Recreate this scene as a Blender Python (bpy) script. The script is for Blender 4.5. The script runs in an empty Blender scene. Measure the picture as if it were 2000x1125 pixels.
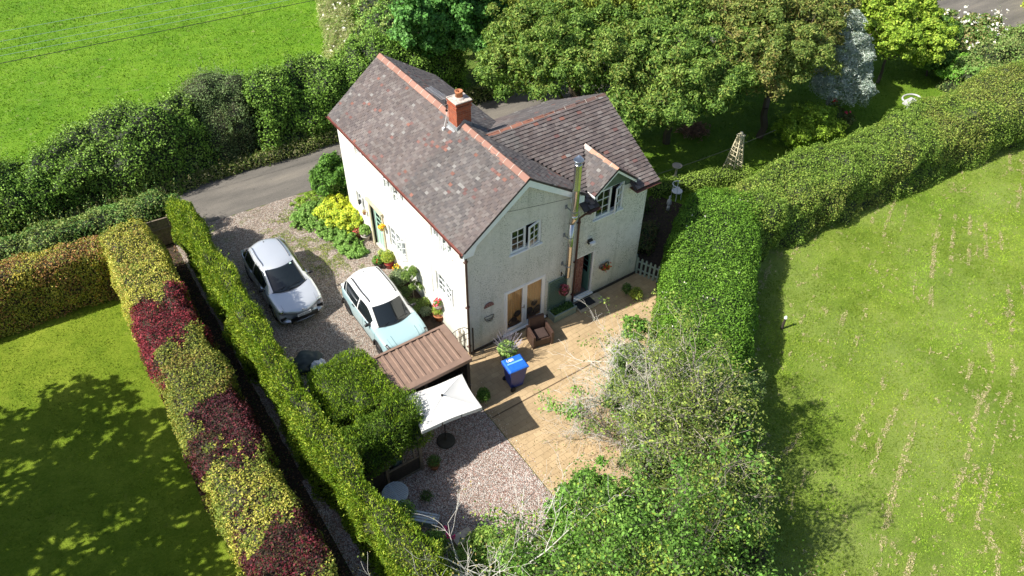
import bpy, bmesh, math, random
import numpy as np
from mathutils import Vector, Matrix
SC = bpy.context.scene
COL = SC.collection
random.seed(7)
RNG = np.random.default_rng(11)

# ------------------------------------------------------------------ camera
cam_d = bpy.data.cameras.new('camera')
cam = bpy.data.objects.new('camera', cam_d)
COL.objects.link(cam)
Rv = Vector((0.82472, -0.56546, 0.009455)); Uv = Vector((0.381536, 0.568653, 0.728741)); Fv = Vector((0.41745, 0.597401, -0.684724))
cam.matrix_world = Matrix(((Rv.x, Uv.x, -Fv.x, -8.92887), (Rv.y, Uv.y, -Fv.y, -15.29186), (Rv.z, Uv.z, -Fv.z, 19.84774), (0, 0, 0, 1)))
cam_d.sensor_width = 36; cam_d.lens = 26.171
cam_d.clip_start = 0.5; cam_d.clip_end = 2000
SC.camera = cam

# ------------------------------------------------------------------ sky + sun
SUN_EL, SUN_AZ = math.radians(45.5), math.radians(168.0)      # direction towards the sun, azimuth from +X
sdir = Vector((math.cos(SUN_EL) * math.cos(SUN_AZ), math.cos(SUN_EL) * math.sin(SUN_AZ), math.sin(SUN_EL)))
w = bpy.data.worlds.new('World'); SC.world = w; w.use_nodes = True
nt = w.node_tree; bg = nt.nodes['Background']
sky = nt.nodes.new('ShaderNodeTexSky'); sky.sky_type = 'NISHITA'; sky.sun_disc = False
sky.sun_elevation = SUN_EL; sky.sun_rotation = math.atan2(sdir.x, sdir.y)
sky.air_density = 1.0; sky.dust_density = 1.5; sky.ozone_density = 1.0
nt.links.new(sky.outputs[0], bg.inputs[0]); bg.inputs[1].default_value = 0.088
sun_d = bpy.data.lights.new('sun', 'SUN'); sun_d.energy = 4.9; sun_d.angle = math.radians(0.53); sun_d.color = (1.0, 0.95, 0.86)
sun = bpy.data.objects.new('sun', sun_d); COL.objects.link(sun)
sun.rotation_euler = sdir.to_track_quat('Z', 'Y').to_euler(); sun.location = (-60, 12, 60)
SC.view_settings.view_transform = 'Standard'; SC.view_settings.look = 'None'
SC.view_settings.exposure = 0.70; SC.view_settings.gamma = 1.0; SC.view_settings.use_curve_mapping = False
SC.cycles.max_bounces = 6; SC.cycles.transparent_max_bounces = 12

# ------------------------------------------------------------------ tagging
ORG = {}
def tag(o, label=None, cat=None, group=None, kind=None):
    if label: o['label'] = label
    if cat: o['category'] = cat
    if group: o['group'] = group
    if kind: o['kind'] = kind
    return o
def thing(name, loc, label, cat, group=None, rz=0):
    o = bpy.data.objects.new(name, None); COL.objects.link(o); o.location = loc; o.rotation_euler = (0, 0, rz)
    o.empty_display_size = 0.2
    ORG[o] = Vector((0, 0, 0)) if rz else Vector(loc)
    return tag(o, label, cat, group)
def copy_tree(o, parent=None):
    c = o.copy(); COL.objects.link(c)
    if parent is not None: c.parent = parent
    for ch in [x for x in o.children]: copy_tree(ch, c)
    return c

# ------------------------------------------------------------------ materials
MATS = {}
def nodes(name):
    m = bpy.data.materials.new(name); m.use_nodes = True
    n = m.node_tree.nodes; b = n['Principled BSDF']
    return m, n, m.node_tree.links, b
def plain(name, col, rough=0.6, metal=0.0, var=0.0, vscale=8, bump=0.0, bscale=40, coat=0.0, spec=0.5):
    if name in MATS: return MATS[name]
    m, n, l, b = nodes(name)
    b.inputs['Base Color'].default_value = (*col, 1); b.inputs['Roughness'].default_value = rough
    b.inputs['Metallic'].default_value = metal; b.inputs['Coat Weight'].default_value = coat
    b.inputs['Specular IOR Level'].default_value = spec
    tc = n.new('ShaderNodeTexCoord')
    if var > 0:
        no = n.new('ShaderNodeTexNoise'); no.inputs['Scale'].default_value = vscale; no.inputs['Detail'].default_value = 6
        l.new(tc.outputs['Object'], no.inputs['Vector'])
        mr = n.new('ShaderNodeMapRange'); mr.inputs[1].default_value = 0.3; mr.inputs[2].default_value = 0.7
        mr.inputs[3].default_value = 1 - var; mr.inputs[4].default_value = 1 + var
        l.new(no.outputs[0], mr.inputs[0])
        mx = n.new('ShaderNodeVectorMath'); mx.operation = 'SCALE'; mx.inputs[0].default_value = col
        l.new(mr.outputs[0], mx.inputs['Scale']); l.new(mx.outputs[0], b.inputs['Base Color'])
    if bump > 0:
        no = n.new('ShaderNodeTexNoise'); no.inputs['Scale'].default_value = bscale; no.inputs['Detail'].default_value = 4
        l.new(tc.outputs['Object'], no.inputs['Vector'])
        bp = n.new('ShaderNodeBump'); bp.inputs['Strength'].default_value = bump; bp.inputs['Distance'].default_value = 0.02
        l.new(no.outputs[0], bp.inputs['Height']); l.new(bp.outputs[0], b.inputs['Normal'])
    MATS[name] = m
    return m
def attr_mat(name, rough=0.7, trans=0.0, spec=0.3, bump=0.0, bscale=60):
    if name in MATS: return MATS[name]
    m, n, l, b = nodes(name)
    at = n.new('ShaderNodeAttribute'); at.attribute_name = 'col'
    l.new(at.outputs['Color'], b.inputs['Base Color'])
    b.inputs['Roughness'].default_value = rough; b.inputs['Specular IOR Level'].default_value = spec
    if bump > 0:
        tc = n.new('ShaderNodeTexCoord')
        no = n.new('ShaderNodeTexNoise'); no.inputs['Scale'].default_value = bscale; no.inputs['Detail'].default_value = 4
        l.new(tc.outputs['Object'], no.inputs['Vector'])
        bp = n.new('ShaderNodeBump'); bp.inputs['Strength'].default_value = bump; bp.inputs['Distance'].default_value = 0.01
        l.new(no.outputs[0], bp.inputs['Height']); l.new(bp.outputs[0], b.inputs['Normal'])
    if trans > 0:
        tr = n.new('ShaderNodeBsdfTranslucent'); mix = n.new('ShaderNodeMixShader'); mix.inputs[0].default_value = trans
        hs = n.new('ShaderNodeMix'); hs.data_type = 'RGBA'; hs.blend_type = 'MULTIPLY'; hs.inputs[0].default_value = 1
        hs.inputs[7].default_value = (1.5, 1.4, 0.5, 1)
        l.new(at.outputs['Color'], hs.inputs[6]); l.new(hs.outputs[2], tr.inputs[0])
        l.new(b.outputs[0], mix.inputs[1]); l.new(tr.outputs[0], mix.inputs[2])
        l.new(mix.outputs[0], n['Material Output'].inputs[0])
    MATS[name] = m
    return m
M_LEAF = attr_mat('leaf', rough=0.6, trans=0.20, spec=0.22)
M_TILE = attr_mat('clay_tile', rough=0.75, spec=0.35, bump=0.35, bscale=90)
M_COLR = attr_mat('coloured', rough=0.65)
def glass_mat():
    m, n, l, b = nodes('window_glass')
    g = n.new('ShaderNodeBsdfGlossy'); g.inputs['Roughness'].default_value = 0.02
    t = n.new('ShaderNodeBsdfTransparent'); t.inputs[0].default_value = (0.95, 0.97, 0.96, 1)
    fr = n.new('ShaderNodeFresnel'); fr.inputs[0].default_value = 1.6
    ge = n.new('ShaderNodeNewGeometry'); mu = n.new('ShaderNodeMath'); mu.operation = 'MULTIPLY'; iv = n.new('ShaderNodeMath'); iv.operation = 'SUBTRACT'; iv.inputs[0].default_value = 1.0
    l.new(ge.outputs['Backfacing'], iv.inputs[1]); l.new(fr.outputs[0], mu.inputs[0]); l.new(iv.outputs[0], mu.inputs[1])
    mx = n.new('ShaderNodeMixShader'); l.new(mu.outputs[0], mx.inputs[0]); l.new(t.outputs[0], mx.inputs[1]); l.new(g.outputs[0], mx.inputs[2])
    l.new(mx.outputs[0], n['Material Output'].inputs[0]); return m
M_GLASS = glass_mat()
M_WHITE = plain('white_upvc', (0.87, 0.88, 0.88), 0.3, var=0.03)
M_BROWNP = plain('brown_plastic', (0.085, 0.035, 0.025), 0.35, var=0.15)
M_BLACK = plain('black_plastic', (0.012, 0.012, 0.013), 0.45)
M_RUBBER = plain('rubber', (0.015, 0.015, 0.016), 0.85, var=0.2)
M_IRON = plain('black_iron', (0.02, 0.018, 0.018), 0.5, 0.6)
M_WOOD = plain('weathered_timber', (0.20, 0.16, 0.12), 0.85, var=0.35, vscale=14, bump=0.4)
M_WOODD = plain('dark_timber', (0.045, 0.035, 0.028), 0.85, var=0.35, vscale=14, bump=0.4)
M_TERRA = plain('terracotta', (0.42, 0.16, 0.07), 0.8, var=0.25, vscale=10, bump=0.3)
M_STEEL = plain('polished_steel', (0.62, 0.60, 0.57), 0.25, 1.0, bump=0.06, bscale=6)
M_LEAD = plain('lead_grey', (0.27, 0.28, 0.29), 0.6, 0.2, var=0.3, vscale=20)
M_SOIL = plain('soil', (0.05, 0.032, 0.02), 0.95, var=0.5, vscale=9, bump=0.8, bscale=25)
M_SAGE = plain('sage_paint', (0.16, 0.24, 0.18), 0.6, var=0.12, vscale=20)
M_SAGEL = plain('pale_sage_paint', (0.26, 0.33, 0.28), 0.6, var=0.12, vscale=20)

# ------------------------------------------------------------------ mesh builder
class MB:
    def __init__(s, mats=None):
        s.v = []; s.f = []; s.m = []; s.mats = mats or []; s.smooth = []; s.cur = 0; s.sm = False; s.c = []; s.col = None
    def add(s, vs, fs):
        o = len(s.v); s.v += [tuple(v) for v in vs]
        for f in fs:
            s.f.append([i + o for i in f]); s.m.append(s.cur); s.smooth.append(s.sm); s.c.append(s.col)
        return s
    def box(s, x0, x1, y0, y1, z0, z1, M=None):
        vs = [Vector(p) for p in ((x0,y0,z0),(x1,y0,z0),(x1,y1,z0),(x0,y1,z0),(x0,y0,z1),(x1,y0,z1),(x1,y1,z1),(x0,y1,z1))]
        if M: vs = [M @ v for v in vs]
        return s.add(vs, [(0,3,2,1),(4,5,6,7),(0,1,5,4),(1,2,6,5),(2,3,7,6),(3,0,4,7)])
    def beam(s, p0, p1, a, b, up=(0,0,1)):
        p0 = Vector(p0); p1 = Vector(p1); d = (p1 - p0).normalized(); u = Vector(up)
        if abs(d.dot(u)) > 0.98: u = Vector((1,0,0))
        x = d.cross(u).normalized() * a / 2; y = x.cross(d).normalized() * b / 2
        vs = [p0-x-y, p0+x-y, p0+x+y, p0-x+y, p1-x-y, p1+x-y, p1+x+y, p1-x+y]
        return s.add(vs, [(0,3,2,1),(4,5,6,7),(0,1,5,4),(1,2,6,5),(2,3,7,6),(3,0,4,7)])
    def tube(s, pts, rs, n=6, caps=True):
        pts = [Vector(p) for p in pts]
        if not hasattr(rs, '__len__'): rs = [rs] * len(pts)
        d0 = (pts[1] - pts[0]).normalized(); ref = Vector((0,0,1)) if abs(d0.z) < 0.9 else Vector((1,0,0))
        vs = []
        for i, p in enumerate(pts):
            d = (pts[min(i+1, len(pts)-1)] - pts[max(i-1, 0)])
            d = d.normalized() if d.length > 1e-9 else d0
            x = d.cross(ref)
            x = x.normalized() if x.length > 1e-6 else Vector((1,0,0))
            y = x.cross(d); ref = y
            for k in range(n):
                a = 2*math.pi*k/n; vs.append(p + x*rs[i]*math.cos(a) + y*rs[i]*math.sin(a))
        fs = []
        for i in range(len(pts)-1):
            for k in range(n):
                fs.append((i*n+k, i*n+(k+1)%n, (i+1)*n+(k+1)%n, (i+1)*n+k))
        if caps:
            fs.append(tuple(range(n))[::-1]); fs.append(tuple(range((len(pts)-1)*n, len(pts)*n)))
        return s.add(vs, fs)
    def lathe(s, prof, n=16, c=(0,0,0), M=None, sx=1, sy=1):
        c = Vector(c); vs = []
        for r, z in prof:
            for k in range(n):
                a = 2*math.pi*k/n; v = Vector((r*math.cos(a)*sx, r*math.sin(a)*sy, z))
                if M: v = M @ v
                vs.append(v + c)
        fs = [(i*n+k, i*n+(k+1)%n, (i+1)*n+(k+1)%n, (i+1)*n+k) for i in range(len(prof)-1) for k in range(n)]
        if prof[0][0] > 1e-4: fs.append(tuple(range(n))[::-1])
        if prof[-1][0] > 1e-4: fs.append(tuple(range((len(prof)-1)*n, len(prof)*n)))
        return s.add(vs, fs)
    def prism(s, poly, d):
        poly = [Vector(p) for p in poly]; d = Vector(d); n = len(poly)
        return s.add(poly + [p + d for p in poly], [tuple(range(n))[::-1], tuple(range(n, 2*n))] + [(i, (i+1)%n, (i+1)%n+n, i+n) for i in range(n)])
    def quad(s, a, b, c, d): return s.add([a,b,c,d], [(0,1,2,3)])
    def build(s, name, mats, parent=None, origin=None, bevel=0, local=False):
        if not isinstance(mats, (list, tuple)): mats = [mats]
        if parent is not None and not local: og = ORG.get(parent, Vector((0,0,0)))
        elif origin is not None: og = Vector(origin)
        else: og = Vector((0,0,0))
        me = bpy.data.meshes.new(name)
        me.from_pydata([tuple(Vector(v) - og) for v in s.v], [], s.f)
        for m in mats: me.materials.append(m)
        me.polygons.foreach_set('material_index', s.m); me.polygons.foreach_set('use_smooth', s.smooth)
        if any(c is not None for c in s.c):
            a = me.attributes.new('col', 'FLOAT_COLOR', 'FACE')
            a.data.foreach_set('color', np.array([(*(c or (0.5,0.5,0.5)), 1.0) for c in s.c], dtype=np.float32).ravel())
        me.update()
        o = bpy.data.objects.new(name, me); COL.objects.link(o)
        if parent is not None: o.parent = parent; ORG[o] = og
        else: o.location = og; ORG[o] = og
        if bevel:
            b = o.modifiers.new('bevel', 'BEVEL'); b.width = bevel; b.segments = 2; b.limit_method = 'ANGLE'; b.angle_limit = 0.6
        return o

# ------------------------------------------------------------------ numpy noise + foliage
def _h(ix, iy, iz, seed):
    v = np.sin(ix*127.1 + iy*311.7 + iz*74.7 + seed*37.3) * 43758.5453
    return v - np.floor(v)
def vnoise(P, scale, seed=0):
    Q = P / scale; I = np.floor(Q); F = Q - I; F = F*F*(3-2*F)
    r = 0
    for dx in (0,1):
        for dy in (0,1):
            for dz in (0,1):
                wgt = (F[:,0] if dx else 1-F[:,0]) * (F[:,1] if dy else 1-F[:,1]) * (F[:,2] if dz else 1-F[:,2])
                r = r + wgt * _h(I[:,0]+dx, I[:,1]+dy, I[:,2]+dz, seed)
    return r
def unit(A): return A / np.maximum(np.linalg.norm(A, axis=1, keepdims=True), 1e-9)

class Leaves:
    """collects coloured quads (leaves, cores, twigs) as numpy arrays -> one mesh"""
    def __init__(s): s.V = []; s.C = []; s.M = []
    def leaves(s, P, N, size, cols, aspect=0.5, weights=None, jit=0.25, patch=None, pscale=1.0, T=None, gain=1.35):
        n = len(P)
        if n == 0: return
        rnd = RNG.normal(size=(n,3)); N = unit(N)
        t = np.cross(N, rnd) if T is None else T
        t = unit(t); b = unit(np.cross(N, t))
        L = size * RNG.uniform(0.6, 1.3, n)[:,None]; W = L*aspect
        f = N * L * 0.12
        V = np.stack([P - t*L/2, P + b*W/2 + f, P + t*L/2, P - b*W/2 + f], axis=1)
        cols = np.array(cols, float); k = len(cols)
        if weights is None: weights = np.ones(k)/k
        else: weights = np.array(weights, float)/sum(weights)
        u = RNG.uniform(0,1,n)
        if patch:                                   # clumps of like-coloured leaves
            u = np.clip(u*(1-patch) + patch*np.clip((vnoise(P, pscale, 5)-0.25)*2, 0, 0.999), 0, 0.999)
        idx = np.minimum(np.searchsorted(np.cumsum(weights), u), k-1)
        C = np.clip(cols[idx] * RNG.uniform(1-jit, 1+jit*1.5, (n,1)) * gain, 0, 0.9)
        s.V.append(V); s.C.append(C); s.M.append(np.zeros(n, int))
    def quads(s, V, C, mi=1):
        s.V.append(V); s.C.append(np.broadcast_to(np.array(C, float), (len(V),3))); s.M.append(np.full(len(V), mi))
    def grid(s, G, C, mi=1, wrap=False):
        if wrap: G = np.concatenate([G, G[:, :1]], axis=1)
        s.quads(np.stack([G[:-1,:-1], G[1:,:-1], G[1:,1:], G[:-1,1:]], axis=2).reshape(-1,4,3), C, mi)
    def tubes(s, A, B, ra, rb, C, n=4, mi=1):
        A = np.array(A, float); B = np.array(B, float); d = unit(B-A)
        ref = np.where(np.abs(d[:,2:3]) < 0.9, np.array([[0,0,1.0]]), np.array([[1.0,0,0]]))
        x = unit(np.cross(d, ref)); y = np.cross(x, d)
        ra = np.array(ra)[:,None]; rb = np.array(rb)[:,None]
        for k in range(n):
            a0 = 2*math.pi*k/n; a1 = 2*math.pi*(k+1)/n
            e0 = x*math.cos(a0)+y*math.sin(a0); e1 = x*math.cos(a1)+y*math.sin(a1)
            s.quads(np.stack([A+e0*ra, A+e1*ra, B+e1*rb, B+e0*rb], axis=1), C, mi)
    def build(s, name, origin=(0,0,0), parent=None, mats=None, z_min=None):
        V = np.concatenate(s.V); C = np.concatenate(s.C); Mi = np.concatenate(s.M)
        if z_min is not None: V[:,:,2] = np.maximum(V[:,:,2], z_min)
        og = ORG.get(parent, Vector((0,0,0))) if parent is not None else Vector(origin)
        V = V - np.array(og)[None,None,:]
        n = len(V); me = bpy.data.meshes.new(name)
        me.vertices.add(n*4); me.vertices.foreach_set('co', V.astype(np.float32).ravel())
        me.loops.add(n*4); me.loops.foreach_set('vertex_index', np.arange(n*4, dtype=np.int32))
        me.polygons.add(n); me.polygons.foreach_set('loop_start', np.arange(0, n*4, 4, dtype=np.int32))
        for m in (mats or [M_LEAF, M_COLR]): me.materials.append(m)
        me.polygons.foreach_set('material_index', Mi.astype(np.int32))
        a = me.attributes.new('col', 'FLOAT_COLOR', 'FACE')
        a.data.foreach_set('color', np.concatenate([C, np.ones((n,1))], axis=1).astype(np.float32).ravel())
        me.update(calc_edges=True)
        o = bpy.data.objects.new(name, me); COL.objects.link(o)
        if parent is not None: o.parent = parent
        else: o.location = og
        ORG[o] = og
        return o

def interp_path(path, step=0.15):
    P = np.array(path, float); seg = np.linalg.norm(np.diff(P[:,:2], axis=0), axis=1); S = np.concatenate([[0], np.cumsum(seg)])
    return P, S
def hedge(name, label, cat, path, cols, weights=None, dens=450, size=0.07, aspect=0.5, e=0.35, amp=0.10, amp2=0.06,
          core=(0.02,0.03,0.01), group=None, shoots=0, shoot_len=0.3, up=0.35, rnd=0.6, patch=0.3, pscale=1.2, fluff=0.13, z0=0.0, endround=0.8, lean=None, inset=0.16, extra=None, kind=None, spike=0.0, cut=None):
    """path: (x, y, half width, height).  A clipped or wild hedge: twiggy core with leaves all over it."""
    P, S = interp_path(path); Lt = S[-1]
    def surf(s, a):
        x = np.interp(s, S, P[:,0]); y = np.interp(s, S, P[:,1]); hw = np.interp(s, S, P[:,2]); h = np.interp(s, S, P[:,3])
        x2 = np.interp(s+0.3, S, P[:,0]); y2 = np.interp(s+0.3, S, P[:,1]); x1 = np.interp(s-0.3, S, P[:,0]); y1 = np.interp(s-0.3, S, P[:,1])
        T = unit(np.stack([x2-x1, y2-y1, np.zeros_like(x)], axis=1)); Nn = np.stack([T[:,1], -T[:,0], np.zeros_like(x)], axis=1)
        dd = np.minimum(s, Lt-s); q = np.clip(1-dd/(hw*endround+1e-6), 0, 1); tp = (1-q**3)**(1/3.0)
        tp = np.maximum(tp, 0.02); hw = hw*tp; h = h*(0.75+0.25*tp)
        ca = np.cos(a); sa = np.sin(a)
        cx = np.sign(ca)*np.abs(ca)**e; cz = np.abs(sa)**e
        pos = np.stack([x, y, np.full_like(x, z0)], axis=1) + Nn*(cx*hw)[:,None]; pos[:,2] += cz*h
        nn = Nn*(np.sign(ca)*np.abs(cx)**(2/e-1)/np.maximum(hw,0.1))[:,None]; nn[:,2] += cz**(2/e-1)/np.maximum(h*0.5,0.1)
        endn = (T * (np.where(s < Lt/2, -1, 1)*q**2*2)[:,None])
        nn = unit(unit(nn)+endn)
        return pos, nn
    def disp(pos):
        return (vnoise(pos, 1.1, 1)-0.5)*2*amp + (vnoise(pos, 0.38, 2)-0.5)*2*amp2
    # uniform sampling over the perimeter
    uu = np.linspace(0, 1, 160)**(1/e); aa = np.unique(np.clip(np.concatenate([np.arccos(uu), math.pi-np.arccos(uu), np.arcsin(uu), math.pi-np.arcsin(uu), np.linspace(0,math.pi,60)]), 1e-7, math.pi-1e-7)); mid = np.full_like(aa, Lt/2)
    pp, _ = surf(mid, aa); al = np.concatenate([[0], np.cumsum(np.linalg.norm(np.diff(pp, axis=0), axis=1))]); per = al[-1]
    n = int(Lt*per*dens)
    s = RNG.uniform(0, Lt, n); a = np.interp(RNG.uniform(0, per, n), al, aa)
    pos, nn = surf(s, a)
    pos = pos + nn*(disp(pos) + RNG.uniform(-fluff, fluff*0.4, n))[:,None]
    def inside(q, amp_):
        (ya, sa_), (yb, sb_) = cut; yy = q[:,1] + (vnoise(q, 0.6, 17)-0.5)*1.9*amp_ + (vnoise(q, 0.15, 18)-0.5)*0.9*amp_; dx = q[:,0]+8.5
        return (yy <= ya + sa_*dx) & (yy > yb + sb_*dx)
    if cut: k_ = inside(pos, 1.0); pos = pos[k_]; nn = nn[k_]; n = len(pos)
    lf = Leaves()
    ns = max(4, int(Lt/0.25)); na = 40
    sg = np.linspace(0, Lt, ns); ag = np.interp(np.linspace(0, per, na), al, aa)
    SS, AA = np.meshgrid(sg, ag, indexing='ij'); gp, gn = surf(SS.ravel(), AA.ravel())
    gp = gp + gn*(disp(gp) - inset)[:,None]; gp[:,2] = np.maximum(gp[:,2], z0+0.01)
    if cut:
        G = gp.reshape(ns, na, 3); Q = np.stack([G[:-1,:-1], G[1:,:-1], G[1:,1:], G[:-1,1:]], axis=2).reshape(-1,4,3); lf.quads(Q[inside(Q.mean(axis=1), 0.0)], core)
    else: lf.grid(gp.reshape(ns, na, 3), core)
    N = nn*1.0 + RNG.normal(size=(n,3))*rnd + np.array([0,0,up])
    if spike:                                      # sprays that stand out of the surface
        k = int(n*spike); T = nn[:k]*0.9 + RNG.normal(size=(k,3))*0.5 + np.array([0,0,0.5]); N2 = np.cross(T, RNG.normal(size=(k,3)))
        lf.leaves(pos[:k], N2, size*1.25, cols, aspect*0.9, weights, patch=patch, pscale=pscale, T=T)
        lf.leaves(pos[k:], N[k:], size, cols, aspect, weights, patch=patch, pscale=pscale)
    else: lf.leaves(pos, N, size, cols, aspect, weights, patch=patch, pscale=pscale)
    if shoots:
        m = int(Lt*shoots); s = RNG.uniform(0.1, Lt-0.1, m); a = np.interp(RNG.uniform(per*0.25, per*0.8, m), al, aa)
        p0, n0 = surf(s, a); p0 = p0 + n0*disp(p0)[:,None]
        if cut: k_ = inside(p0, 1.0); p0 = p0[k_]; n0 = n0[k_]; m = len(p0)
        d = unit(n0*0.6 + np.array([0,0,0.7]) + RNG.normal(size=(m,3))*0.3); ln = shoot_len*RNG.uniform(0.4, 1.3, m)
        lf.tubes(p0-d*0.05, p0+d*ln[:,None], np.full(m, 0.004), np.full(m, 0.002), np.array(core)*3+0.03, n=3)
        k = 9
        tt = np.tile(np.linspace(0.05, 1, k), m); ii = np.repeat(np.arange(m), k)
        pl = p0[ii] + d[ii]*(ln[ii]*tt)[:,None] + RNG.normal(size=(m*k,3))*size*0.25
        lf.leaves(pl, RNG.normal(size=(m*k,3))+np.array([0,0,0.6]), size*0.85, cols, aspect, weights, patch=patch, pscale=pscale)
    if extra:
        for cnt, sz, ec in extra:
            s = RNG.uniform(0, Lt, cnt); a = np.interp(RNG.uniform(per*0.15, per*0.85, cnt), al, aa); p0, n0 = surf(s, a)
            p0 = p0 + n0*(disp(p0)+0.03)[:,None]
            for _ in range(4): lf.leaves(p0+RNG.normal(size=p0.shape)*sz*0.3, n0+RNG.normal(size=p0.shape)*0.6, sz, ec, 0.8)
    o = lf.build(name, origin=(P[0,0], P[0,1], z0), z_min=z0+0.004)
    return tag(o, label, cat, group, kind)

def puffs(lf, clumps, n_per_m2, size, cols, weights=None, aspect=0.5, puff=0.45, puff_n=1.0, gain=1.35, up=0.5, rnd=0.6, fill=0.25, jit=0.25, patch=0.3, pscale=1.2, droop=0.0, seed=0, rough=0.35, shell=0.72):
    """leaf masses: each clump (x,y,z,rx,ry,rz) carries many leafy puffs on its shell"""
    Cn = np.array(clumps, float); out = []
    for ci, c in enumerate(Cn):
        ctr, r = c[:3], c[3:]
        area = 4*math.pi*((r[0]*r[1])**1.6/3 + (r[0]*r[2])**1.6/3 + (r[1]*r[2])**1.6/3)**(1/1.6)
        npf = max(5, int(area/(puff*puff*2.2)*puff_n))
        d = unit(RNG.normal(size=(npf,3))); d[:,2] = np.where(d[:,2] < -0.5, -d[:,2]*0.5, d[:,2]); d = unit(d)
        k = 1 + (vnoise(d*2+ctr, 0.9, 9+ci)-0.5)*rough*2
        pc = ctr + d*r*k[:,None]*RNG.uniform(shell, 1.0, npf)[:,None]
        pr_ = puff*RNG.uniform(0.55, 1.25, npf)
        keep = np.ones(npf, bool)
        for cj, c2 in enumerate(Cn):
            if cj != ci: keep &= ~(np.sum(((pc-c2[:3])/c2[3:])**2, axis=1) < 0.45)
        pc = pc[keep]; pr_ = pr_[keep]; dd = d[keep]
        cnt = (pr_**2*4*math.pi*0.6*n_per_m2).astype(int)+3
        ii = np.repeat(np.arange(len(pc)), cnt); m = len(ii)
        q = unit(RNG.normal(size=(m,3)) + dd[ii]*0.9 + np.array([0,0,0.45]))
        rr = pr_[ii]*RNG.uniform(0.5, 1.0, m)*(0.55+0.95*vnoise(q*1.0+pc[ii]*3.0, 0.55, 21))
        P = pc[ii] + q*rr[:,None]*np.array([1,1,0.75])
        P[:,2] -= droop*rr
        lf.leaves(P, q + RNG.normal(size=(m,3))*rnd + np.array([0,0,up]), size, cols, aspect, weights, jit=jit, patch=patch, pscale=pscale, gain=gain)
        nf = int(area*n_per_m2*fill)
        q = unit(RNG.normal(size=(nf,3))); P = ctr + q*r*RNG.uniform(0.45, 0.85, nf)[:,None]
        lf.leaves(P, q + RNG.normal(size=(nf,3)), size*1.25, cols, aspect*1.1, weights, jit=jit, gain=gain)
        out.append(pc)
    return np.concatenate(out)
def limbs(base, clumps, targets, r0, colr, lf, sub=10):
    """trunk and limbs from base to clumps, then thinner branches to some puffs"""
    b = np.array(base, float); Cn = np.array(clumps, float); ctr = Cn[:,:3].mean(axis=0)
    fork = b + (ctr-b)*np.array([0.35,0.35,0.4]); fork[2] = b[2] + (ctr[2]-b[2])*0.45
    A=[];B=[];ra=[];rb=[]
    def seg(p,q,r1,r2,n=4,w=0.06):
        L = np.linalg.norm(q-p); prev = p
        for i in range(1,n+1):
            t=i/n; x = p+(q-p)*t + (RNG.normal(size=3)*w*L*(1-t) if i<n else 0)
            A.append(prev);B.append(x);ra.append(r1+(r2-r1)*(i-1)/n);rb.append(r1+(r2-r1)*t);prev=x
    seg(b, fork, r0, r0*0.75)
    for c in Cn:
        seg(fork, c[:3], r0*0.55, r0*0.2, 5)
    idx = RNG.choice(len(targets), min(len(targets), sub*len(Cn)), replace=False)
    for t in targets[idx]:
        c = Cn[np.argmin(np.linalg.norm(Cn[:,:3]-t, axis=1)), :3]
        seg(c, t, r0*0.18, 0.008, 3, 0.1)
    lf.tubes(A,B,ra,rb,colr,n=6)
def tree(name, label, cat, base, clumps, cols, r0=0.12, bark=(0.09,0.07,0.05), dens=160, size=0.11, group=None, sub=8, **kw):
    t = thing(name, base, label, cat, group)
    lf = Leaves(); tg = puffs(lf, clumps, dens, size, cols, **kw); lf.build('crown', parent=t)
    lt = Leaves(); limbs(base, clumps, tg, r0, bark, lt, sub); lt.build('trunk', parent=t)
    return t
def twigs(base, tips_box, r0, colr, lf, depth=4, n0=5, spread=0.6, L0=1.2, shrink=0.68, kids=(3,5), up=0.25, rng=None):
    """recursive bare branching"""
    rng = rng or RNG; A=[];B=[];ra=[];rb=[]; ends=[]
    def grow(p, d, L, r, k):
        n = 4; prev = p; dd = d.copy(); pts=[p]
        for i in range(n):
            dd = dd + rng.normal(size=3)*0.16 + np.array([0,0,up*0.1]); dd /= np.linalg.norm(dd)
            q = prev + dd*L/n; r1 = r*(1-0.5*i/n); r2 = r*(1-0.5*(i+1)/n)
            A.append(prev);B.append(q);ra.append(max(r1,0.0035));rb.append(max(r2,0.003)); prev=q; pts.append(q)
        if k == 0: ends.append(prev); return
        for j in range(rng.integers(kids[0], kids[1]+1)):
            t = rng.integers(1, n+1); s = pts[t]
            nd = dd + rng.normal(size=3)*spread; nd /= np.linalg.norm(nd)
            grow(s, nd, L*shrink*rng.uniform(0.7,1.2), r*0.5, k-1)
    for d, L in tips_box:
        d = np.array(d, float); d /= np.linalg.norm(d)
        grow(np.array(base, float), d, L, r0, depth)
    lf.tubes(A,B,ra,rb,colr,n=4)
    return np.array(ends)
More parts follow.
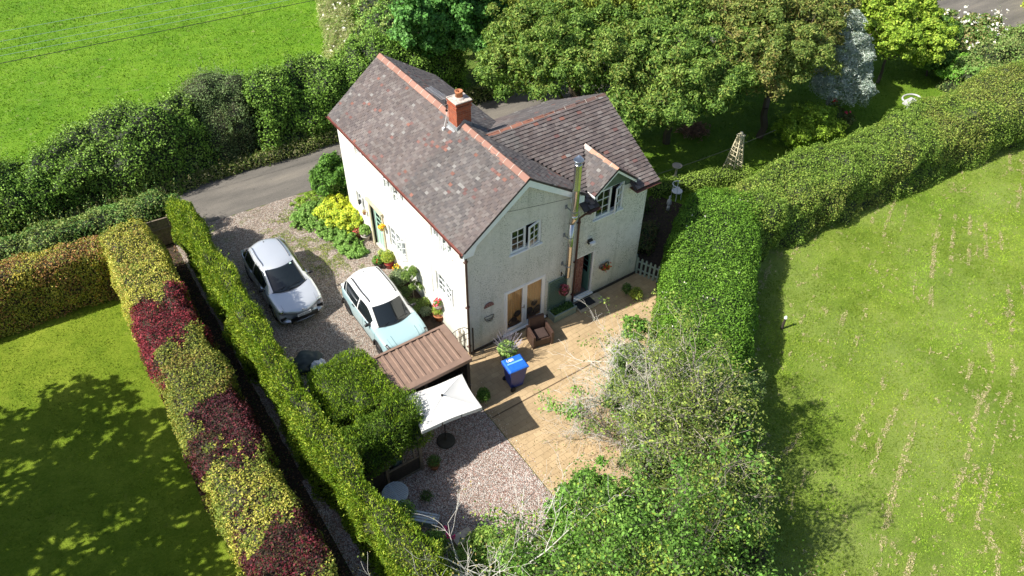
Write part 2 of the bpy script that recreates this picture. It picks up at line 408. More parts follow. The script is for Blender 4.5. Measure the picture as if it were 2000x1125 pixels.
# ------------------------------------------------------------------ ground materials
class NT:
    def __init__(s, name):
        s.m, s.n, s.l, s.b = nodes(name); s.tc = s.n.new('ShaderNodeTexCoord').outputs['Object']
    def mapping(s, rot=0, sc=(1,1,1)):
        m = s.n.new('ShaderNodeMapping'); m.inputs['Rotation'].default_value = (0,0,rot); m.inputs['Scale'].default_value = sc
        s.l.new(s.tc, m.inputs['Vector']); return m.outputs[0]
    def noise(s, scale, detail=5, rough=0.55, vec=None, dist=0):
        x = s.n.new('ShaderNodeTexNoise'); x.inputs['Scale'].default_value = scale; x.inputs['Detail'].default_value = detail
        x.inputs['Roughness'].default_value = rough; x.inputs['Distortion'].default_value = dist
        s.l.new(vec or s.tc, x.inputs['Vector']); return x.outputs[0]
    def ramp(s, fac, stops, interp='LINEAR'):
        r = s.n.new('ShaderNodeValToRGB'); r.color_ramp.interpolation = interp
        el = r.color_ramp.elements
        while len(el) < len(stops): el.new(0.5)
        for e, (p, c) in zip(el, stops):
            e.position = p; e.color = (*c, 1) if hasattr(c, '__len__') else (c, c, c, 1)
        s.l.new(fac, r.inputs[0]); return r.outputs[0]
    def mix(s, fac, a, b, mode='MIX'):
        x = s.n.new('ShaderNodeMix'); x.data_type = 'RGBA'; x.blend_type = mode
        if isinstance(fac, (int, float)): x.inputs[0].default_value = fac
        else: s.l.new(fac, x.inputs[0])
        for i, v in ((6, a), (7, b)):
            if isinstance(v, tuple): x.inputs[i].default_value = (*v, 1)
            else: s.l.new(v, x.inputs[i])
        return x.outputs[2]
    def math(s, op, a, b=0.0):
        x = s.n.new('ShaderNodeMath'); x.operation = op
        for i, v in enumerate((a, b)):
            if isinstance(v, (int, float)): x.inputs[i].default_value = v
            else: s.l.new(v, x.inputs[i])
        return x.outputs[0]
    def bump(s, h, st, dist=0.02):
        b = s.n.new('ShaderNodeBump'); b.inputs['Strength'].default_value = st; b.inputs['Distance'].default_value = dist
        s.l.new(h, b.inputs['Height']); s.l.new(b.outputs[0], s.b.inputs['Normal'])
    def out(s, col, rough=0.9, spec=0.2):
        s.l.new(col, s.b.inputs['Base Color']); s.b.inputs['Roughness'].default_value = rough
        s.b.inputs['Specular IOR Level'].default_value = spec; return s.m
def grass_mat(name, dark, mid, light, dry=(0.42,0.36,0.20), dry_amt=0.0, streak=None, weed=0.3, rot=0.4, pale=None):
    g = NT(name)
    f = g.noise(9, 8, 0.75, g.mapping(rot, (1,2.2,1)), 0.6); big = g.noise(0.35, 3); md = g.noise(1.6, 5, 0.65)
    fine = g.noise(38, 5, 0.7, g.mapping(rot, (1,1.6,1)))
    v = g.math('ADD', g.math('MULTIPLY', f, 0.5), g.math('ADD', g.math('MULTIPLY', md, 0.3), g.math('MULTIPLY', fine, 0.35)))
    v = g.math('ADD', v, g.math('MULTIPLY', g.math('SUBTRACT', big, 0.5), 0.35))
    c = g.ramp(v, [(0.38, dark), (0.53, mid), (0.70, light)])
    if pale:
        c = g.mix(g.ramp(g.noise(0.22, 3), [(0.45, 0.0), (0.68, 1.0)]), c, g.mix(0.55, c, pale))
    wd = g.ramp(g.noise(2.4, 4, 0.6), [(0.60, 0.0), (0.70, 1.0)])
    c = g.mix(g.math('MULTIPLY', wd, weed), c, tuple(x*0.55 for x in mid))
    if dry_amt:
        d1 = g.ramp(g.noise(2.2, 8, 0.75), [(0.60-0.06*dry_amt, 0.0), (0.66, 1.0)])
        c = g.mix(g.math('MULTIPLY', d1, min(1, dry_amt)), c, dry)
    if streak:
        ang, sp, w, amt = streak
        mp = g.mapping(-ang, (1,1,1)); sx = g.n.new('ShaderNodeSeparateXYZ'); g.l.new(mp, sx.inputs[0])
        yy = g.math('ADD', sx.outputs[1], g.math('MULTIPLY', g.math('SUBTRACT', g.noise(0.12, 4, 0.6), 0.5), 3.2))
        fr = g.math('ABSOLUTE', g.math('SUBTRACT', g.math('FRACT', g.math('DIVIDE', yy, sp)), 0.5))
        line = g.ramp(fr, [(0.0, 1.0), (w, 0.0)])
        brk = g.ramp(g.noise(5.5, 7, 0.8, g.mapping(-ang, (0.7, 1.2, 1))), [(0.50, 0.0), (0.56, 1.0)])
        zone = g.ramp(g.noise(0.3, 3), [(0.42, 0.0), (0.60, 1.0)])
        c = g.mix(g.math('MULTIPLY', g.math('MULTIPLY', line, brk), g.math('MULTIPLY', zone, amt)), c, dry)
    g.bump(g.math('ADD', f, fine), 0.9, 0.05)
    return g.out(c, 0.85, 0.15)
def gravel_mat(name, cols, scale=30, moss=0.0):
    g = NT(name)
    vo = g.n.new('ShaderNodeTexVoronoi'); vo.inputs['Scale'].default_value = scale; g.l.new(g.tc, vo.inputs['Vector'])
    sp = g.n.new('ShaderNodeSeparateColor'); g.l.new(vo.outputs['Color'], sp.inputs[0])
    k = len(cols); c = g.ramp(sp.outputs[0], [(i/k, cc) for i, cc in enumerate(cols)], 'CONSTANT')
    v2 = g.n.new('ShaderNodeTexVoronoi'); v2.inputs['Scale'].default_value = scale*0.45; g.l.new(g.tc, v2.inputs['Vector'])
    s2 = g.n.new('ShaderNodeSeparateColor'); g.l.new(v2.outputs['Color'], s2.inputs[0])
    c = g.mix(0.5, c, g.ramp(s2.outputs[1], [(0, 0.55), (0.5, 0.9), (1, 1.25)]), 'MULTIPLY')
    edge = g.ramp(vo.outputs['Distance'], [(0.35, 1.0), (0.8, 0.38)])
    c = g.mix(1.0, c, edge, 'MULTIPLY')
    c = g.mix(g.ramp(g.noise(1.1, 4), [(0.45, 0.0), (0.75, 0.35)]), c, (0.22,0.17,0.12))
    if moss:
        d = g.ramp(g.noise(1.3, 6, 0.7), [(0.56, 0.0), (0.66, 1.0)])
        c = g.mix(g.math('MULTIPLY', d, moss), c, (0.13,0.17,0.03))
    inv = g.math('SUBTRACT', 1.0, vo.outputs['Distance'])
    g.bump(inv, 1.0, 0.03)
    return g.out(c, 0.75, 0.3)
M_FIELD_FAR = grass_mat('pasture_grass', (0.055,0.15,0.008), (0.115,0.25,0.012), (0.20,0.345,0.025), dry_amt=0.45, rot=0.7)
M_FIELD_R = grass_mat('mown_grass', (0.075,0.145,0.015), (0.15,0.235,0.024), (0.27,0.34,0.06), dry=(0.46,0.38,0.21), dry_amt=0.5, rot=0.47, pale=(0.30,0.37,0.10))
M_LAWN_L = grass_mat('lawn_grass', (0.065,0.13,0.008), (0.155,0.235,0.014), (0.28,0.35,0.035), weed=0.2, rot=1.2, dry=(0.3,0.25,0.08), dry_amt=0.2)
M_LAWN_B = grass_mat('back_lawn_grass', (0.05,0.12,0.01), (0.11,0.21,0.015), (0.20,0.30,0.03), rot=0.2)
M_MEADOW = grass_mat('rough_grass', (0.05,0.12,0.015), (0.12,0.19,0.03), (0.26,0.28,0.09), dry=(0.45,0.38,0.22), dry_amt=0.8)
GR = [(0.70,0.60,0.55),(0.50,0.31,0.25),(0.80,0.76,0.70),(0.36,0.22,0.18),(0.60,0.47,0.41),(0.30,0.25,0.23),(0.68,0.49,0.43),(0.76,0.70,0.65)]
M_GRAVEL = gravel_mat('garden_gravel', GR, 34)
M_DRIVE = gravel_mat('drive_gravel', [(0.56,0.48,0.40),(0.40,0.27,0.21),(0.62,0.57,0.50),(0.30,0.22,0.17),(0.5,0.41,0.34),(0.24,0.2,0.17),(0.6,0.52,0.45)], 32, moss=0.35)
def road_mat():
    g = NT('worn_tarmac'); n1 = g.noise(0.7, 5, 0.6, g.mapping(0, (0.35,1.6,1))); n2 = g.noise(45, 3, 0.7); n3 = g.noise(3, 6, 0.7)
    c = g.ramp(n1, [(0.3, (0.105,0.098,0.088)), (0.55, (0.17,0.155,0.135)), (0.75, (0.23,0.205,0.17))])
    c = g.mix(0.6, c, g.ramp(n2, [(0.35, 0.6), (0.65, 1.35)]), 'MULTIPLY')
    c = g.mix(g.ramp(n3, [(0.60, 0.0), (0.72, 0.6)]), c, (0.07,0.065,0.058))
    g.bump(n2, 0.5, 0.01); return g.out(c, 0.85, 0.3)
M_ROAD = road_mat()
def patio_mat():
    g = NT('block_paving')
    br = g.n.new('ShaderNodeTexBrick'); g.l.new(g.mapping(math.radians(-2)), br.inputs['Vector'])
    br.inputs['Scale'].default_value = 1.0; br.inputs['Brick Width'].default_value = 0.30; br.inputs['Row Height'].default_value = 0.20
    br.inputs['Mortar Size'].default_value = 0.006; br.inputs['Mortar Smooth'].default_value = 0.3; br.inputs['Bias'].default_value = 0.0
    br.inputs['Color1'].default_value = (0.50,0.375,0.225,1); br.inputs['Color2'].default_value = (0.43,0.315,0.185,1); br.inputs['Mortar'].default_value = (0.33,0.24,0.14,1)
    c = g.mix(0.7, br.outputs[0], g.ramp(g.noise(0.8, 8, 0.72), [(0.3, (0.70,0.68,0.64)), (0.7, (1.18,1.16,1.12))]), 'MULTIPLY')
    c = g.mix(0.35, c, g.ramp(g.noise(50, 3), [(0.35, 0.75), (0.65, 1.2)]), 'MULTIPLY')
    g.bump(g.math('ADD', g.math('MULTIPLY', br.outputs[1], -1.0), g.math('MULTIPLY', g.noise(60, 3), 0.3)), 0.5, 0.012)
    return g.out(c, 0.7, 0.3)
M_PATIO = patio_mat()

def sheet(name, poly, z, mat, jag=0.0, step=0.3, label=None):
    """flat ground sheet; jag roughens its outline in plan"""
    pts = []
    n = len(poly)
    for i in range(n):
        a = Vector((*poly[i], 0)); b = Vector((*poly[(i+1)%n], 0)); L = (b-a).length; k = max(1, int(L/step)) if jag else 1
        for j in range(k):
            p = a.lerp(b, j/k)
            if jag and L < 60: p = p + Vector((random.uniform(-jag, jag), random.uniform(-jag, jag), 0))
            pts.append((p.x, p.y, z))
    me = bpy.data.meshes.new(name); bm = bmesh.new(); f = bm.faces.new([bm.verts.new(p) for p in pts]); bm.normal_update()
    if f.normal.z < 0: f.normal_flip()
    bmesh.ops.triangulate(bm, faces=bm.faces[:]); bm.to_mesh(me); bm.free(); me.materials.append(mat)
    o = bpy.data.objects.new(name, me); COL.objects.link(o); ORG[o] = Vector((0,0,0))
    return tag(o, kind='structure')
sheet('ground', [(-300,-300),(300,-300),(300,300),(-300,300)], 0.0, M_MEADOW)
sheet('field', [(-120,18.0),(3.0,18.0),(4.6,20.5),(6.2,24),(8.2,29),(13,40),(40,110),(-120,110)], 0.004, M_FIELD_FAR, 0.25, 0.5)
sheet('mown_field', [(3.2,-9),(7.5,-5.2),(10,-3.4),(14,-1.6),(20,-2.0),(30,-2.8),(60,-6),(60,-60),(-30,-60),(-12,-22),(-4,-12)], 0.004, M_FIELD_R, 0.1, 0.5)
sheet('lawn', [(-40,10.5),(-9.4,10.4),(-9.2,-12),(-40,-30)], 0.004, M_LAWN_L)
sheet('back_lawn', [(7.9,12.2),(7.6,-0.2),(14,1.2),(30,1.0),(37,1.0),(37,6),(25,12)], 0.004, M_LAWN_B)
sheet('hedge_bottom_earth', [(-7.7,12.2),(-6.9,12.2),(-6.9,-8),(-8.0,-8)], 0.005, M_SOIL)
sheet('road', [(-60,12.9),(-12,12.9),(-4.2,12.5),(-1.5,12.4),(4,12.5),(9.5,12.3),(16,12.0),(26,10.6),(36,7.8),(41,5.3),(43.5,3.9),(46,-2),(50,-2),(49,5.5),(45,8.4),(36,12),(26,14.8),(14,15.6),(2,15.75),(-12,16.0),(-60,16)], 0.008, M_ROAD, 0.05, 0.3)
sheet('gravel_drive', [(-5.7,12.62),(-4.2,12.5),(-1.5,12.42),(-0.9,12.1),(0.1,11.3),(0.1,-0.15),(-1.0,-0.3),(-3.3,-0.3),(-6.9,-1),(-6.9,12.2)], 0.013, M_DRIVE, 0.04, 0.2)
sheet('gravel_garden', [(-0.96,-2.0),(-0.98,-6.6),(-0.5,-9),(-7,-9),(-7,-1.5),(-3.3,-1.6),(-1.0,-1.6)], 0.017, M_GRAVEL)
sheet('patio', [(-1.05,-0.12),(-0.94,-1.6),(-0.96,-6.4),(1.0,-7.6),(4.5,-5.5),(6.5,-2.6),(8.2,-0.7),(7.75,0.0),(7.4,0.1),(0.0,0.1)], 0.024, M_PATIO)
sheet('flower_bed', [(0.05,5.2),(-0.75,5.2),(-0.95,3.2),(-0.85,1.4),(-0.5,0.2),(0.05,0.2)], 0.018, M_SOIL, 0.05, 0.2)
sheet('side_path', [(7.6,0.1),(8.5,-0.9),(12.5,2.2),(12,3.6),(9.0,2.6),(7.8,2.8)], 0.010, M_SOIL, 0.05, 0.3)
# seam of darker setts across the paving
m = MB(); m.box(-0.9, 7.0, -2.78, -2.735, 0.024, 0.0275); o = m.build('drain_channel', plain('seam', (0.12,0.08,0.045), 0.9)); tag(o, kind='structure')
# ------------------------------------------------------------------ the cottage
def render_mat():
    g = NT('roughcast_render')
    big = g.noise(0.9, 5, 0.6); sp = g.noise(19, 6, 0.78); st = g.noise(2.0, 8, 0.75, g.mapping(0, (1,1,0.6)))
    c = g.ramp(g.noise(5, 4), [(0.3, (0.73,0.725,0.655)), (0.7, (0.83,0.82,0.75))])
    spots = g.ramp(sp, [(0.41, 1.0), (0.47, 0.0)]); zone = g.ramp(big, [(0.40, 0.0), (0.58, 1.0)])
    sx = g.n.new('ShaderNodeSeparateXYZ'); g.l.new(g.tc, sx.inputs[0])
    zone2 = g.ramp(g.math('MULTIPLY', sx.outputs[0], 1.0), [(0.02, 0.0), (0.25, 1.0)])       # the weathered gable side, not the limewashed front
    c = g.mix(g.math('MULTIPLY', g.math('MULTIPLY', spots, zone2), g.math('ADD', g.math('MULTIPLY', zone, 0.8), 0.10)), c, (0.20,0.22,0.15))
    c = g.mix(g.math('MULTIPLY', g.ramp(st, [(0.54, 0.0), (0.74, 0.40)]), zone2), c, (0.40,0.40,0.30))
    run = g.ramp(g.noise(1.0, 5, 0.6, g.mapping(0, (3.5,3.5,0.28))), [(0.54, 0.0), (0.70, 0.45)])
    c = g.mix(g.math('MULTIPLY', run, zone2), c, (0.44,0.45,0.36))
    low = g.ramp(g.math('ADD', sx.outputs[2], g.math('MULTIPLY', g.noise(3, 4), 0.5)), [(0.25, 0.6), (0.75, 0.0)])
    c = g.mix(low, c, (0.36,0.36,0.27))
    g.bump(sp, 1.0, 0.03); return g.out(c, 0.9, 0.2)
M_RENDER = render_mat()
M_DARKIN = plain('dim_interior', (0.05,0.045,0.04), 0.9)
HOUSE = thing('cottage', (0,0,0), 'cream rendered two-storey cottage with slate-grey and terracotta tiled roofs', 'cottage')
MAIN_L, RX, RZ = 9.62, 2.25, 6.76
def zl(x): return RZ - 0.764*(RX-x)
def zr(x): return RZ - 0.66*(x-RX)
def zw(y): return 6.50 - 0.567*abs(2.96-y)

def wall(m, O, u, n, u0, u1, z0, z1, holes, th=0.25, top=None):
    """render-faced wall with real openings; O origin, u along, n outward"""
    O = Vector(O); u = Vector(u); n = Vector(n)
    P = lambda a, z, d=0: O + u*a + Vector((0,0,z)) - n*d
    us = sorted({u0, u1, *[h[0] for h in holes], *[h[1] for h in holes]}); zs = sorted({z0, z1, *[h[2] for h in holes], *[min(h[3], z1) for h in holes]})
    for i in range(len(us)-1):
        for j in range(len(zs)-1):
            cu = (us[i]+us[i+1])/2; cz = (zs[j]+zs[j+1])/2
            if any(h[0] < cu < h[1] and h[2] < cz < h[3] for h in holes): continue
            for d in (0, th):
                m.quad(P(us[i], zs[j], d), P(us[i+1], zs[j], d), P(us[i+1], zs[j+1], d), P(us[i], zs[j+1], d))
    for a0, a1, b0, b1 in holes:
        b1 = min(b1, z1)
        m.quad(P(a0,b0), P(a0,b1), P(a0,b1,th), P(a0,b0,th)); m.quad(P(a1,b0), P(a1,b0,th), P(a1,b1,th), P(a1,b1))
        m.quad(P(a0,b0), P(a0,b0,th), P(a1,b0,th), P(a1,b0))
        if b1 < z1: m.quad(P(a0,b1), P(a1,b1), P(a1,b1,th), P(a0,b1,th))
LH = {'w1': (7.35,8.15,3.95,4.72), 'w2': (4.22,5.75,3.85,4.72), 'w3': (0.92,2.33,3.85,4.72), 'w4': (7.98,8.68,1.2,1.95), 'door': (6.35,7.35,0.08,2.15), 'w5': (4.5,5.85,1.0,2.05), 'w6': (1.0,2.2,1.45,2.4)}
GH = {'up': (1.66,2.93,3.82,4.83), 'french': (1.42,3.22,0.16,2.25)}
WH = {'door': (4.58,5.46,0.2,2.28), 'dorm': (5.2,6.52,3.74,4.95)}
m = MB(); wall(m, (0,0,0), (0,1,0), (-1,0,0), 0, MAIN_L, 0, 4.99, list(LH.values())); m.build('wall', M_RENDER, HOUSE)
m = MB(); wall(m, (0,0,0), (1,0,0), (0,-1,0), 0, 4.47, 0, 4.96, list(GH.values()))
m.prism([(0.0,0.001,4.96),(4.47,0.001,4.96),(4.47,0.001,zr(4.47)-0.06),(RX,0.001,RZ-0.07),(0.0,0.001,zl(0)-0.05)], (0,0.24,0))
m.build('wall', M_RENDER, HOUSE)
m = MB(); wall(m, (0,0.012,0), (1,0,0), (0,-1,0), 4.472, 7.67, 0, 4.74, list(WH.values())); m.build('wall', M_RENDER, HOUSE)
m = MB(); m.prism([(7.67,0.27,0),(7.67,5.92,0),(7.67,5.92,4.72),(7.67,2.96,6.40),(7.67,0.27,4.85)], (-0.25,0,0)); m.build('wall', M_RENDER, HOUSE)
m = MB(); m.box(4.7, 7.4, 5.67, 5.92, 0, 4.72); m.box(4.45, 4.7, 5.67, MAIN_L, 0, 4.99)
m.prism([(0.25,MAIN_L,0),(4.45,MAIN_L,0),(4.45,MAIN_L,5.2),(RX,MAIN_L,RZ-0.07),(0.25,MAIN_L,5.1)], (0,-0.25,0)); m.build('wall', M_RENDER, HOUSE)
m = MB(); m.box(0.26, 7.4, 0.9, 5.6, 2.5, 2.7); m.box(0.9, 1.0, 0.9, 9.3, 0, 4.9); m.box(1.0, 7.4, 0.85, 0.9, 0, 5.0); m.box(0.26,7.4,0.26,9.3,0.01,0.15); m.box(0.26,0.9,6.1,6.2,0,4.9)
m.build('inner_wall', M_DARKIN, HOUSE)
m = MB(); m.box(-0.03, 7.70, -0.03, 0.0, 0, 0.14); m.build('plinth', plain('plinth_dark', (0.06,0.05,0.042), 0.9, var=0.3), HOUSE)

# ---- roof tiles, each a slab of clay
TPAL = np.array([(0.165,0.143,0.138),(0.145,0.129,0.128),(0.185,0.165,0.158),(0.132,0.119,0.119),(0.205,0.187,0.178),(0.160,0.137,0.130)])*0.70
TRED = np.array([(0.185,0.095,0.082),(0.155,0.085,0.078),(0.225,0.105,0.08)])
def tiles(name, O, u, v, U0, U1, V1, inside, tw, gauge, th, parent, red=0.06, warm=0.0, seed=1, lift=0.0, rough=0.012):
    """O lower-left corner on the roof plane, u along the eave, v up the slope"""
    rng = np.random.default_rng(seed); O = np.array(O, float); u = np.array(u, float); v = np.array(v, float); v /= np.linalg.norm(v); nrm = np.cross(u, v); nrm /= np.linalg.norm(nrm)
    if nrm[2] < 0: nrm = -nrm
    lf = Leaves(); rows = int(V1/gauge)+1; Vq = []; Cq = []
    for r in range(rows):
        vv = r*gauge; off = (r % 2)*tw/2
        sag = 0.0
        a = np.arange(U0-off, U1, tw)
        for x in a:
            x0 = max(x+0.004, U0); x1 = min(x+tw-0.004, U1)
            if x1-x0 < 0.03 or not inside((x0+x1)/2, vv+gauge*0.3): continue
            ln = min(gauge*1.25, V1-vv+0.02)
            jz = rng.uniform(0, rough); js = rng.uniform(-rough*0.5, rough*0.5); tilt = rng.uniform(-rough*0.4, rough*0.4)
            lo = th + jz + lift; hi = 0.004 + jz*0.3 + lift
            wv = (vnoise((O + u*x + v*vv)[None,:], 1.7, 77)[0]-0.5)*0.045
            def P(uu, w_, h): return O + u*uu + v*w_ + nrm*(h+wv+0.012)
            A, B, C_, D = P(x0,vv+js,lo), P(x1,vv+js,lo+tilt), P(x1,vv+ln,hi), P(x0,vv+ln,hi)
            E_, F_ = P(x0,vv+js,lo-th*0.9-0.01), P(x1,vv+js,lo-th*0.9-0.01)
            Vq += [[A,B,C_,D],[E_,F_,B,A],[A,D,D-nrm*0.012,E_],[F_,C_-nrm*0.012,C_,B]]
            p = O + u*x0 + v*vv
            patch = vnoise(p[None,:], 0.9, seed)[0]; patch2 = vnoise(p[None,:], 2.5, seed+3)[0]
            c = TPAL[rng.integers(len(TPAL))] * rng.uniform(0.90, 1.10)
            c = c*(0.82+0.36*vnoise(p[None,:]*np.array([[1,1,0.4]]), 0.5, seed+9)[0])
            if patch2 > 0.5: c = c*(1+0.25*(patch2-0.5)) + np.array((0.02,0.004,0.0))*warm
            if rng.uniform() < red*(0.4 + 6*max(0, patch-0.62)): c = TRED[rng.integers(3)]*rng.uniform(0.75, 1.1)
            elif rng.uniform() < 0.015: c = np.array((0.22,0.21,0.20))
            Cq += [c]*4
    lf.V.append(np.array(Vq)); lf.C.append(np.array(Cq)); lf.M.append(np.zeros(len(Vq), int))
    return lf.build(name, parent=parent, mats=[M_TILE])
def slab(poly, nrm, th, name, mat, parent):
    mm = MB(); n = Vector(nrm).normalized(); mm.prism([Vector(p) for p in poly], -n*th); return mm.build(name, mat, parent)
M_UNDER = plain('roof_underlay', (0.06,0.05,0.048), 0.9, var=0.2)
Y0, Y1 = -0.17, 9.79
EL = -0.18                                                # left eave x
# main roof, sunny slope
roof1 = slab([(EL,Y0,zl(EL)),(RX,Y0,RZ),(RX,Y1,RZ),(EL,Y1,zl(EL))], (-0.764,0,1), 0.05, 'roof', M_UNDER, HOUSE)
SL = math.hypot(RX-EL, RZ-zl(EL))
tiles('tiles', (EL-0.03,Y0,zl(EL-0.03)), (0,1,0), (1,0,0.764), 0, Y1-Y0, SL+0.02, lambda a,b: not (3.75 < a+Y0 < 4.22 and b > SL-0.42), 0.165, 0.105, 0.020, roof1, 0.06, 0.5, 3)
# main roof, far slope
ER = 4.60
roof2 = slab([(RX,Y0,RZ),(ER,Y0,zr(ER)),(ER,Y1,zr(ER)),(RX,Y1,RZ)], (0.66,0,1), 0.05, 'roof', M_UNDER, HOUSE)
SR = math.hypot(ER-RX, RZ-zr(ER))
def in_r(a, b):
    y = Y0 + a; x = ER - b*(ER-RX)/SR
    return zr(x) > zw(y) - 0.02 or y > 5.95 and not (3.6 < y < 4.15 and x < 2.6)
tiles('tiles', (ER,Y0,zr(ER)), (0,1,0), (-1,0,0.66), 0, Y1-Y0, SR, in_r, 0.165, 0.105, 0.020, roof2, 0.05, 0.2, 5)
# wing roof
WX = 7.83; WE = -0.33
roof3 = slab([(4.47,WE,zw(WE)),(5.12,WE,zw(WE)),(5.12,0.16,zw(0.16)),(6.72,0.16,zw(0.16)),(6.72,WE,zw(WE)),(WX,WE,zw(WE)),(WX,2.96,6.50),(2.7,2.96,6.50),(2.7,2.6,zw(2.6)),(4.47,0.6,zw(0.6))], (0,-0.567,1), 0.05, 'roof', M_UNDER, HOUSE)
SW = math.hypot(2.96-WE, 6.50-zw(WE)); DX0, DX1, DXC, DZ = 4.97, 6.87, 5.92, 5.74
def zd(x): return DZ - 0.80*abs(x-DXC)
def in_w(a, b):
    x = 2.6 + a; y = WE + b*(2.96-WE)/SW; z = zw(y)
    if z < zr(x) + 0.01 and x < 4.75: return False
    if x < 4.5 and y < 0.3: return False
    if 5.12 < x < 6.62 and y < 0.15: return False
    return not (DX0 < x < DX1 and zd(x) > z - 0.03 and y < 1.7)
tiles('tiles', (2.6,WE,zw(WE)), (1,0,0), (0,1,0.567), 0, WX-2.6, SW, in_w, 0.19, 0.135, 0.036, roof3, 0.06, 0.6, 8, rough=0.014)
roof4 = slab([(WX,6.25,zw(6.25)),(4.4,6.25,zw(6.25)),(2.7,2.98,6.49),(WX,2.98,6.49)], (0,0.567,1), 0.05, 'roof', M_UNDER, HOUSE)
tiles('tiles', (WX,6.25,zw(6.25)), (-1,0,0), (0,-1,0.567), 0, WX-2.9, SW, lambda a,b: zw(6.25-b*3.29/SW) > zr(WX-a)-0.02 or WX-a > 4.7, 0.19, 0.135, 0.034, roof4, 0.05, 0.6, 9)
# dormer
DORM = MB(); DORM.prism([(5.10,0.0,4.95),(6.74,0.0,4.95),(6.74,0.0,5.03),(5.92,0.0,5.68),(5.10,0.0,5.03)], (0,0.10,0))
DORM.prism([(5.10,0.1,4.74),(5.10,0.1,5.03),(5.10,0.55,5.03)], (0.06,0,0)); DORM.prism([(6.74,0.1,4.74),(6.74,0.1,5.03),(6.74,0.55,5.03)], (-0.06,0,0))
DORM.box(6.54,6.74,0.0,0.1,4.745,4.945); DORM.box(5.10,5.18,0.0,0.1,4.745,4.945)
dorm = DORM.build('dormer', plain('dormer_green', (0.115,0.165,0.115), 0.8, var=0.2, vscale=6), HOUSE)
yb = lambda z: 2.96-(6.50-z)/0.567
for sgn, xe in ((-1, DX0), (1, DX1)):
    ze = zd(xe); r = slab([(xe,-0.2,ze),(DXC,-0.2,DZ),(DXC,yb(DZ)+0.05,DZ),(xe,yb(ze)+0.05,ze)], (sgn*0.8,0,1), 0.04, 'dormer_roof', M_UNDER, dorm)
    o_ = (xe,-0.2,ze) if sgn < 0 else (xe,1.75,ze)
    Ld = math.hypot(DXC-xe, DZ-ze)
    def ind(a, b, sgn=sgn, xe=xe):
        y = -0.2+a if sgn < 0 else 1.75-a; x = xe - sgn*b*abs(DXC-xe)/Ld
        return zd(x) > zw(y) - 0.03
    tiles('dormer_tiles', o_, (0,1,0) if sgn < 0 else (0,-1,0), (-sgn,0,0.8), 0, 1.95, Ld, ind, 0.17, 0.12, 0.016, dorm, 0.16, 2.5, 21+sgn, lift=0.004)
# ridge tiles
def ridge(p0, p1, n, half, drop, colf, parent, name='ridge_tiles', seed=2, gapm=True):
    rng = np.random.default_rng(seed); p0 = Vector(p0); p1 = Vector(p1); d = (p1-p0); L = d.length; d.normalize(); s = d.cross(Vector((0,0,1))).normalized()
    mm = MB(); mj = mm
    for i in range(n):
        a = p0 + d*(L*i/n) ; b = p0 + d*(L*(i+1)/n - 0.012); up = Vector((0,0,1)); j = rng.uniform(-0.006, 0.012)
        a = a + up*(j+0.035); b = b + up*(j+0.03+0.012)
        c = colf(i, rng); mm.col = c; prof = []
        for (k, h) in ((-1,-drop),(-0.45,-drop*0.30),(0,0.012),(0.45,-drop*0.30),(1,-drop)):
            prof.append(s*half*k + up*h)
        va = [a+q for q in prof]; vb = [b+q for q in prof]; vs = va+vb+[q-up*0.02 for q in va]+[q-up*0.02 for q in vb]
        fs = [(k, k+1, 6+k, 5+k) for k in range(4)] + [(k, 10+k, 11+k, k+1) for k in range(4)] + [(5+k, 6+k, 16+k, 15+k) for k in range(4)] + [(0,5,15,10),(4,14,19,9)]
        mm.add(vs, fs)
        if gapm and i:
            mj.col = (0.45,0.40,0.35)
            mj.add([a-d*0.018+q*1.0+up*0.006 for q in prof]+[a+d*0.006+q*1.0+up*0.010 for q in prof], [(k,k+1,6+k,5+k) for k in range(4)])
    o = mm.build(name, M_TILE, parent)
    return o
TER = lambda i, r: tuple(np.array((0.30,0.155,0.115))*r.uniform(0.75,1.15) + np.array((0.03,0.02,0.02))*r.uniform(0,1))
ridge((RX,Y0,RZ), (RX,3.60,RZ), 9, 0.15, 0.11, TER, roof1, seed=3)
ridge((RX,4.22,RZ), (RX,Y1,RZ), 13, 0.15, 0.11, TER, roof1, seed=4)
ridge((2.75,2.96,6.50), (WX,2.96,6.50), 11, 0.15, 0.10, lambda i, r: tuple(np.array((0.35,0.155,0.105) if i < 6 else (0.20,0.12,0.10))*r.uniform(0.75,1.15)), roof3, seed=6)
ridge((DXC,-0.2,DZ), (DXC,1.62,DZ), 5, 0.12, 0.09, lambda i, r: tuple(np.array((0.42,0.235,0.16) if i < 4 else (0.5,0.4,0.36))*r.uniform(0.8,1.1)), dorm, 'dormer_ridge_tiles', seed=7)
# verges, bargeboards, gutters
m = MB()
for (x0, z0, x1, z1) in ((EL-0.02, zl(EL-0.02)-0.05, RX, RZ-0.045), (4.55, zr(4.55)-0.05, RX, RZ-0.045)):
    m.prism([(x0,-0.155,z0),(x1,-0.155,z1),(x1,-0.155,z1-0.27),(x0,-0.155,z0-0.22)], (0,0.03,0))
m.prism([(EL-0.02,-0.157,zl(EL)-0.24),(0.16,-0.157,zl(EL)-0.24),(0.30,-0.157,zl(0.30)-0.27),(0.1,-0.157,zl(0.1)-0.25),(EL,-0.157,zl(EL)-0.1)], (0,0.15,0))
m.prism([(4.55,-0.157,zr(4.55)-0.30),(4.10,-0.157,zr(4.55)-0.27),(4.05,-0.157,zr(4.05)-0.26),(4.55,-0.157,zr(4.55)-0.2)], (0,0.15,0))
m.build('bargeboard', plain('bargeboard_paint', (0.88,0.93,0.96), 0.35, var=0.03), HOUSE)
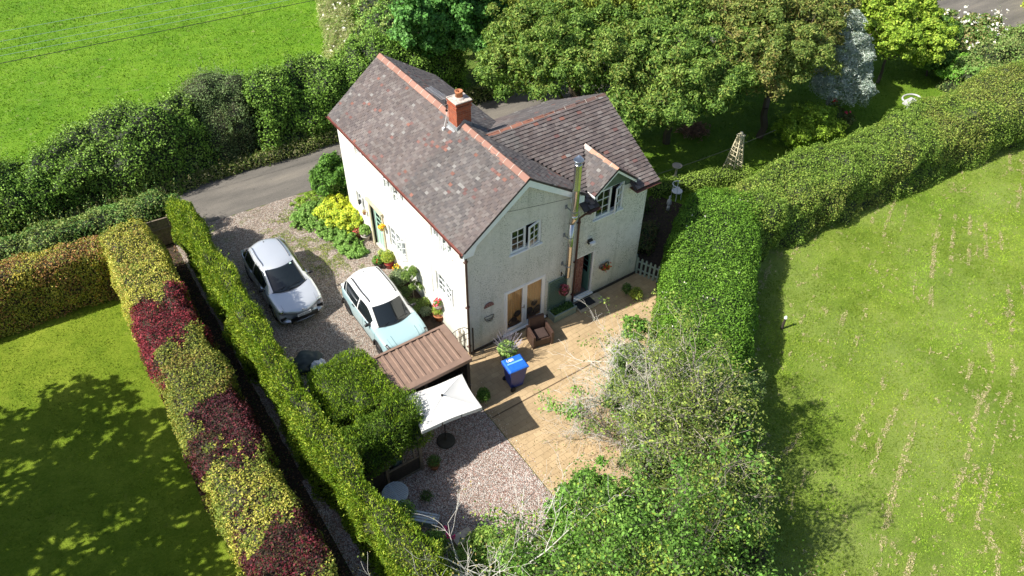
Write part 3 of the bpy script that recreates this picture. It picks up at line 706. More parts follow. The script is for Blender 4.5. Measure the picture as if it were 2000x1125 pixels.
m = MB(); m.prism([(EL,-0.13,zl(EL)-0.06),(RX,-0.13,RZ-0.06),(RX,-0.13,RZ-0.09),(EL,-0.13,zl(EL)-0.09)], (0,0.13,0)); m.prism([(4.55,-0.13,zr(4.55)-0.06),(RX,-0.13,RZ-0.06),(RX,-0.13,RZ-0.09),(4.55,-0.13,zr(4.55)-0.09)], (0,0.13,0))
m.build('soffit', M_WHITE, HOUSE)
m = MB()
for xe in (DX0+0.01, DX1-0.01): m.prism([(xe,-0.185,zd(xe)-0.03),(DXC,-0.185,DZ-0.025),(DXC,-0.185,DZ-0.15),(xe,-0.185,zd(xe)-0.15)], (0,0.025,0))
m.box(DX0+0.01, DX0+0.03, -0.16, 0.55, zd(DX0)-0.14, zd(DX0)-0.03); m.box(DX1-0.03, DX1-0.01, -0.16, 0.55, zd(DX0)-0.14, zd(DX0)-0.03)
m.build('dormer_bargeboard', plain('dormer_board', (0.86,0.88,0.88), 0.4), dorm)
def gutter(p0, p1, out, mat):
    mm = MB(); p0 = Vector(p0); p1 = Vector(p1); out = Vector(out); up = Vector((0,0,1)); vs = []
    for p in (p0, p1):
        for k in range(7):
            a = math.pi*k/6; vs.append(p + out*(0.055*(1-math.cos(a))) - up*0.055*math.sin(a))
        for k in range(7):
            a = math.pi*(6-k)/6; vs.append(p + out*(0.004+0.047*(1-math.cos(a)) )- up*0.045*math.sin(a))
    fs = [(k,(k+1)%14,14+(k+1)%14,14+k) for k in range(14)]
    mm.add(vs, fs); return mm.build('gutter', mat, HOUSE)
gutter((EL-0.035,Y0,zl(EL)-0.01), (EL-0.035,Y1,zl(EL)-0.01), (-1,0,0), plain('red_brown_gutter', (0.16,0.05,0.035), 0.4, var=0.15))
gutter((4.60,WE-0.02,zw(WE)-0.02), (5.12,WE-0.02,zw(WE)-0.02), (0,-1,0), M_BROWNP)
gutter((6.72,WE-0.02,zw(WE)-0.02), (WX,WE-0.02,zw(WE)-0.02), (0,-1,0), M_BROWNP)
m = MB(); m.box(EL,0.0,0.0,MAIN_L,zl(EL)-0.14,zl(EL)-0.115); m.box(EL,EL+0.02,0.0,MAIN_L,zl(EL)-0.117,zl(EL)-0.05); m.build('soffit', plain('eave_board', (0.16,0.07,0.05), 0.5), HOUSE); m = MB(); m.box(4.6,5.1,WE,0.01,zw(WE)-0.1,zw(WE)-0.085); m.build('soffit', plain('eave_board', (0.16,0.07,0.05), 0.5), HOUSE); m = MB(); m.box(6.74,7.8,WE,0.01,zw(WE)-0.1,zw(WE)-0.085); m.build('soffit', plain('eave_board', (0.16,0.07,0.05), 0.5), HOUSE)
def pipe(pts, r, name, mat, joints=()):
    mm = MB(); mm.sm = True; mm.tube(pts, r, 10)
    for z in joints:
        p = Vector(pts[-1]); mm.lathe([(r*1.25,-0.03),(r*1.25,0.03)], 10, (p.x, p.y, z)); mm.box(p.x-r*1.9, p.x+r*1.9, p.y-0.004, p.y+0.06, z-0.02, z+0.02)
    return mm.build(name, mat, HOUSE)
pipe([(EL-0.09,-0.08,4.86),(EL-0.06,-0.07,4.72),(-0.06,-0.05,4.55),(-0.055,-0.05,0.12)], 0.04, 'downpipe', M_BROWNP, (4.4,2.4,0.5))
pipe([(4.66,WE-0.08,zw(WE)-0.07),(4.62,-0.2,4.42),(4.5,-0.055,4.2),(4.5,-0.055,0.1)], 0.04, 'downpipe', M_BROWNP, (4.0,2.2,0.6))
pipe([(-0.035,4.38,4.8),(-0.035,4.38,1.2)], 0.012, 'overflow_pipe', M_WHITE); pipe([(-0.035,2.42,4.8),(-0.035,2.42,1.2)], 0.012, 'overflow_pipe', M_WHITE)
m = MB(); m.box(-0.16,-0.0,0.72,0.86,4.55,4.68); m.build('vent', M_BROWNP, HOUSE)

# ---- chimney
def brick_mat():
    g = NT('chimney_brick'); br = g.n.new('ShaderNodeTexBrick'); mp = g.n.new('ShaderNodeMapping'); mp.inputs['Rotation'].default_value = (math.radians(90),0,0)
    sx = g.n.new('ShaderNodeSeparateXYZ'); g.l.new(g.tc, sx.inputs[0]); cb = g.n.new('ShaderNodeCombineXYZ')
    g.l.new(g.math('ADD', sx.outputs[0], sx.outputs[1]), cb.inputs[0]); g.l.new(sx.outputs[2], cb.inputs[1]); g.l.new(cb.outputs[0], br.inputs['Vector'])
    br.inputs['Scale'].default_value = 1; br.inputs['Brick Width'].default_value = 0.225; br.inputs['Row Height'].default_value = 0.075; br.inputs['Mortar Size'].default_value = 0.006
    br.inputs['Color1'].default_value = (0.40,0.11,0.055,1); br.inputs['Color2'].default_value = (0.27,0.07,0.04,1); br.inputs['Mortar'].default_value = (0.30,0.17,0.12,1)
    g.bump(g.math('MULTIPLY', br.outputs[1], -1.0), 0.6, 0.01)
    return g.out(g.mix(0.5, br.outputs[0], g.ramp(g.noise(7, 5), [(0.3, 0.6), (0.7, 1.3)]), 'MULTIPLY'), 0.85)
M_BRICK = brick_mat()
m = MB(); m.box(1.97,2.53,3.62,4.16,6.2,7.50); m.box(1.945,2.555,3.595,4.185,7.36,7.44); m.box(1.93,2.57,3.58,4.20,7.50,7.57)
chim = m.build('chimney', M_BRICK, HOUSE, bevel=0.004)
m = MB(); m.box(1.925,2.575,3.575,4.205,7.57,7.61); m.lathe([(0.20,7.61),(0.15,7.66)], 14, (2.25,3.89,0)); m.build('mortar_cap', plain('flaunching', (0.47,0.41,0.36), 0.9, var=0.3, vscale=14), chim, bevel=0.01)
m = MB(); m.sm = True; m.lathe([(0.13,7.62),(0.125,7.80),(0.14,7.81),(0.14,7.86),(0.105,7.86),(0.10,7.65)], 18, (2.27,3.92,0)); m.build('chimney_pot', M_TERRA, chim)
m = MB(); f0 = 0.022
m.prism([(1.97-f0,3.60,zl(1.97)+0.02),(1.97-f0,4.18,zl(1.97)+0.02),(1.97-f0,4.18,zl(1.97)+0.17),(1.97-f0,3.60,zl(1.97)+0.17)], (f0,0,0))
m.prism([(1.95,3.62-f0,zl(1.95)+0.02),(2.25,3.62-f0,RZ+0.03),(2.55,3.62-f0,zr(2.55)+0.02),(2.55,3.62-f0,zr(2.55)+0.18),(2.25,3.62-f0,RZ+0.19),(1.95,3.62-f0,zl(1.95)+0.18)], (0,f0,0))
m.quad((1.80,3.52,zl(1.80)+0.035),(1.80,4.26,zl(1.80)+0.035),(1.96,4.26,zl(1.96)+0.035),(1.96,3.52,zl(1.96)+0.035))
m.quad((1.96,3.44,zl(1.96)+0.035),(1.96,3.60,zl(1.96)+0.035),(2.12,3.60,zl(2.12)+0.035),(2.12,3.44,zl(2.12)+0.035))
m.build('flashing', M_LEAD, chim)
m = MB(); m.box(1.72,1.80,4.14,4.22,zl(1.76)+0.03,zl(1.76)+0.13); m.tube([(1.78,4.2,zl(1.78)+0.09),(1.88,4.22,6.75),(1.94,4.19,7.1)], 0.008, 5); m.build('cable_box', M_WHITE, chim)
# TV aerial strapped to the chimney
A0 = Vector((1.93,4.22,7.05)); m = MB(); m.tube([A0, A0+Vector((0,0,0.55))], 0.014, 8); m.box(A0.x-0.03,A0.x+0.03,A0.y-0.06,A0.y+0.02,7.08,7.12); m.box(A0.x-0.03,A0.x+0.03,A0.y-0.06,A0.y+0.02,7.3,7.34)
ae = m.build('tv_aerial', M_IRON, None, origin=tuple(A0)); tag(ae, 'grey rooftop television aerial with many short rods strapped to the brick chimney', 'aerial')
bd = Vector((-0.10,1.0,0)).normalized(); c0 = A0 + Vector((0,0,0.45)); m = MB(); m.tube([c0-bd*0.15, c0+bd*1.05], 0.010, 6); m.build('boom', plain('aerial_grey', (0.4,0.4,0.4), 0.4, 0.5), ae)
m = MB(); sd = Vector((1,0.1,0))
for i in range(13):
    p = c0 + bd*(0.08+0.075*i); m.tube([p-sd*0.14+Vector((0,0,0.02)), p+sd*0.14+Vector((0,0,0.02))], 0.010, 5)
for z in (-0.12, 0.12): m.tube([c0-bd*0.1-sd*0.2+Vector((0,0,z)), c0-bd*0.1+sd*0.2+Vector((0,0,z))], 0.008, 5)
m.build('rods', plain('aerial_alloy', (0.7,0.7,0.7), 0.35, 0.6), ae)

# ---- flue
m = MB(); m.sm = True
fx, fy = 4.02, -0.22
m.lathe([(0.09,1.86),(0.10,1.88),(0.10,3.3),(0.107,3.32),(0.10,3.34),(0.10,4.32)], 20, (fx,fy,0)); m.tube([(fx,fy,4.30),(fx,fy-0.02,4.42),(fx-0.02,-0.34,4.62),(fx-0.02,-0.34,4.75)], [0.10,0.11,0.125,0.125], 20)
m.lathe([(0.125,4.74),(0.132,4.76),(0.132,4.80),(0.125,4.82),(0.125,5.72),(0.134,5.74),(0.134,5.79),(0.125,5.81),(0.125,6.72),(0.12,6.74)], 22, (fx-0.02,-0.34,0))
fl = m.build('flue', M_STEEL, HOUSE)
m = MB(); m.sm = True; m.lathe([(0.10,6.72),(0.10,6.86),(0.12,6.87)], 20, (fx-0.02,-0.34,0)); m.lathe([(0.165,6.90),(0.17,6.89),(0.02,7.06),(0.0,7.065)], 20, (fx-0.02,-0.34,0)); m.lathe([(0.155,6.90),(0.0,6.96)], 20, (fx-0.02,-0.34,0))
for k in range(4): a = k*math.pi/2; m.box(fx-0.02+0.11*math.cos(a)-0.008, fx-0.02+0.11*math.cos(a)+0.008, -0.34+0.11*math.sin(a)-0.008, -0.34+0.11*math.sin(a)+0.008, 6.8, 6.93)
m.build('cowl', plain('cowl_galvanised', (0.55,0.62,0.68), 0.3, 0.9), fl)
m = MB()
for z, yy in ((2.4,-0.22),(3.7,-0.22),(4.9,-0.34)):
    m = MB(); m.box(fx-0.13,fx-0.10,yy,0.0,z-0.02,z+0.02); m.box(fx-0.16,fx-0.07,-0.02,0.0,z-0.08,z+0.08); m.lathe([(0.106 if yy>-0.3 else 0.132,z-0.02),(0.106 if yy>-0.3 else 0.132,z+0.02)], 20, (fx if yy>-0.3 else fx-0.02,yy,0)); m.build('bracket', M_LEAD, fl)

# ---- windows
def window(O, u, n, a0, a1, z0, z1, lights, grid=(2,3), openl=(), rec=0.10, sill=True, angs=None):
    """white casement window set back in its opening; lights = relative widths"""
    O = Vector(O); u = Vector(u); n = Vector(n); up = Vector((0,0,1))
    P = lambda a, z, d: O + u*a + up*z + n*d
    f = 0.055
    m = MB()
    def bar(m, a0, a1, z0, z1, d0, d1):
        vs = [P(a,z,d) for z in (z0,z1) for a, d in ((a0,d0),(a1,d0),(a1,d1),(a0,d1))]
        m.add(vs, [(0,3,2,1),(4,5,6,7),(0,1,5,4),(1,2,6,5),(2,3,7,6),(3,0,4,7)])
    d0, d1 = -rec-0.06, -rec+0.01
    bar(m, a0, a1, z0, z0+f, d0, d1); bar(m, a0, a1, z1-f, z1, d0, d1); bar(m, a0, a0+f, z0+f, z1-f, d0, d1); bar(m, a1-f, a1, z0+f, z1-f, d0, d1)
    tot = sum(lights); x = a0+f; W = (a1-a0-2*f); cuts = []
    for i, l in enumerate(lights):
        cuts.append((x, x+W*l/tot)); x += W*l/tot
        if i < len(lights)-1: bar(m, x-0.022, x+0.022, z0+f, z1-f, d0, d1)
    fr = m.build('window', M_WHITE, HOUSE, bevel=0.004)
    if sill:
        m = MB(); bar(m, a0-0.04, a1+0.04, z0-0.05, z0-0.002, -rec-0.02, 0.05); m.build('sill', M_WHITE, fr, bevel=0.006)
    for i, (c0, c1) in enumerate(cuts):
        c0 += 0.02 if i else 0; c1 -= 0.02 if i < len(cuts)-1 else 0
        w_ = c1-c0; h0, h1 = z0+f, z1-f; hh = h1-h0
        ang = 0; side = 1
        for oi, oa, os_ in openl:
            if oi == i: ang, side = oa, os_
        mf = MB(); mg = MB()
        hinge = P(c1 if side > 0 else c0, h0, -rec+0.015)
        ca, sa = math.cos(ang), math.sin(ang)
        du = u*(-side)*ca + n*sa                                   # from hinge to free edge
        dn = n*ca + u*side*sa
        def Q(a, z, d): return hinge + du*a + up*z + dn*d
        def b2(m, a0, a1, z0, z1, d0, d1):
            vs = [Q(a,z,d) for z in (z0,z1) for a, d in ((a0,d0),(a1,d0),(a1,d1),(a0,d1))]
            m.add(vs, [(0,3,2,1),(4,5,6,7),(0,1,5,4),(1,2,6,5),(2,3,7,6),(3,0,4,7)])
        t = 0.045
        b2(mf,0,w_,0,t,-0.04,0.012); b2(mf,0,w_,hh-t,hh,-0.04,0.012); b2(mf,0,t,t,hh-t,-0.04,0.012); b2(mf,w_-t,w_,t,hh-t,-0.04,0.012)
        gx, gz = grid
        for k in range(1, gx): a = t+(w_-2*t)*k/gx; b2(mf, a-0.009, a+0.009, t, hh-t, -0.028, 0.002)
        for k in range(1, gz): z = t+(hh-2*t)*k/gz; b2(mf, t, w_-t, z-0.009, z+0.009, -0.0285, 0.0025)
        mf.build('casement', M_WHITE, fr)
        b2(mg, t, w_-t, t, hh-t, -0.018, -0.012); mg.build('pane', M_GLASS, fr)
    return fr
LX = ((0,0,0),(0,1,0),(-1,0,0)); GY = ((0,0,0),(1,0,0),(0,-1,0))
window(*LX, *LH['w1'], (1,1), (2,2), ()); window(*LX, *LH['w2'], (1,1,1), (2,2), ((1,0.6,1),(2,0.25,-1)), 0.08)
window(*LX, *LH['w3'], (1,1,1), (2,2), ((1,0.6,1),(0,0.5,-1)), 0.08); window(*LX, *LH['w4'], (1,1), (1,2), ((0,0.5,1),), 0.08)
window(*LX, *LH['w5'], (1,1,1), (2,3), ((0,0.9,-1),), 0.08); window(*LX, *LH['w6'], (1,1), (2,3), ((0,0.15,1),), 0.08)
window(*GY, *GH['up'], (1,1), (2,3), ((1,0.28,1),), 0.06)
window((0,0.012,0), (1,0,0), (0,-1,0), *WH['dorm'], (1.25,1), (2,3), ((1,0.42,1),), 0.04)
# curtains and things seen through the glass
m = MB(); vs = []; n_ = 90
def curtain(x0, x1, y, z0, z1, col, name, amp=0.03, parent=HOUSE, axis=0):
    mm = MB(); mm.sm = True; k = int((x1-x0)*60); vs = []
    for z in (z0, z1):
        for i in range(k+1):
            a = x0+(x1-x0)*i/k; d = amp*math.sin(a*48+math.sin(a*9)*2)
            vs.append((a, y+d, z) if axis == 0 else (y+d, a, z))
    mm.add(vs, [(i,i+1,k+2+i,k+1+i) for i in range(k)]); return mm.build(name, col, parent)
def curtain_mat():
    g = NT('orange_curtain'); mp = g.mapping(0, (9,9,9)); wv = g.n.new('ShaderNodeTexWave'); wv.bands_direction = 'Z'; g.l.new(mp, wv.inputs[0]); wv.inputs['Scale'].default_value = 0.9
    return g.out(g.mix(g.math('MULTIPLY', wv.outputs[1], 0.5), (0.66,0.38,0.17), (0.52,0.27,0.11)), 0.9)
for k_ in ('w1','w2','w3','w5','w6'):
    y0_, y1_, z0_, z1_ = LH[k_]; curtain(y0_+0.08, y1_-0.08, 0.19, z0_+0.07, z1_-0.07, plain('net_curtain', (0.42,0.43,0.44), 0.9), 'net_curtain', 0.012, HOUSE, 1)
# French doors
def bar3(m, x0, x1, y0, y1, z0, z1): m.box(x0,x1,y0,y1,z0,z1)
x0, x1, z0, z1 = GH['french']
m = MB(); m.box(x0,x0+0.06,0.02,0.09,z0,z1); m.box(x1-0.06,x1,0.02,0.09,z0,z1); m.box(x0+0.06,x1-0.06,0.02,0.09,z1-0.06,z1); m.box(x0+0.06,x1-0.06,0.02,0.09,z0,z0+0.05)
fd = m.build('french_doors', M_WHITE, HOUSE, bevel=0.004)
m = MB(); m.box(x0-0.05,x1+0.05,-0.09,0.02,z0-0.05,z0-0.002); m.build('sill', M_WHITE, fd, bevel=0.006)
xc = (x0+x1)/2
for a, b in ((x0+0.062, xc-0.004), (xc+0.004, x1-0.062)):
    m = MB(); t = 0.095; zz0, zz1 = z0+0.052, z1-0.062
    m.box(a,a+t,0.0,0.065,zz0,zz1); m.box(b-t,b,0.0,0.065,zz0,zz1); m.box(a+t,b-t,0.0,0.065,zz0,zz0+t+0.03); m.box(a+t,b-t,0.0,0.065,zz1-t,zz1)
    m.build('door_leaf', M_WHITE, fd, bevel=0.006)
    m = MB(); m.box(a+t,b-t,0.025,0.032,zz0+t+0.03,zz1-t); m.build('pane', M_GLASS, fd)
m = MB(); m.box(xc-0.055,xc-0.035,-0.035,0.0,1.08,1.26); m.box(xc-0.15,xc-0.035,-0.045,-0.03,1.16,1.18); m.build('handle', plain('chrome', (0.7,0.7,0.7), 0.2, 1.0), fd)
curtain(x0+0.10, x1-0.10, 0.105, z0+0.05, z1-0.1, curtain_mat(), 'curtain', 0.022, fd)
# dark household clutter standing behind the glass
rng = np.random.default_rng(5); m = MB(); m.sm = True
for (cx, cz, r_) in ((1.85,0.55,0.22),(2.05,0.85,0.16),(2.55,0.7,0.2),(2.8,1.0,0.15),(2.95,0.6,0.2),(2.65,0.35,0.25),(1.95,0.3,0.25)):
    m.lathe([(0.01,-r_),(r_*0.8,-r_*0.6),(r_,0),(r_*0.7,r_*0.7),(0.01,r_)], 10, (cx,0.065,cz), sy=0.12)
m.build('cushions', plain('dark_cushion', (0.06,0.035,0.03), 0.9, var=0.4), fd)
# open back door
x0, x1, z0, z1 = WH['door']
m = MB(); m.box(x0,x0+0.05,0.03,0.10,z0,z1); m.box(x1-0.06,x1,0.03,0.10,z0,z1); m.box(x0+0.05,x1-0.06,0.03,0.10,z1-0.06,z1); m.box(x0+0.05,x1-0.06,0.03,0.10,z0,z0+0.05); m.box(x0-0.02,x1+0.04,-0.07,0.03,z0-0.06,z0-0.002)
bd_ = m.build('back_door_frame', M_WHITE, HOUSE, bevel=0.004)
m = MB(); xa = x1-0.10; m.box(xa-0.04,xa,0.10,0.18,z0+0.05,z1-0.08); m.box(xa-0.04,xa,0.78,0.86,z0+0.05,z1-0.08); m.box(xa-0.04,xa,0.18,0.78,z0+0.05,z0+0.9); m.box(xa-0.04,xa,0.18,0.78,z1-0.2,z1-0.08)
for k in (1,2,3): m.box(xa-0.035,xa-0.005,0.18,0.78,z0+0.9+k*0.27,z0+0.915+k*0.27)
m.build('open_door_leaf', plain('green_door', (0.10,0.22,0.19), 0.4), bd_)
def cm2():
    g = NT('tartan_curtain'); return g.out(g.mix(g.ramp(g.noise(4, 3, 0.5, g.mapping(0, (14,1,3))), [(0.45, 0.0), (0.55, 1.0)]), (0.22,0.09,0.075), (0.34,0.20,0.16)), 0.9)
curtain(x0+0.06, x0+0.50, 0.17, z0+0.1, z1-0.1, cm2(), 'door_curtain', 0.03, bd_)
m = MB(); m.box(x0+0.05,x1,0.10,0.86,z0-0.06,z0+0.005); m.build('mat_inside', plain('hall_floor', (0.22,0.18,0.15), 0.8), bd_)
# front door on the sunny side
y0, y1, z0, z1 = LH['door']
m = MB(); m.box(0.08,0.16,y0,y0+0.06,z0,z1); m.box(0.08,0.16,y1-0.06,y1,z0,z1); m.box(0.08,0.16,y0+0.06,y1-0.06,z1-0.06,z1)
dr = m.build('front_door', M_SAGEL, HOUSE, bevel=0.004)
m = MB(); m.box(0.10,0.145,y0+0.062,y1-0.062,z0,z0+0.95); m.box(0.10,0.145,y0+0.062,y0+0.17,z0+0.95,z1-0.062); m.box(0.10,0.145,y1-0.17,y1-0.062,z0+0.95,z1-0.062); m.box(0.10,0.145,y0+0.17,y1-0.17,z1-0.17,z1-0.062)
for k in (1,2,3): m.box(0.108,0.138,y0+0.17,y1-0.17,z0+0.95+k*0.235,z0+0.965+k*0.235)
m.box(0.107,0.139,(y0+y1)/2-0.01,(y0+y1)/2+0.01,z0+0.95,z1-0.17)
for k in range(3): m.box(0.085,0.10,y0+0.15+k*0.24,y0+0.34+k*0.24,z0+0.12,z0+0.85)
m.build('door_leaf', plain('mint_door', (0.42,0.64,0.52), 0.45), dr, bevel=0.003)
m = MB(); m.box(0.12,0.125,y0+0.17,y1-0.17,z0+0.95,z1-0.17); m.build('pane', M_GLASS, dr)
m = MB(); m.box(-0.05,0.08,y1,y1+0.15,0,2.25); m.box(-0.05,0.08,y0-0.12,y0,0,2.25); m.box(-0.12,0.10,y0-0.18,y1+0.2,2.22,2.32); m.build('door_surround', plain('sandstone', (0.48,0.42,0.29), 0.85, var=0.2), dr, bevel=0.01)
m = MB(); m.box(-0.10,0.0,8.20,8.36,1.62,1.68); m.box(-0.12,-0.04,8.25,8.31,1.5,1.62); m.build('porch_lamp', M_BLACK, HOUSE)
m = MB(); m.box(5.02,5.20,-0.08,0.01,2.80,2.96); m.build('wall_light', M_BLACK, HOUSE)
m = MB(); m.box(5.06,5.24,-0.20,-0.08,2.78,2.88); m.box(5.03,5.27,-0.19,-0.08,2.885,2.90); o = m.build('lamp_head', M_WHITE, HOUSE, bevel=0.01)
m = MB(); m.tube([(1.46,0,5.80),(1.46,-0.09,5.82),(1.47,-0.1,5.76)], 0.012, 6); m.build('cable_hook', M_LEAD, HOUSE)
# ------------------------------------------------------------------ cars
def catmull(P, ts):
    P = np.array(P, float); n = len(P); i = np.clip(np.floor(ts).astype(int), 0, n-2); f = (ts-i)
    f = f.reshape(f.shape + (1,)*(P.ndim-1))
    p0 = P[np.maximum(i-1,0)]; p1 = P[i]; p2 = P[i+1]; p3 = P[np.minimum(i+2,n-1)]
    return 0.5*((2*p1)+(-p0+p2)*f+(2*p0-5*p1+4*p2-p3)*f**2+(-p0+3*p1-3*p2+p3)*f**3)
def car_paint(name, col, metal, rough=0.3):
    m, n, l, b = nodes(name); b.inputs['Base Color'].default_value = (*col,1); b.inputs['Metallic'].default_value = metal
    b.inputs['Roughness'].default_value = rough; b.inputs['Coat Weight'].default_value = 1.0; b.inputs['Coat Roughness'].default_value = 0.03
    return m
M_CARGLASS = plain('tinted_glass', (0.012,0.016,0.018), 0.04, spec=0.8)
M_CHROME = plain('chrome_trim', (0.75,0.75,0.76), 0.15, 1.0)
M_LAMPGL = plain('lamp_lens', (0.50,0.53,0.55), 0.08, 0.5)
def lower_section(w, zb, zs, zt):
    return [(0.0,zb),(w*0.70,zb),(w*0.93,zb+0.03),(w*0.985,zb+0.12),(w,zb+(zs-zb)*0.45),(w*0.992,zb+(zs-zb)*0.72),(w*0.965,zs-0.02),(w*0.90,zs+(zt-zs)*0.45),(w*0.72,zs+(zt-zs)*0.85),(w*0.38,zt),(0.0,zt+0.006)]
def make_car(loc, label, st, gh, axles, wr, paint, roofpaint, detail, rz=0):
    t = thing('parked_car', loc, label, 'car', 'cars parked on the gravel drive', rz)
    ORG[t] = Vector((0,0,0))
    secs = np.array([[(x, s[0], z) for x, z in lower_section(*s[1:])] for s in st])      # (ns, 11, 3)
    # round the plan of nose and tail: middle of the section further out than the corners
    nS = len(st)
    for k, s in enumerate(st):
        bow = s[0]
        fac = detail['bow_front'] if k < 4 else (detail['bow_rear'] if k > nS-4 else 0)
        wgt = {0:1,1:0.8,2:0.45,3:0.15}.get(k, {nS-1:1,nS-2:0.8,nS-3:0.4}.get(k, 0))
        for j in range(11):
            xr = secs[k,j,0]/max(s[1],0.01); secs[k,j,1] += (1 if k < 4 else -1)*fac*wgt*(xr**2)
    NS, NT_ = (nS-1)*8, 10*4
    def body(si, tj):
        si = np.atleast_1d(np.array(si, float)); tj = np.atleast_1d(np.array(tj, float))
        A = catmull(secs, si)                                   # (n, 11, 3)
        out = np.zeros((len(si), len(tj), 3))
        for q in range(len(si)): out[q] = catmull(A[q], tj)
        out[:,:,0] = np.maximum(out[:,:,0], 0)
        return out
    G = body(np.linspace(0, nS-1, NS+1), np.linspace(0, 10, NT_+1))
    m = MB(); m.sm = True
    R = G.copy(); Lm = G[:, 1:-1][:, ::-1].copy(); Lm[:,:,0] *= -1
    ring = np.concatenate([R, Lm], axis=1); K = ring.shape[1]
    vs = [tuple(p) for p in ring.reshape(-1,3)]
    fs = [(i*K+j, i*K+(j+1)%K, (i+1)*K+(j+1)%K, (i+1)*K+j) for i in range(NS) for j in range(K)]
    fs += [tuple(range(K))[::-1], tuple(range(NS*K, NS*K+K))]
    m.add(vs, fs); body_o = m.build('body', [paint, M_BLACK], t, local=True)
    bm = bmesh.new(); bm.from_mesh(body_o.data); bmesh.ops.recalc_face_normals(bm, faces=bm.faces[:]); bm.to_mesh(body_o.data); bm.free()
    # wheel wells cut out of the body
    for ya in axles:
        for sx in (-1, 1):
            c = MB(); c.lathe([(wr*1.16,-0.18),(wr*1.16,0.30)], 40, (0,0,0), M=Matrix.Rotation(sx*math.pi/2, 3, 'Y')); cut = c.build('cut', [M_BLACK], None); ORG.pop(cut)
            cut.location = Vector((sx*(st[nS//2][1]-0.10), ya, wr)); bpy.context.view_layer.update()
            for v in cut.data.vertices: v.co = v.co
            bm = bmesh.new(); bm.from_mesh(cut.data); bmesh.ops.recalc_face_normals(bm, faces=bm.faces[:])
            for f in bm.faces: f.material_index = 1
            bm.to_mesh(cut.data); bm.free(); cut.data.materials.append(M_BLACK)
            cut.parent = t; bpy.context.view_layer.update()
            md = body_o.modifiers.new('b', 'BOOLEAN'); md.operation = 'DIFFERENCE'; md.object = cut; md.solver = 'EXACT'
            md.material_mode = 'INDEX'
            dg = bpy.context.evaluated_depsgraph_get(); me = bpy.data.meshes.new_from_object(body_o.evaluated_get(dg)); body_o.modifiers.clear()
            old = body_o.data; body_o.data = me; bpy.data.meshes.remove(old); bpy.data.objects.remove(cut)
    def patch(s0, s1, t0, t1, off, name, mat, parent, ns=10, nt=8, mirror=True, trim=None):
        for sx in ((1,-1) if mirror else (1,)):
            P = body(np.linspace(s0,s1,ns+1), np.linspace(t0,t1,nt+1))
            if trim: P = trim(P, body)
            du = np.gradient(P, axis=0); dv = np.gradient(P, axis=1); N = np.cross(du, dv); N /= np.maximum(np.linalg.norm(N, axis=2, keepdims=True), 1e-9)
            cen = np.array([0,P[:,:,1].mean(),0.5]); 
            if np.sum(N*(P-cen)) < 0: N = -N
            Q = P + N*off; Q2 = P - N*0.01
            Q[:,:,0] *= sx; Q2[:,:,0] *= sx
            mm = MB(); mm.sm = True; n1, n2 = ns+1, nt+1
            f = [(i*n2+j, i*n2+j+1, (i+1)*n2+j+1, (i+1)*n2+j) for i in range(ns) for j in range(nt)]; o = n1*n2
            e = [(i*n2, (i+1)*n2, o+(i+1)*n2, o+i*n2) for i in range(ns)] + [(i*n2+nt, (i+1)*n2+nt, o+(i+1)*n2+nt, o+i*n2+nt) for i in range(ns)]
            e += [(j, j+1, o+j+1, o+j) for j in range(nt)] + [(ns*n2+j, ns*n2+j+1, o+ns*n2+j+1, o+ns*n2+j) for j in range(nt)]
            mm.add(list(map(tuple, Q.reshape(-1,3))) + list(map(tuple, Q2.reshape(-1,3))), f+e); mm.build(name, mat, parent, local=True)
    # greenhouse
    g = np.array(gh, float)      # (k, 3 points, 3)
    def cab(k, b):
        k = np.atleast_1d(np.array(k, float)); A = np.zeros((len(k),3,3))
        for q, kk in enumerate(k):
            i = min(int(kk), len(g)-2); f = kk-i
            A[q] = g[i]*(1-f)+g[i+1]*f if i in (0, len(g)-2) else catmull(g, np.array([kk]))[0]
        out = np.zeros((len(k), len(b), 3))
        for q in range(len(k)):
            bl, ed, ce = A[q]
            for j, bb in enumerate(b):
                if bb <= 1: p = bl*(1-bb)+ed*bb; p = p + np.array([0.035*math.sin(bb*math.pi),0,0])
                else:
                    c = bb-1; s_ = math.sin(c*math.pi/2); p = np.array([ed[0]*(1-c), ed[1]+(ce[1]-ed[1])*s_, ed[2]+(ce[2]-ed[2])*s_])
                out[q,j] = p
        return out
    nk = len(g)-1; B = np.concatenate([np.linspace(0,1,7), np.linspace(1,2,13)[1:]])
    for (ka, kb, b0, b1, nm, mt) in ((0, nk, 0, 2, 'cabin', roofpaint),):
        P = cab(np.linspace(0,nk,nk*8+1), B); Lp = P[:, :-1][:, ::-1].copy(); Lp[:,:,0] *= -1; Q = np.concatenate([P, Lp], axis=1); K = Q.shape[1]; n1 = Q.shape[0]
        m = MB(); m.sm = True; m.add(list(map(tuple, Q.reshape(-1,3))), [(i*K+j, i*K+j+1, (i+1)*K+j+1, (i+1)*K+j) for i in range(n1-1) for j in range(K-1)])
        cabin = m.build(nm, mt, t, local=True)
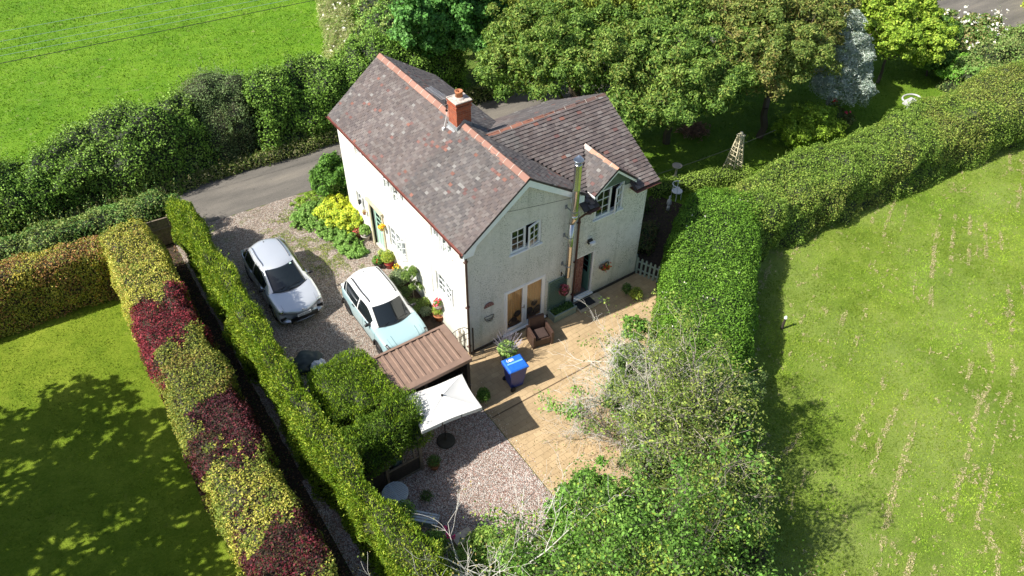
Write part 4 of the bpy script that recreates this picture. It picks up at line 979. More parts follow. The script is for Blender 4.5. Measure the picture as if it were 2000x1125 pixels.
    def gp(name, mat, k0, k1, b0, b1, off, both=True, nK=12, nB=12, shape=None):
        sides = ((1,-1) if both else (0,))
        for sx in sides:
            ks = np.linspace(k0,k1,nK+1); bs = np.linspace(b0,b1,nB+1)
            if sx: P = cab(ks, bs); P[:,:,0] *= sx
            else:
                Ph = cab(ks, bs); Lp = Ph[:, ::-1][:, 1:].copy(); Lp[:,:,0] *= -1; P = np.concatenate([Ph, Lp], axis=1)
            if shape: P = shape(P, sx)
            du = np.gradient(P, axis=0); dv = np.gradient(P, axis=1); N = np.cross(du, dv); N /= np.maximum(np.linalg.norm(N, axis=2, keepdims=True), 1e-9)
            if np.sum(N*(P-np.array([0,0.4,0.9]))) < 0: N = -N
            Q = P+N*off; Q2 = P-N*0.004; n1, n2 = P.shape[:2]; o = n1*n2
            f = [(i*n2+j, i*n2+j+1, (i+1)*n2+j+1, (i+1)*n2+j) for i in range(n1-1) for j in range(n2-1)]
            f += [(i*n2, (i+1)*n2, o+(i+1)*n2, o+i*n2) for i in range(n1-1)] + [(i*n2+n2-1, (i+1)*n2+n2-1, o+(i+1)*n2+n2-1, o+i*n2+n2-1) for i in range(n1-1)]
            f += [(j, j+1, o+j+1, o+j) for j in range(n2-1)] + [((n1-1)*n2+j, (n1-1)*n2+j+1, o+(n1-1)*n2+j+1, o+(n1-1)*n2+j) for j in range(n2-1)]
            mm = MB(); mm.sm = True; mm.add(list(map(tuple, Q.reshape(-1,3)))+list(map(tuple, Q2.reshape(-1,3))), f); mm.build(name, mat, t, local=True)
    gp('windscreen', M_CARGLASS, 0.03, 0.97, 1.10, 2.0, 0.006, both=False)
    gp('rear_window', M_CARGLASS, nk-0.9, nk-0.12, 1.12, 2.0, 0.006, both=False)
    for k0, k1 in detail['side']: gp('side_window', M_CARGLASS, k0, k1, 0.10, 0.86, 0.006)
    # wheels
    for ya in axles:
        for sx in (-1, 1):
            xw = sx*(st[nS//2][1]-0.115); Mr = Matrix.Rotation(sx*math.pi/2, 3, 'Y')
            m = MB(); m.sm = True; m.lathe([(wr*0.62,-0.10),(wr*0.95,-0.105),(wr,-0.07),(wr,0.07),(wr*0.95,0.105),(wr*0.66,0.10),(wr*0.62,0.06)], 32, (xw,ya,wr), M=Mr)
            wh = m.build('wheel', M_RUBBER, t, local=True); ORG[wh] = Vector((0,0,0))
            m = MB(); m.lathe([(0.001,0.055),(wr*0.15,0.06),(wr*0.16,0.04),(wr*0.55,0.02),(wr*0.60,0.075),(wr*0.66,0.085)], 32, (xw,ya,wr), M=Mr)
            for q in range(5):
                a = q*2*math.pi/5+0.3; d = Vector((0, math.cos(a), math.sin(a))); m.beam(Vector((xw+sx*0.062,ya,wr))+d*0.03, Vector((xw+sx*0.085,ya,wr))+d*wr*0.62, 0.055, 0.02, (1,0,0))
            m.build('rim', detail['rim'], wh, local=True)
            if detail.get('arch'):
                m = MB(); pts = []
                for q in range(21):
                    a = math.pi*(-0.06+1.12*q/20); pts.append((sx*(st[nS//2][1]-0.003), ya+wr*1.20*math.cos(a), wr+wr*1.20*math.sin(a)))
                m.tube(pts, 0.035, 8); m.build('wheel_arch_trim', M_BLACK, t, local=True)
    # mirrors
    for sx in (-1, 1):
        p = Vector((sx*(g[0][0][0]+0.12), g[0][0][1]+0.28, g[0][0][2]+0.09)); m = MB(); m.sm = True
        m.lathe([(0.01,-0.10),(0.07,-0.085),(0.09,0.0),(0.07,0.085),(0.01,0.10)], 14, p, M=Matrix.Rotation(math.pi/2, 3, 'Y'), sx=0.75, sy=0.6); m.tube([p+Vector((-sx*0.06,0.02,-0.04)), Vector((sx*g[0][0][0]*0.985, p.y+0.03, p.z-0.10))], 0.022, 6)
        m.build('mirror', detail['mirror'], t, local=True)
    # bonnet shut line, roof rails, aerial
    for sx in (-1, 1):
        m = MB(); pts = []
        for kk in np.linspace(1.25, nk-1.15, 14):
            q = cab([kk], [1.14])[0,0]; pts.append((sx*q[0], q[1], q[2]+(0.045 if 0.05 < (kk-1.25)/(nk-2.4) < 0.95 else 0.012)))
        m.tube(pts, detail['rail'], 8); m.build('roof_rail', M_BLACK, t, local=True)
    q = cab([nk-1.15],[2.0])[0,0]; m = MB(); m.lathe([(0.025,0),(0.018,0.03),(0.004,0.04)], 8, (0,q[1]-0.1,q[2]+0.004)); m.tube([(0,q[1]-0.1,q[2]+0.03),(0,q[1]+0.12,q[2]+0.22)], 0.004, 5); m.build('roof_aerial', M_BLACK, t, local=True)
    # wiper cowl
    gp('cowl', M_BLACK, -0.0, 0.03, 1.05, 2.0, 0.010, both=False, nK=2)
    detail['extra'](t, body, patch, cab, gp)
    return t
def car_text(body_str, size, loc, rot, mat, parent, name='plate_text'):
    c = bpy.data.curves.new(name, 'FONT'); c.body = body_str; c.size = size; c.align_x = 'CENTER'; c.align_y = 'CENTER'; c.extrude = 0.0012
    o = bpy.data.objects.new(name, c); COL.objects.link(o); bpy.context.view_layer.update()
    dg = bpy.context.evaluated_depsgraph_get(); me = bpy.data.meshes.new_from_object(o.evaluated_get(dg)); bpy.data.objects.remove(o)
    me.materials.clear(); me.materials.append(mat); o = bpy.data.objects.new(name, me); COL.objects.link(o); o.location = loc; o.rotation_euler = rot; o.parent = parent
    ORG[o] = Vector((0,0,0)); return o
M_SILVER = car_paint('silver_paint', (0.72,0.75,0.79), 0.5, 0.25)
def ex_silver(t, body, patch, cab, gp):
    patch(0.55, 2.25, 6.25, 7.9, 0.006, 'headlight', M_LAMPGL, t, trim=lambda P, b: P)
    patch(0.75, 2.05, 6.5, 7.6, 0.012, 'headlight_reflector', M_CHROME, t)
    # dark lower grille with chrome strip following the nose
    m = MB(); m.sm = True
    P = body(np.linspace(0.0,1.5,9), np.linspace(2.6,4.4,5))
    for sx in (1,-1):
        Q = P.copy(); Q[:,:,1] -= 0.008; Q[:,:,0] *= sx*1.004; n2 = 5
        m.add(list(map(tuple, Q.reshape(-1,3))), [(i*n2+j, i*n2+j+1, (i+1)*n2+j+1, (i+1)*n2+j) for i in range(8) for j in range(4)])
    m.box(-0.52,0.52,-2.165,-2.12,0.30,0.47); m.build('grille', M_BLACK, t, local=True)
    m = MB(); m.sm = True; pts = []
    for xx in np.linspace(-0.78, 0.78, 21): pts.append((xx, -2.175+0.30*(xx/0.8)**2*0.75, 0.27+0.05*(xx/0.8)**4)); 
    m.tube(pts, 0.013, 6); m.build('bumper_strip', M_CHROME, t, local=True)
    m = MB(); m.box(-0.26,0.26,-2.205,-2.185,0.50,0.61); pl = m.build('number_plate', plain('plate_white', (0.78,0.78,0.76), 0.4), t, bevel=0.003, local=True); ORG[pl] = Vector((0,0,0))
    car_text('SJ60 XDY', 0.105, (0,-2.2065,0.555), (math.pi/2,0,0), M_BLACK, pl)
    m = MB(); c = Vector((0,-2.13,0.73))
    for (a, b) in (((0,0.075),(0.05,0)),((0.05,0),(0,-0.075)),((0,-0.075),(-0.05,0)),((-0.05,0),(0,0.075))):
        m.beam(c+Vector((a[0],-a[1]*0.55-0.02,a[1]*0.8)), c+Vector((b[0],-b[1]*0.55-0.02,b[1]*0.8)), 0.022, 0.02)
    m.build('badge', M_CHROME, t, local=True)
    m = MB(); q = cab([0.93],[1.35])[0,0]; m.box(q[0]-0.04,q[0]+0.04,q[1]-0.06,q[1]+0.01,q[2]+0.003,q[2]+0.016); m.build('windscreen_sticker', plain('sticker', (0.45,0.62,0.55), 0.5), t, local=True)
    for s0 in (2.35, 5.1): pass
    for sx in (1,-1):
        m = MB()
        for s_ in (3.9, 5.35):
            P = body([s_], np.linspace(3.0,7.0,12))[0]; m.tube([(sx*(p[0]+0.001),p[1],p[2]) for p in P], 0.004, 4)
        m.build('door_gap', M_BLACK, t, local=True)
        m = MB()
        for s_ in (4.95, 6.2):
            p = body([s_],[6.0])[0,0]; m.box(min(sx*(p[0]-0.01),sx*(p[0]+0.025)),max(sx*(p[0]-0.01),sx*(p[0]+0.025)),p[1]-0.10,p[1]+0.08,p[2]-0.012,p[2]+0.012)
        m.build('door_handle', M_SILVER, t, bevel=0.004, local=True)
    patch(8.6, 9.5, 5.0, 7.3, 0.008, 'rear_light', plain('red_lens', (0.30,0.01,0.01), 0.15), t)
    m = MB(); m.sm = True
    for sx in (1,-1):
        P = body(np.linspace(0.35,2.9,16), [8.05])[:,0]; m.tube([(sx*p[0],p[1],p[2]+0.001) for p in P], 0.004, 4)
    P = body([0.35], np.linspace(8.05,10,6))[0]; m.tube([(p[0],p[1],p[2]+0.001) for p in P]+[(-p[0],p[1],p[2]+0.001) for p in P[::-1]], 0.004, 4)
    m.build('bonnet_gap', M_BLACK, t, local=True)
    m = MB()
    for x_, l_ in ((-0.12, 0.55), (-0.62, 0.55)):
        a = cab([0.10],[1.9])[0,0]; m.tube([(x_,a[1]+0.0,a[2]+0.02),(x_+l_,a[1]+0.10,a[2]+0.045)], 0.008, 5)
    m.build('wiper', M_BLACK, t, local=True)
silver_st = [(-2.16,0.60,0.26,0.56,0.60),(-2.13,0.76,0.22,0.62,0.68),(-2.00,0.86,0.19,0.70,0.78),(-1.65,0.895,0.18,0.80,0.88),(-1.10,0.905,0.18,0.88,0.965),(-0.4,0.90,0.18,0.92,0.99),(0.5,0.90,0.18,0.95,1.0),(1.2,0.905,0.18,0.98,1.02),(1.75,0.88,0.20,1.00,1.03),(2.05,0.80,0.26,0.96,0.99),(2.13,0.62,0.34,0.84,0.88)]
silver_gh = [[(0.83,-0.98,0.915),(0.70,-0.99,0.955),(0,-1.22,0.99)],[(0.875,-0.15,0.93),(0.60,-0.10,1.40),(0,-0.30,1.455)],[(0.88,0.6,0.95),(0.62,0.62,1.44),(0,0.62,1.50)],[(0.86,1.35,0.98),(0.575,1.38,1.385),(0,1.55,1.44)],[(0.80,1.93,0.99),(0.60,1.95,1.02),(0,2.09,1.02)]]
make_car((-4.20,6.82,0.014), 'silver metallic family hatchback parked tight beside the green hedge', silver_st, silver_gh, (-1.33,1.31), 0.325, M_SILVER, M_SILVER,
    dict(bow_front=0.30, bow_rear=0.18, side=((0.42,1.72),(1.80,2.95),(3.02,3.5)), rim=plain('alloy', (0.45,0.45,0.46), 0.3, 0.9), mirror=M_BLACK, rail=0.011, extra=ex_silver))
M_BLUE = car_paint('pale_blue_paint', (0.33,0.485,0.52), 0.0, 0.35); M_ROOFW = car_paint('white_paint', (0.78,0.79,0.79), 0.0, 0.35)
def ex_blue(t, body, patch, cab, gp):
    patch(0.75, 2.35, 6.6, 7.5, 0.006, 'headlight', M_BLACK, t)
    patch(0.9, 2.1, 6.9, 7.3, 0.012, 'headlight_lens', M_LAMPGL, t)
    patch(0.0, 2.2, 0.8, 3.2, 0.010, 'front_bumper', M_BLACK, t)
    patch(2.9, 8.0, 0.9, 2.7, 0.012, 'sill_cladding', M_BLACK, t, ns=24)
    for sx in (1,-1):
        m = MB()
        for s_ in (3.95, 5.4):
            P = body([s_], np.linspace(3.0,7.0,12))[0]; m.tube([(sx*(p[0]+0.001),p[1],p[2]) for p in P], 0.004, 4)
        m.build('door_gap', M_BLACK, t, local=True)
        m = MB()
        for s_ in (5.0, 6.3):
            p = body([s_],[5.9])[0,0]; m.box(min(sx*(p[0]-0.01),sx*(p[0]+0.03)),max(sx*(p[0]-0.01),sx*(p[0]+0.03)),p[1]-0.10,p[1]+0.08,p[2]-0.014,p[2]+0.014)
        m.build('door_handle', M_BLACK, t, bevel=0.004, local=True)
    patch(8.7, 9.6, 5.6, 7.3, 0.012, 'rear_light', M_BLACK, t)
    m = MB(); m.sm = True
    for sx in (1,-1):
        P = body(np.linspace(0.55,2.9,16), [8.0])[:,0]; m.tube([(sx*p[0],p[1],p[2]+0.001) for p in P], 0.004, 4)
        P = body(np.linspace(0.9,3.0,12), np.array([8.6]))[:,0]; m.tube([(sx*p[0],p[1],p[2]-0.004) for p in P], 0.012, 6)
    m.build('bonnet_gap', plain('blue_shadow_gap', (0.10,0.2,0.22), 0.5), t, local=True)
    m = MB()
    for x_, l_ in ((-0.10, 0.5), (-0.58, 0.5)):
        a = cab([0.10],[1.9])[0,0]; m.tube([(x_,a[1]+0.0,a[2]+0.02),(x_+l_,a[1]+0.10,a[2]+0.045)], 0.008, 5)
    m.build('wiper', M_BLACK, t, local=True)
blue_st = [(-2.01,0.62,0.30,0.66,0.72),(-1.99,0.76,0.25,0.74,0.82),(-1.86,0.85,0.23,0.83,0.92),(-1.50,0.88,0.22,0.91,0.99),(-1.02,0.885,0.22,0.95,1.035),(-0.4,0.88,0.22,0.98,1.05),(0.4,0.88,0.22,1.00,1.06),(1.1,0.885,0.22,1.03,1.08),(1.6,0.87,0.24,1.04,1.08),(1.88,0.80,0.3,1.0,1.04),(1.99,0.64,0.38,0.88,0.94)]
blue_gh = [[(0.80,-0.92,0.975),(0.70,-0.93,1.01),(0,-1.12,1.045)],[(0.84,-0.25,0.99),(0.60,-0.30,1.49),(0,-0.44,1.545)],[(0.85,0.5,1.01),(0.625,0.5,1.545),(0,0.5,1.60)],[(0.83,1.25,1.03),(0.60,1.46,1.51),(0,1.62,1.55)],[(0.79,1.80,1.06),(0.62,1.83,1.07),(0,1.95,1.07)]]
make_car((-1.83,2.98,0.014), 'pale blue small crossover with a white roof parked nose to the brown shed', blue_st, blue_gh, (-1.27,1.27), 0.325, M_BLUE, M_ROOFW,
    dict(bow_front=0.20, bow_rear=0.15, side=((0.42,1.72),(1.80,2.95),(3.02,3.45)), rim=plain('dark_alloy', (0.12,0.12,0.125), 0.35, 0.8), mirror=M_BLACK, rail=0.020, arch=True, extra=ex_blue))

# ------------------------------------------------------------------ shed with ribbed roof
def shed():
    t = thing('shed', (-2.5,-1.05,0), 'open fronted timber shed under a ribbed brown sheet roof beside the house corner', 'shed')
    x0, x1, y0, y1 = -4.3, -1.08, -1.86, -0.22
    zt = lambda y: 2.20 + 0.06*(y-y0)
    m = MB(); pitch = 0.25; prof = []
    x = x0
    while x < x1-0.3:
        prof += [(x,0),(x+0.13,0),(x+0.155,0.035),(x+0.215,0.035),(x+0.24,0)]; x += pitch
    prof.append((x1-0.06,0)); n = len(prof); vs = []
    for y in (y0+0.05, y1-0.05):
        for d in (0,-0.006):
            vs += [(a, y, zt(y)+h+d) for a, h in prof]
    fs = []
    for i in range(n-1): fs += [(i,i+1,2*n+i+1,2*n+i),(n+i,3*n+i,3*n+i+1,n+i+1),(i,n+i,n+i+1,i+1),(2*n+i,2*n+i+1,3*n+i+1,3*n+i)]
    MR = plain('brown_sheet', (0.235,0.155,0.115), 0.45, var=0.12, vscale=5)
    m.add(vs, fs); rf = m.build('roof', MR, t)
    m = MB()
    for (a, b, y, z) in ((y0,0.0,y0,0),): pass
    m.prism([(x0,y0-0.03,zt(y0)-0.09),(x1,y0-0.03,zt(y0)-0.09),(x1,y0-0.03,zt(y0)+0.045),(x0,y0-0.03,zt(y0)+0.045)], (0,0.02,0)); m.prism([(x0,y0-0.01,zt(y0)+0.040),(x1,y0-0.01,zt(y0)+0.040),(x1,y0+0.17,zt(y0+0.15)+0.045),(x0,y0+0.17,zt(y0+0.15)+0.045)], (0,0,0.006))
    m.prism([(x0,y1,zt(y1)-0.09),(x1,y1,zt(y1)-0.09),(x1,y1,zt(y1)+0.055),(x0,y1,zt(y1)+0.055)], (0,0.02,0)); m.prism([(x0,y1-0.07,zt(y1)+0.05),(x1,y1-0.07,zt(y1)+0.05),(x1,y1,zt(y1)+0.052),(x0,y1,zt(y1)+0.052)], (0,0,0.006))
    m.prism([(x1,y0-0.03,zt(y0)-0.09),(x1,y1+0.02,zt(y1)-0.09),(x1,y1+0.02,zt(y1)+0.055),(x1,y0-0.03,zt(y0)+0.048)], (0.02,0,0)); m.prism([(x1-0.22,y0+0.17,zt(y0)+0.052),(x1,y0+0.17,zt(y0)+0.052),(x1,y1-0.07,zt(y1)+0.05),(x1-0.22,y1-0.07,zt(y1)+0.05)], (0,0,0.006))
    m.build('flashing', MR, rf)
    for (px, py) in ((x1-0.08,y0+0.08),(x1-0.08,y1-0.08),(-2.7,y0+0.08),(x0+0.1,y0+0.08)):
        m = MB(); m.box(px-0.05,px+0.05,py-0.05,py+0.05,0,zt(py)-0.04); m.build('post', M_WOODD, t, bevel=0.004)
    m = MB(); m.box(x0+0.1,x1-0.14,y1-0.10,y1-0.06,0.02,2.18)
    for i in range(12): m.box(x1-0.10,x1-0.07,y0+0.14,y1-0.14,0.05+i*0.17,0.05+i*0.17+0.15)
    m.build('cladding', M_WOODD, t)
    m = MB(); m.box(x0,x1-0.06,y0+0.05,y0+0.09,1.98,2.14); m.box(x0,x1-0.1,y0+0.2,y1-0.15,0.78,0.82); m.build('beam', M_WOODD, t)
    return t
shed()
m = MB(); rng = np.random.default_rng(4)
for i in range(26):
    x = -3.6+i*0.085; z = 1.72+0.05*math.sin(i*1.3); r = rng.uniform(0.025,0.05)
    m.lathe([(0.003,-r),(r,0),(0.003,r)], 6, (x,-1.885,z+rng.uniform(-0.04,0.04)), sy=0.4)
m.tube([(-3.7,-1.88,1.74),(-2.6,-1.88,1.68),(-1.4,-1.88,1.76)], 0.008, 5)
o = m.build('garland', plain('tarnished_leaf', (0.25,0.24,0.23), 0.5, 0.3), origin=(-2.5,-1.88,1.7)); tag(o, 'grey metal leaf garland strung along the open front of the shed', 'garland')

# ------------------------------------------------------------------ parasol
def parasol():
    t = thing('parasol', (-2.62,-2.70,0), 'open rectangular white parasol in front of the brown shed roof', 'parasol', rz=math.radians(-7))
    ORG[t] = Vector((0,0,0))
    W, D, z, pk = 0.97, 0.72, 2.03, 2.33; N_ = 16
    m = MB(); m.sm = False
    # four panels with slightly hollow edges
    cs = [(-W,-D),(W,-D),(W,D),(-W,D)]
    for k in range(4):
        a = Vector((*cs[k],z)); b = Vector((*cs[(k+1)%4],z)); p = Vector((0,0,pk)); rows = []
        for i in range(N_+1):
            s_ = i/N_; row = []
            for j in range(N_+1):
                q = a.lerp(b, j/N_); inn = 0.045*math.sin(math.pi*j/N_)*s_
                d = Vector((-q.x,-q.y,0)).normalized(); v = p.lerp(q, s_)+d*inn; v.z -= 0.03*math.sin(math.pi*s_)*math.sin(math.pi*j/N_)+0.0; row.append(v)
            rows.append(row)
        flat = [v for r in rows for v in r]; n = N_+1
        m.sm = True; m.add(flat, [(i*n+j, (i+1)*n+j, (i+1)*n+j+1, i*n+j+1) for i in range(N_) for j in range(N_)])
    MC = attr = None
    mt, nn, ll, bb = nodes('parasol_cloth'); bb.inputs['Base Color'].default_value = (0.86,0.85,0.82,1); bb.inputs['Roughness'].default_value = 0.9
    tr = nn.new('ShaderNodeBsdfTranslucent'); tr.inputs[0].default_value = (0.75,0.73,0.68,1); mx = nn.new('ShaderNodeMixShader'); mx.inputs[0].default_value = 0.2
    ll.new(bb.outputs[0], mx.inputs[1]); ll.new(tr.outputs[0], mx.inputs[2]); ll.new(mx.outputs[0], nn['Material Output'].inputs[0])
    can = m.build('canopy', mt, t, local=True); ORG[can] = Vector((0,0,0))
    m = MB()
    for k in range(4):
        a = Vector((*cs[k],z)); b = Vector((*cs[(k+1)%4],z))
        nseg = 3 if k % 2 == 0 else 2
        for g_ in range(nseg):
            j0 = g_/nseg + (0.012 if g_ else 0); j1 = (g_+1)/nseg - (0.012 if g_ < nseg-1 else 0); K = 6; top = []; bot = []
            for j in range(K+1):
                q_ = j0+(j1-j0)*j/K; q = a.lerp(b, q_); d = Vector((-q.x,-q.y,0)).normalized(); v = q + d*0.045*math.sin(math.pi*q_); v.z -= 0.002
                top.append(v); bot.append(v - d*0.006 - Vector((0,0,0.13)))
            m.add(top+bot, [(j, j+1, K+2+j, K+1+j) for j in range(K)])
    m.build('valance', mt, can, local=True)
    m = MB()
    for x, y in cs: m.tube([(x*q*0.99, y*q*0.99, pk+(z-pk)*q+0.002) for q in np.linspace(0.03,1,10)], 0.005, 5)
    m.build('seams', plain('seam_grey', (0.6,0.59,0.57), 0.9), can, local=True)
    m = MB(); m.tube([(0,0,0.08),(0,0,2.36)], 0.019, 10); m.lathe([(0.03,2.30),(0.035,2.35),(0.02,2.40),(0.0,2.41)], 10); m.build('pole', M_IRON, t, local=True)
    for x, y in cs:
        m = MB(); m.tube([(0,0,2.27),(x*0.97,y*0.97,z-0.012)], 0.007, 5); m.tube([(x*0.45,y*0.45,2.12),(0,0,1.7)], 0.005, 5); m.build('rib', M_IRON, t, local=True)
    m = MB(); m.lathe([(0.30,0.0),(0.30,0.05),(0.26,0.08),(0.05,0.10),(0.03,0.30),(0.0,0.30)], 28, (0,0,0.018)); m.build('base', plain('dark_base', (0.05,0.045,0.035), 0.8, var=0.2), t, local=True)
parasol()

# ------------------------------------------------------------------ wheelie bin
def bin_():
    t = thing('wheelie_bin', (0.54,-1.98,0.025), 'tall blue wheelie bin standing on the tan paving', 'wheelie bin', rz=math.radians(-6)); ORG[t] = Vector((0,0,0))
    MBL = plain('blue_plastic', (0.012,0.035,0.24), 0.4, var=0.08); MLD = plain('bright_blue_lid', (0.02,0.14,0.62), 0.35, var=0.05)
    def ring(w, d, z, dy=0): return [(-w,-d+dy,z),(w,-d+dy,z),(w,d+dy,z),(-w,d+dy,z)]
    m = MB(); rs = ring(0.21,0.22,0.06,0.02)+ring(0.275,0.325,0.93)+ring(0.30,0.345,0.935)+ring(0.30,0.345,0.985); m.add(rs, [(3,2,1,0)]+[(i*4+k, i*4+(k+1)%4, (i+1)*4+(k+1)%4, (i+1)*4+k) for i in range(3) for k in range(4)]+[(12,13,14,15)])
    m.build('body', MBL, t, bevel=0.02, local=True)
    m = MB(); rs = ring(0.315,0.36,0.985)+ring(0.315,0.36,1.03)+ring(0.27,0.31,1.07); m.add(rs, [(3,2,1,0)]+[(i*4+k, i*4+(k+1)%4, (i+1)*4+(k+1)%4, (i+1)*4+k) for i in range(2) for k in range(4)]+[(8,9,10,11)])
    m.box(-0.02,0.05,-0.29,0.29,1.068,1.082)
    for k in range(3): m.box(-0.20,-0.06,-0.24+k*0.18,-0.14+k*0.18,1.068,1.076)
    ld = m.build('lid', MLD, t, bevel=0.012, local=True); ORG[ld] = Vector((0,0,0))
    m = MB(); m.box(-0.018,0.048,-0.285,0.285,1.0824,1.0845); m.build('lid_stripe', plain('pale_blue_stripe', (0.16,0.42,0.80), 0.4), ld, local=True)
    m = MB()      # white crest printed on the lid
    m.prism([(0.11,0.05,1.072),(0.22,0.05,1.072),(0.22,0.13,1.072),(0.165,0.18,1.072),(0.11,0.13,1.072)], (0,0,0.003))
    for a, b, c, d in ((0.10,0.23,0.015,0.03),(0.12,0.21,-0.015,0.0),(0.10,0.13,0.19,0.22),(0.15,0.18,0.20,0.24),(0.20,0.23,0.19,0.22)): m.box(a,b,c,d,1.0705,1.0745)
    m.build('crest', plain('print_white', (0.75,0.78,0.8), 0.5), ld, local=True)
    m = MB(); m.tube([(-0.26,0.37,0.97),(0.26,0.37,0.97)], 0.016, 8); m.box(-0.24,-0.2,0.32,0.38,0.93,0.98); m.box(0.2,0.24,0.32,0.38,0.93,0.98); m.build('handle', MBL, t, local=True)
    for sx in (-1,1):
        m = MB(); m.sm = True; m.lathe([(0.03,-0.03),(0.09,-0.03),(0.10,-0.015),(0.10,0.015),(0.09,0.03),(0.03,0.03)], 20, (sx*0.29,0.22,0.10), M=Matrix.Rotation(math.pi/2,3,'Y')); m.build('wheel', M_RUBBER, t, local=True)
    t.rotation_euler = (0,0,math.radians(84))
bin_()

# ------------------------------------------------------------------ wicker chair
def wicker_mat():
    g = NT('brown_wicker'); w1 = g.n.new('ShaderNodeTexChecker'); w1.inputs['Scale'].default_value = 55; g.l.new(g.tc, w1.inputs[0])
    c = g.mix(w1.outputs[1], (0.10,0.052,0.036), (0.035,0.02,0.015)); g.bump(w1.outputs[1], 0.6, 0.01); return g.out(c, 0.5, 0.5)
def chair():
    t = thing('armchair', (2.42,-0.83,0.026), 'dark brown wicker armchair facing the paving outside the glazed doors', 'chair', rz=math.radians(-12)); ORG[t] = Vector((0,0,0)); W_ = wicker_mat()
    m = MB(); m.box(-0.30,0.30,-0.30,0.25,0.06,0.36); m.build('seat', W_, t, bevel=0.015, local=True)
    m = MB(); m.box(-0.24,0.24,-0.26,0.2,0.362,0.43); m.build('cushion', plain('brown_cushion', (0.05,0.03,0.025), 0.9, var=0.2), t, bevel=0.025, local=True)
    m = MB(); m.prism([(-0.30,0.22,0.06),(-0.30,0.34,0.06),(-0.30,0.42,0.92),(-0.30,0.32,0.92)], (0.60,0,0)); m.build('backrest', W_, t, bevel=0.02, local=True)
    for sx in (-1,1):
        m = MB(); a, b = sorted((sx*0.302, sx*0.40)); m.box(a,b,-0.34,0.34,0.0,0.60); m.build('armrest', W_, t, bevel=0.015, local=True)
chair()

# ------------------------------------------------------------------ doorstep, mat, planter, trellis, baskets
m = MB(); m.box(4.50,5.10,-0.62,-0.075,0.024,0.105); m.box(5.108,5.72,-0.62,-0.075,0.024,0.105)
o = m.build('doorstep', plain('step_stone', (0.42,0.35,0.25), 0.85, var=0.2, vscale=9, bump=0.3), origin=(5.1,-0.35,0.02), bevel=0.012); tag(o, 'pale stone slab step outside the open back door', 'doorstep')
m = MB(); m.box(4.55,5.30,-0.50,-0.12,0.106,0.125); o = m.build('doormat', plain('mat_black', (0.022,0.024,0.026), 0.95, var=0.2), origin=(4.9,-0.3,0.105), bevel=0.004); tag(o, 'black rubber doormat lying on the stone back step', 'doormat')
t = thing('trough_planter', (3.85,-0.22,0.024), 'long sage green wooden trough of leafy plants under the wall trellis', 'planter')
m = MB()
m.box(3.38,4.40,-0.44,-0.40,0.024,0.34); m.box(3.38,4.40,-0.06,-0.02,0.024,0.34); m.box(3.38,3.42,-0.40,-0.06,0.024,0.34); m.box(4.36,4.40,-0.40,-0.06,0.024,0.34); m.box(3.36,4.42,-0.46,-0.395,0.34,0.36); m.build('box', M_SAGEL, t, bevel=0.004)
m = MB(); m.box(3.42,4.36,-0.395,-0.06,0.1,0.27); m.build('compost', M_SOIL, t)
lf = Leaves(); P = np.stack([RNG.uniform(3.44,4.34,700), RNG.uniform(-0.40,-0.06,700), 0.27+RNG.uniform(0,0.16,700)], axis=1); lf.leaves(P, RNG.normal(size=(700,3))*0.6+np.array([0,-0.2,1]), 0.07, [(0.05,0.11,0.025),(0.09,0.16,0.04),(0.03,0.07,0.02)], 0.6); lf.build('foliage', parent=t)
m = MB()
for k in range(-9, 14):
    for s_ in (1,-1):
        a0 = 3.36; a1 = 4.16; z0 = 0.36; z1 = 1.72; c = z0 + k*0.125 if s_ > 0 else z0 + k*0.125
        pts = []
        for (xx) in (a0, a1):
            zz = c + (xx-a0)*s_ + (0 if s_ > 0 else 0.8); pts.append((xx, zz))
        (xa, za), (xb, zb) = pts
        def clip(xa, za, xb, zb):
            for lim in (z0, z1):
                if (za-lim)*(zb-lim) < 0:
                    f = (lim-za)/(zb-za); xm = xa+(xb-xa)*f
                    if (lim == z0 and za < z0) or (lim == z1 and za > z1): xa, za = xm, lim
                    else: xb, zb = xm, lim
            return xa, za, xb, zb
        xa, za, xb, zb = clip(xa, za, xb, zb)
        if za >= z0-0.001 and zb >= z0-0.001 and za <= z1+0.001 and zb <= z1+0.001 and abs(xb-xa) > 0.05: m.beam((xa,-0.03 if s_ > 0 else -0.042,za), (xb,-0.03 if s_ > 0 else -0.042,zb), 0.010, 0.028, (0,1,0))
for a in ((3.34,3.37),(4.15,4.18)): m.box(a[0],a[1],-0.055,-0.02,0.36,1.75)
m.box(3.37,4.15,-0.055,-0.02,1.72,1.75)
m.box(3.345,4.175,-0.012,-0.004,0.36,1.745)
o = m.build('trellis', M_SAGE, origin=(3.76,-0.03,0.36)); tag(o, 'sage green diamond lattice trellis fixed to the wall by the glazed doors', 'trellis')
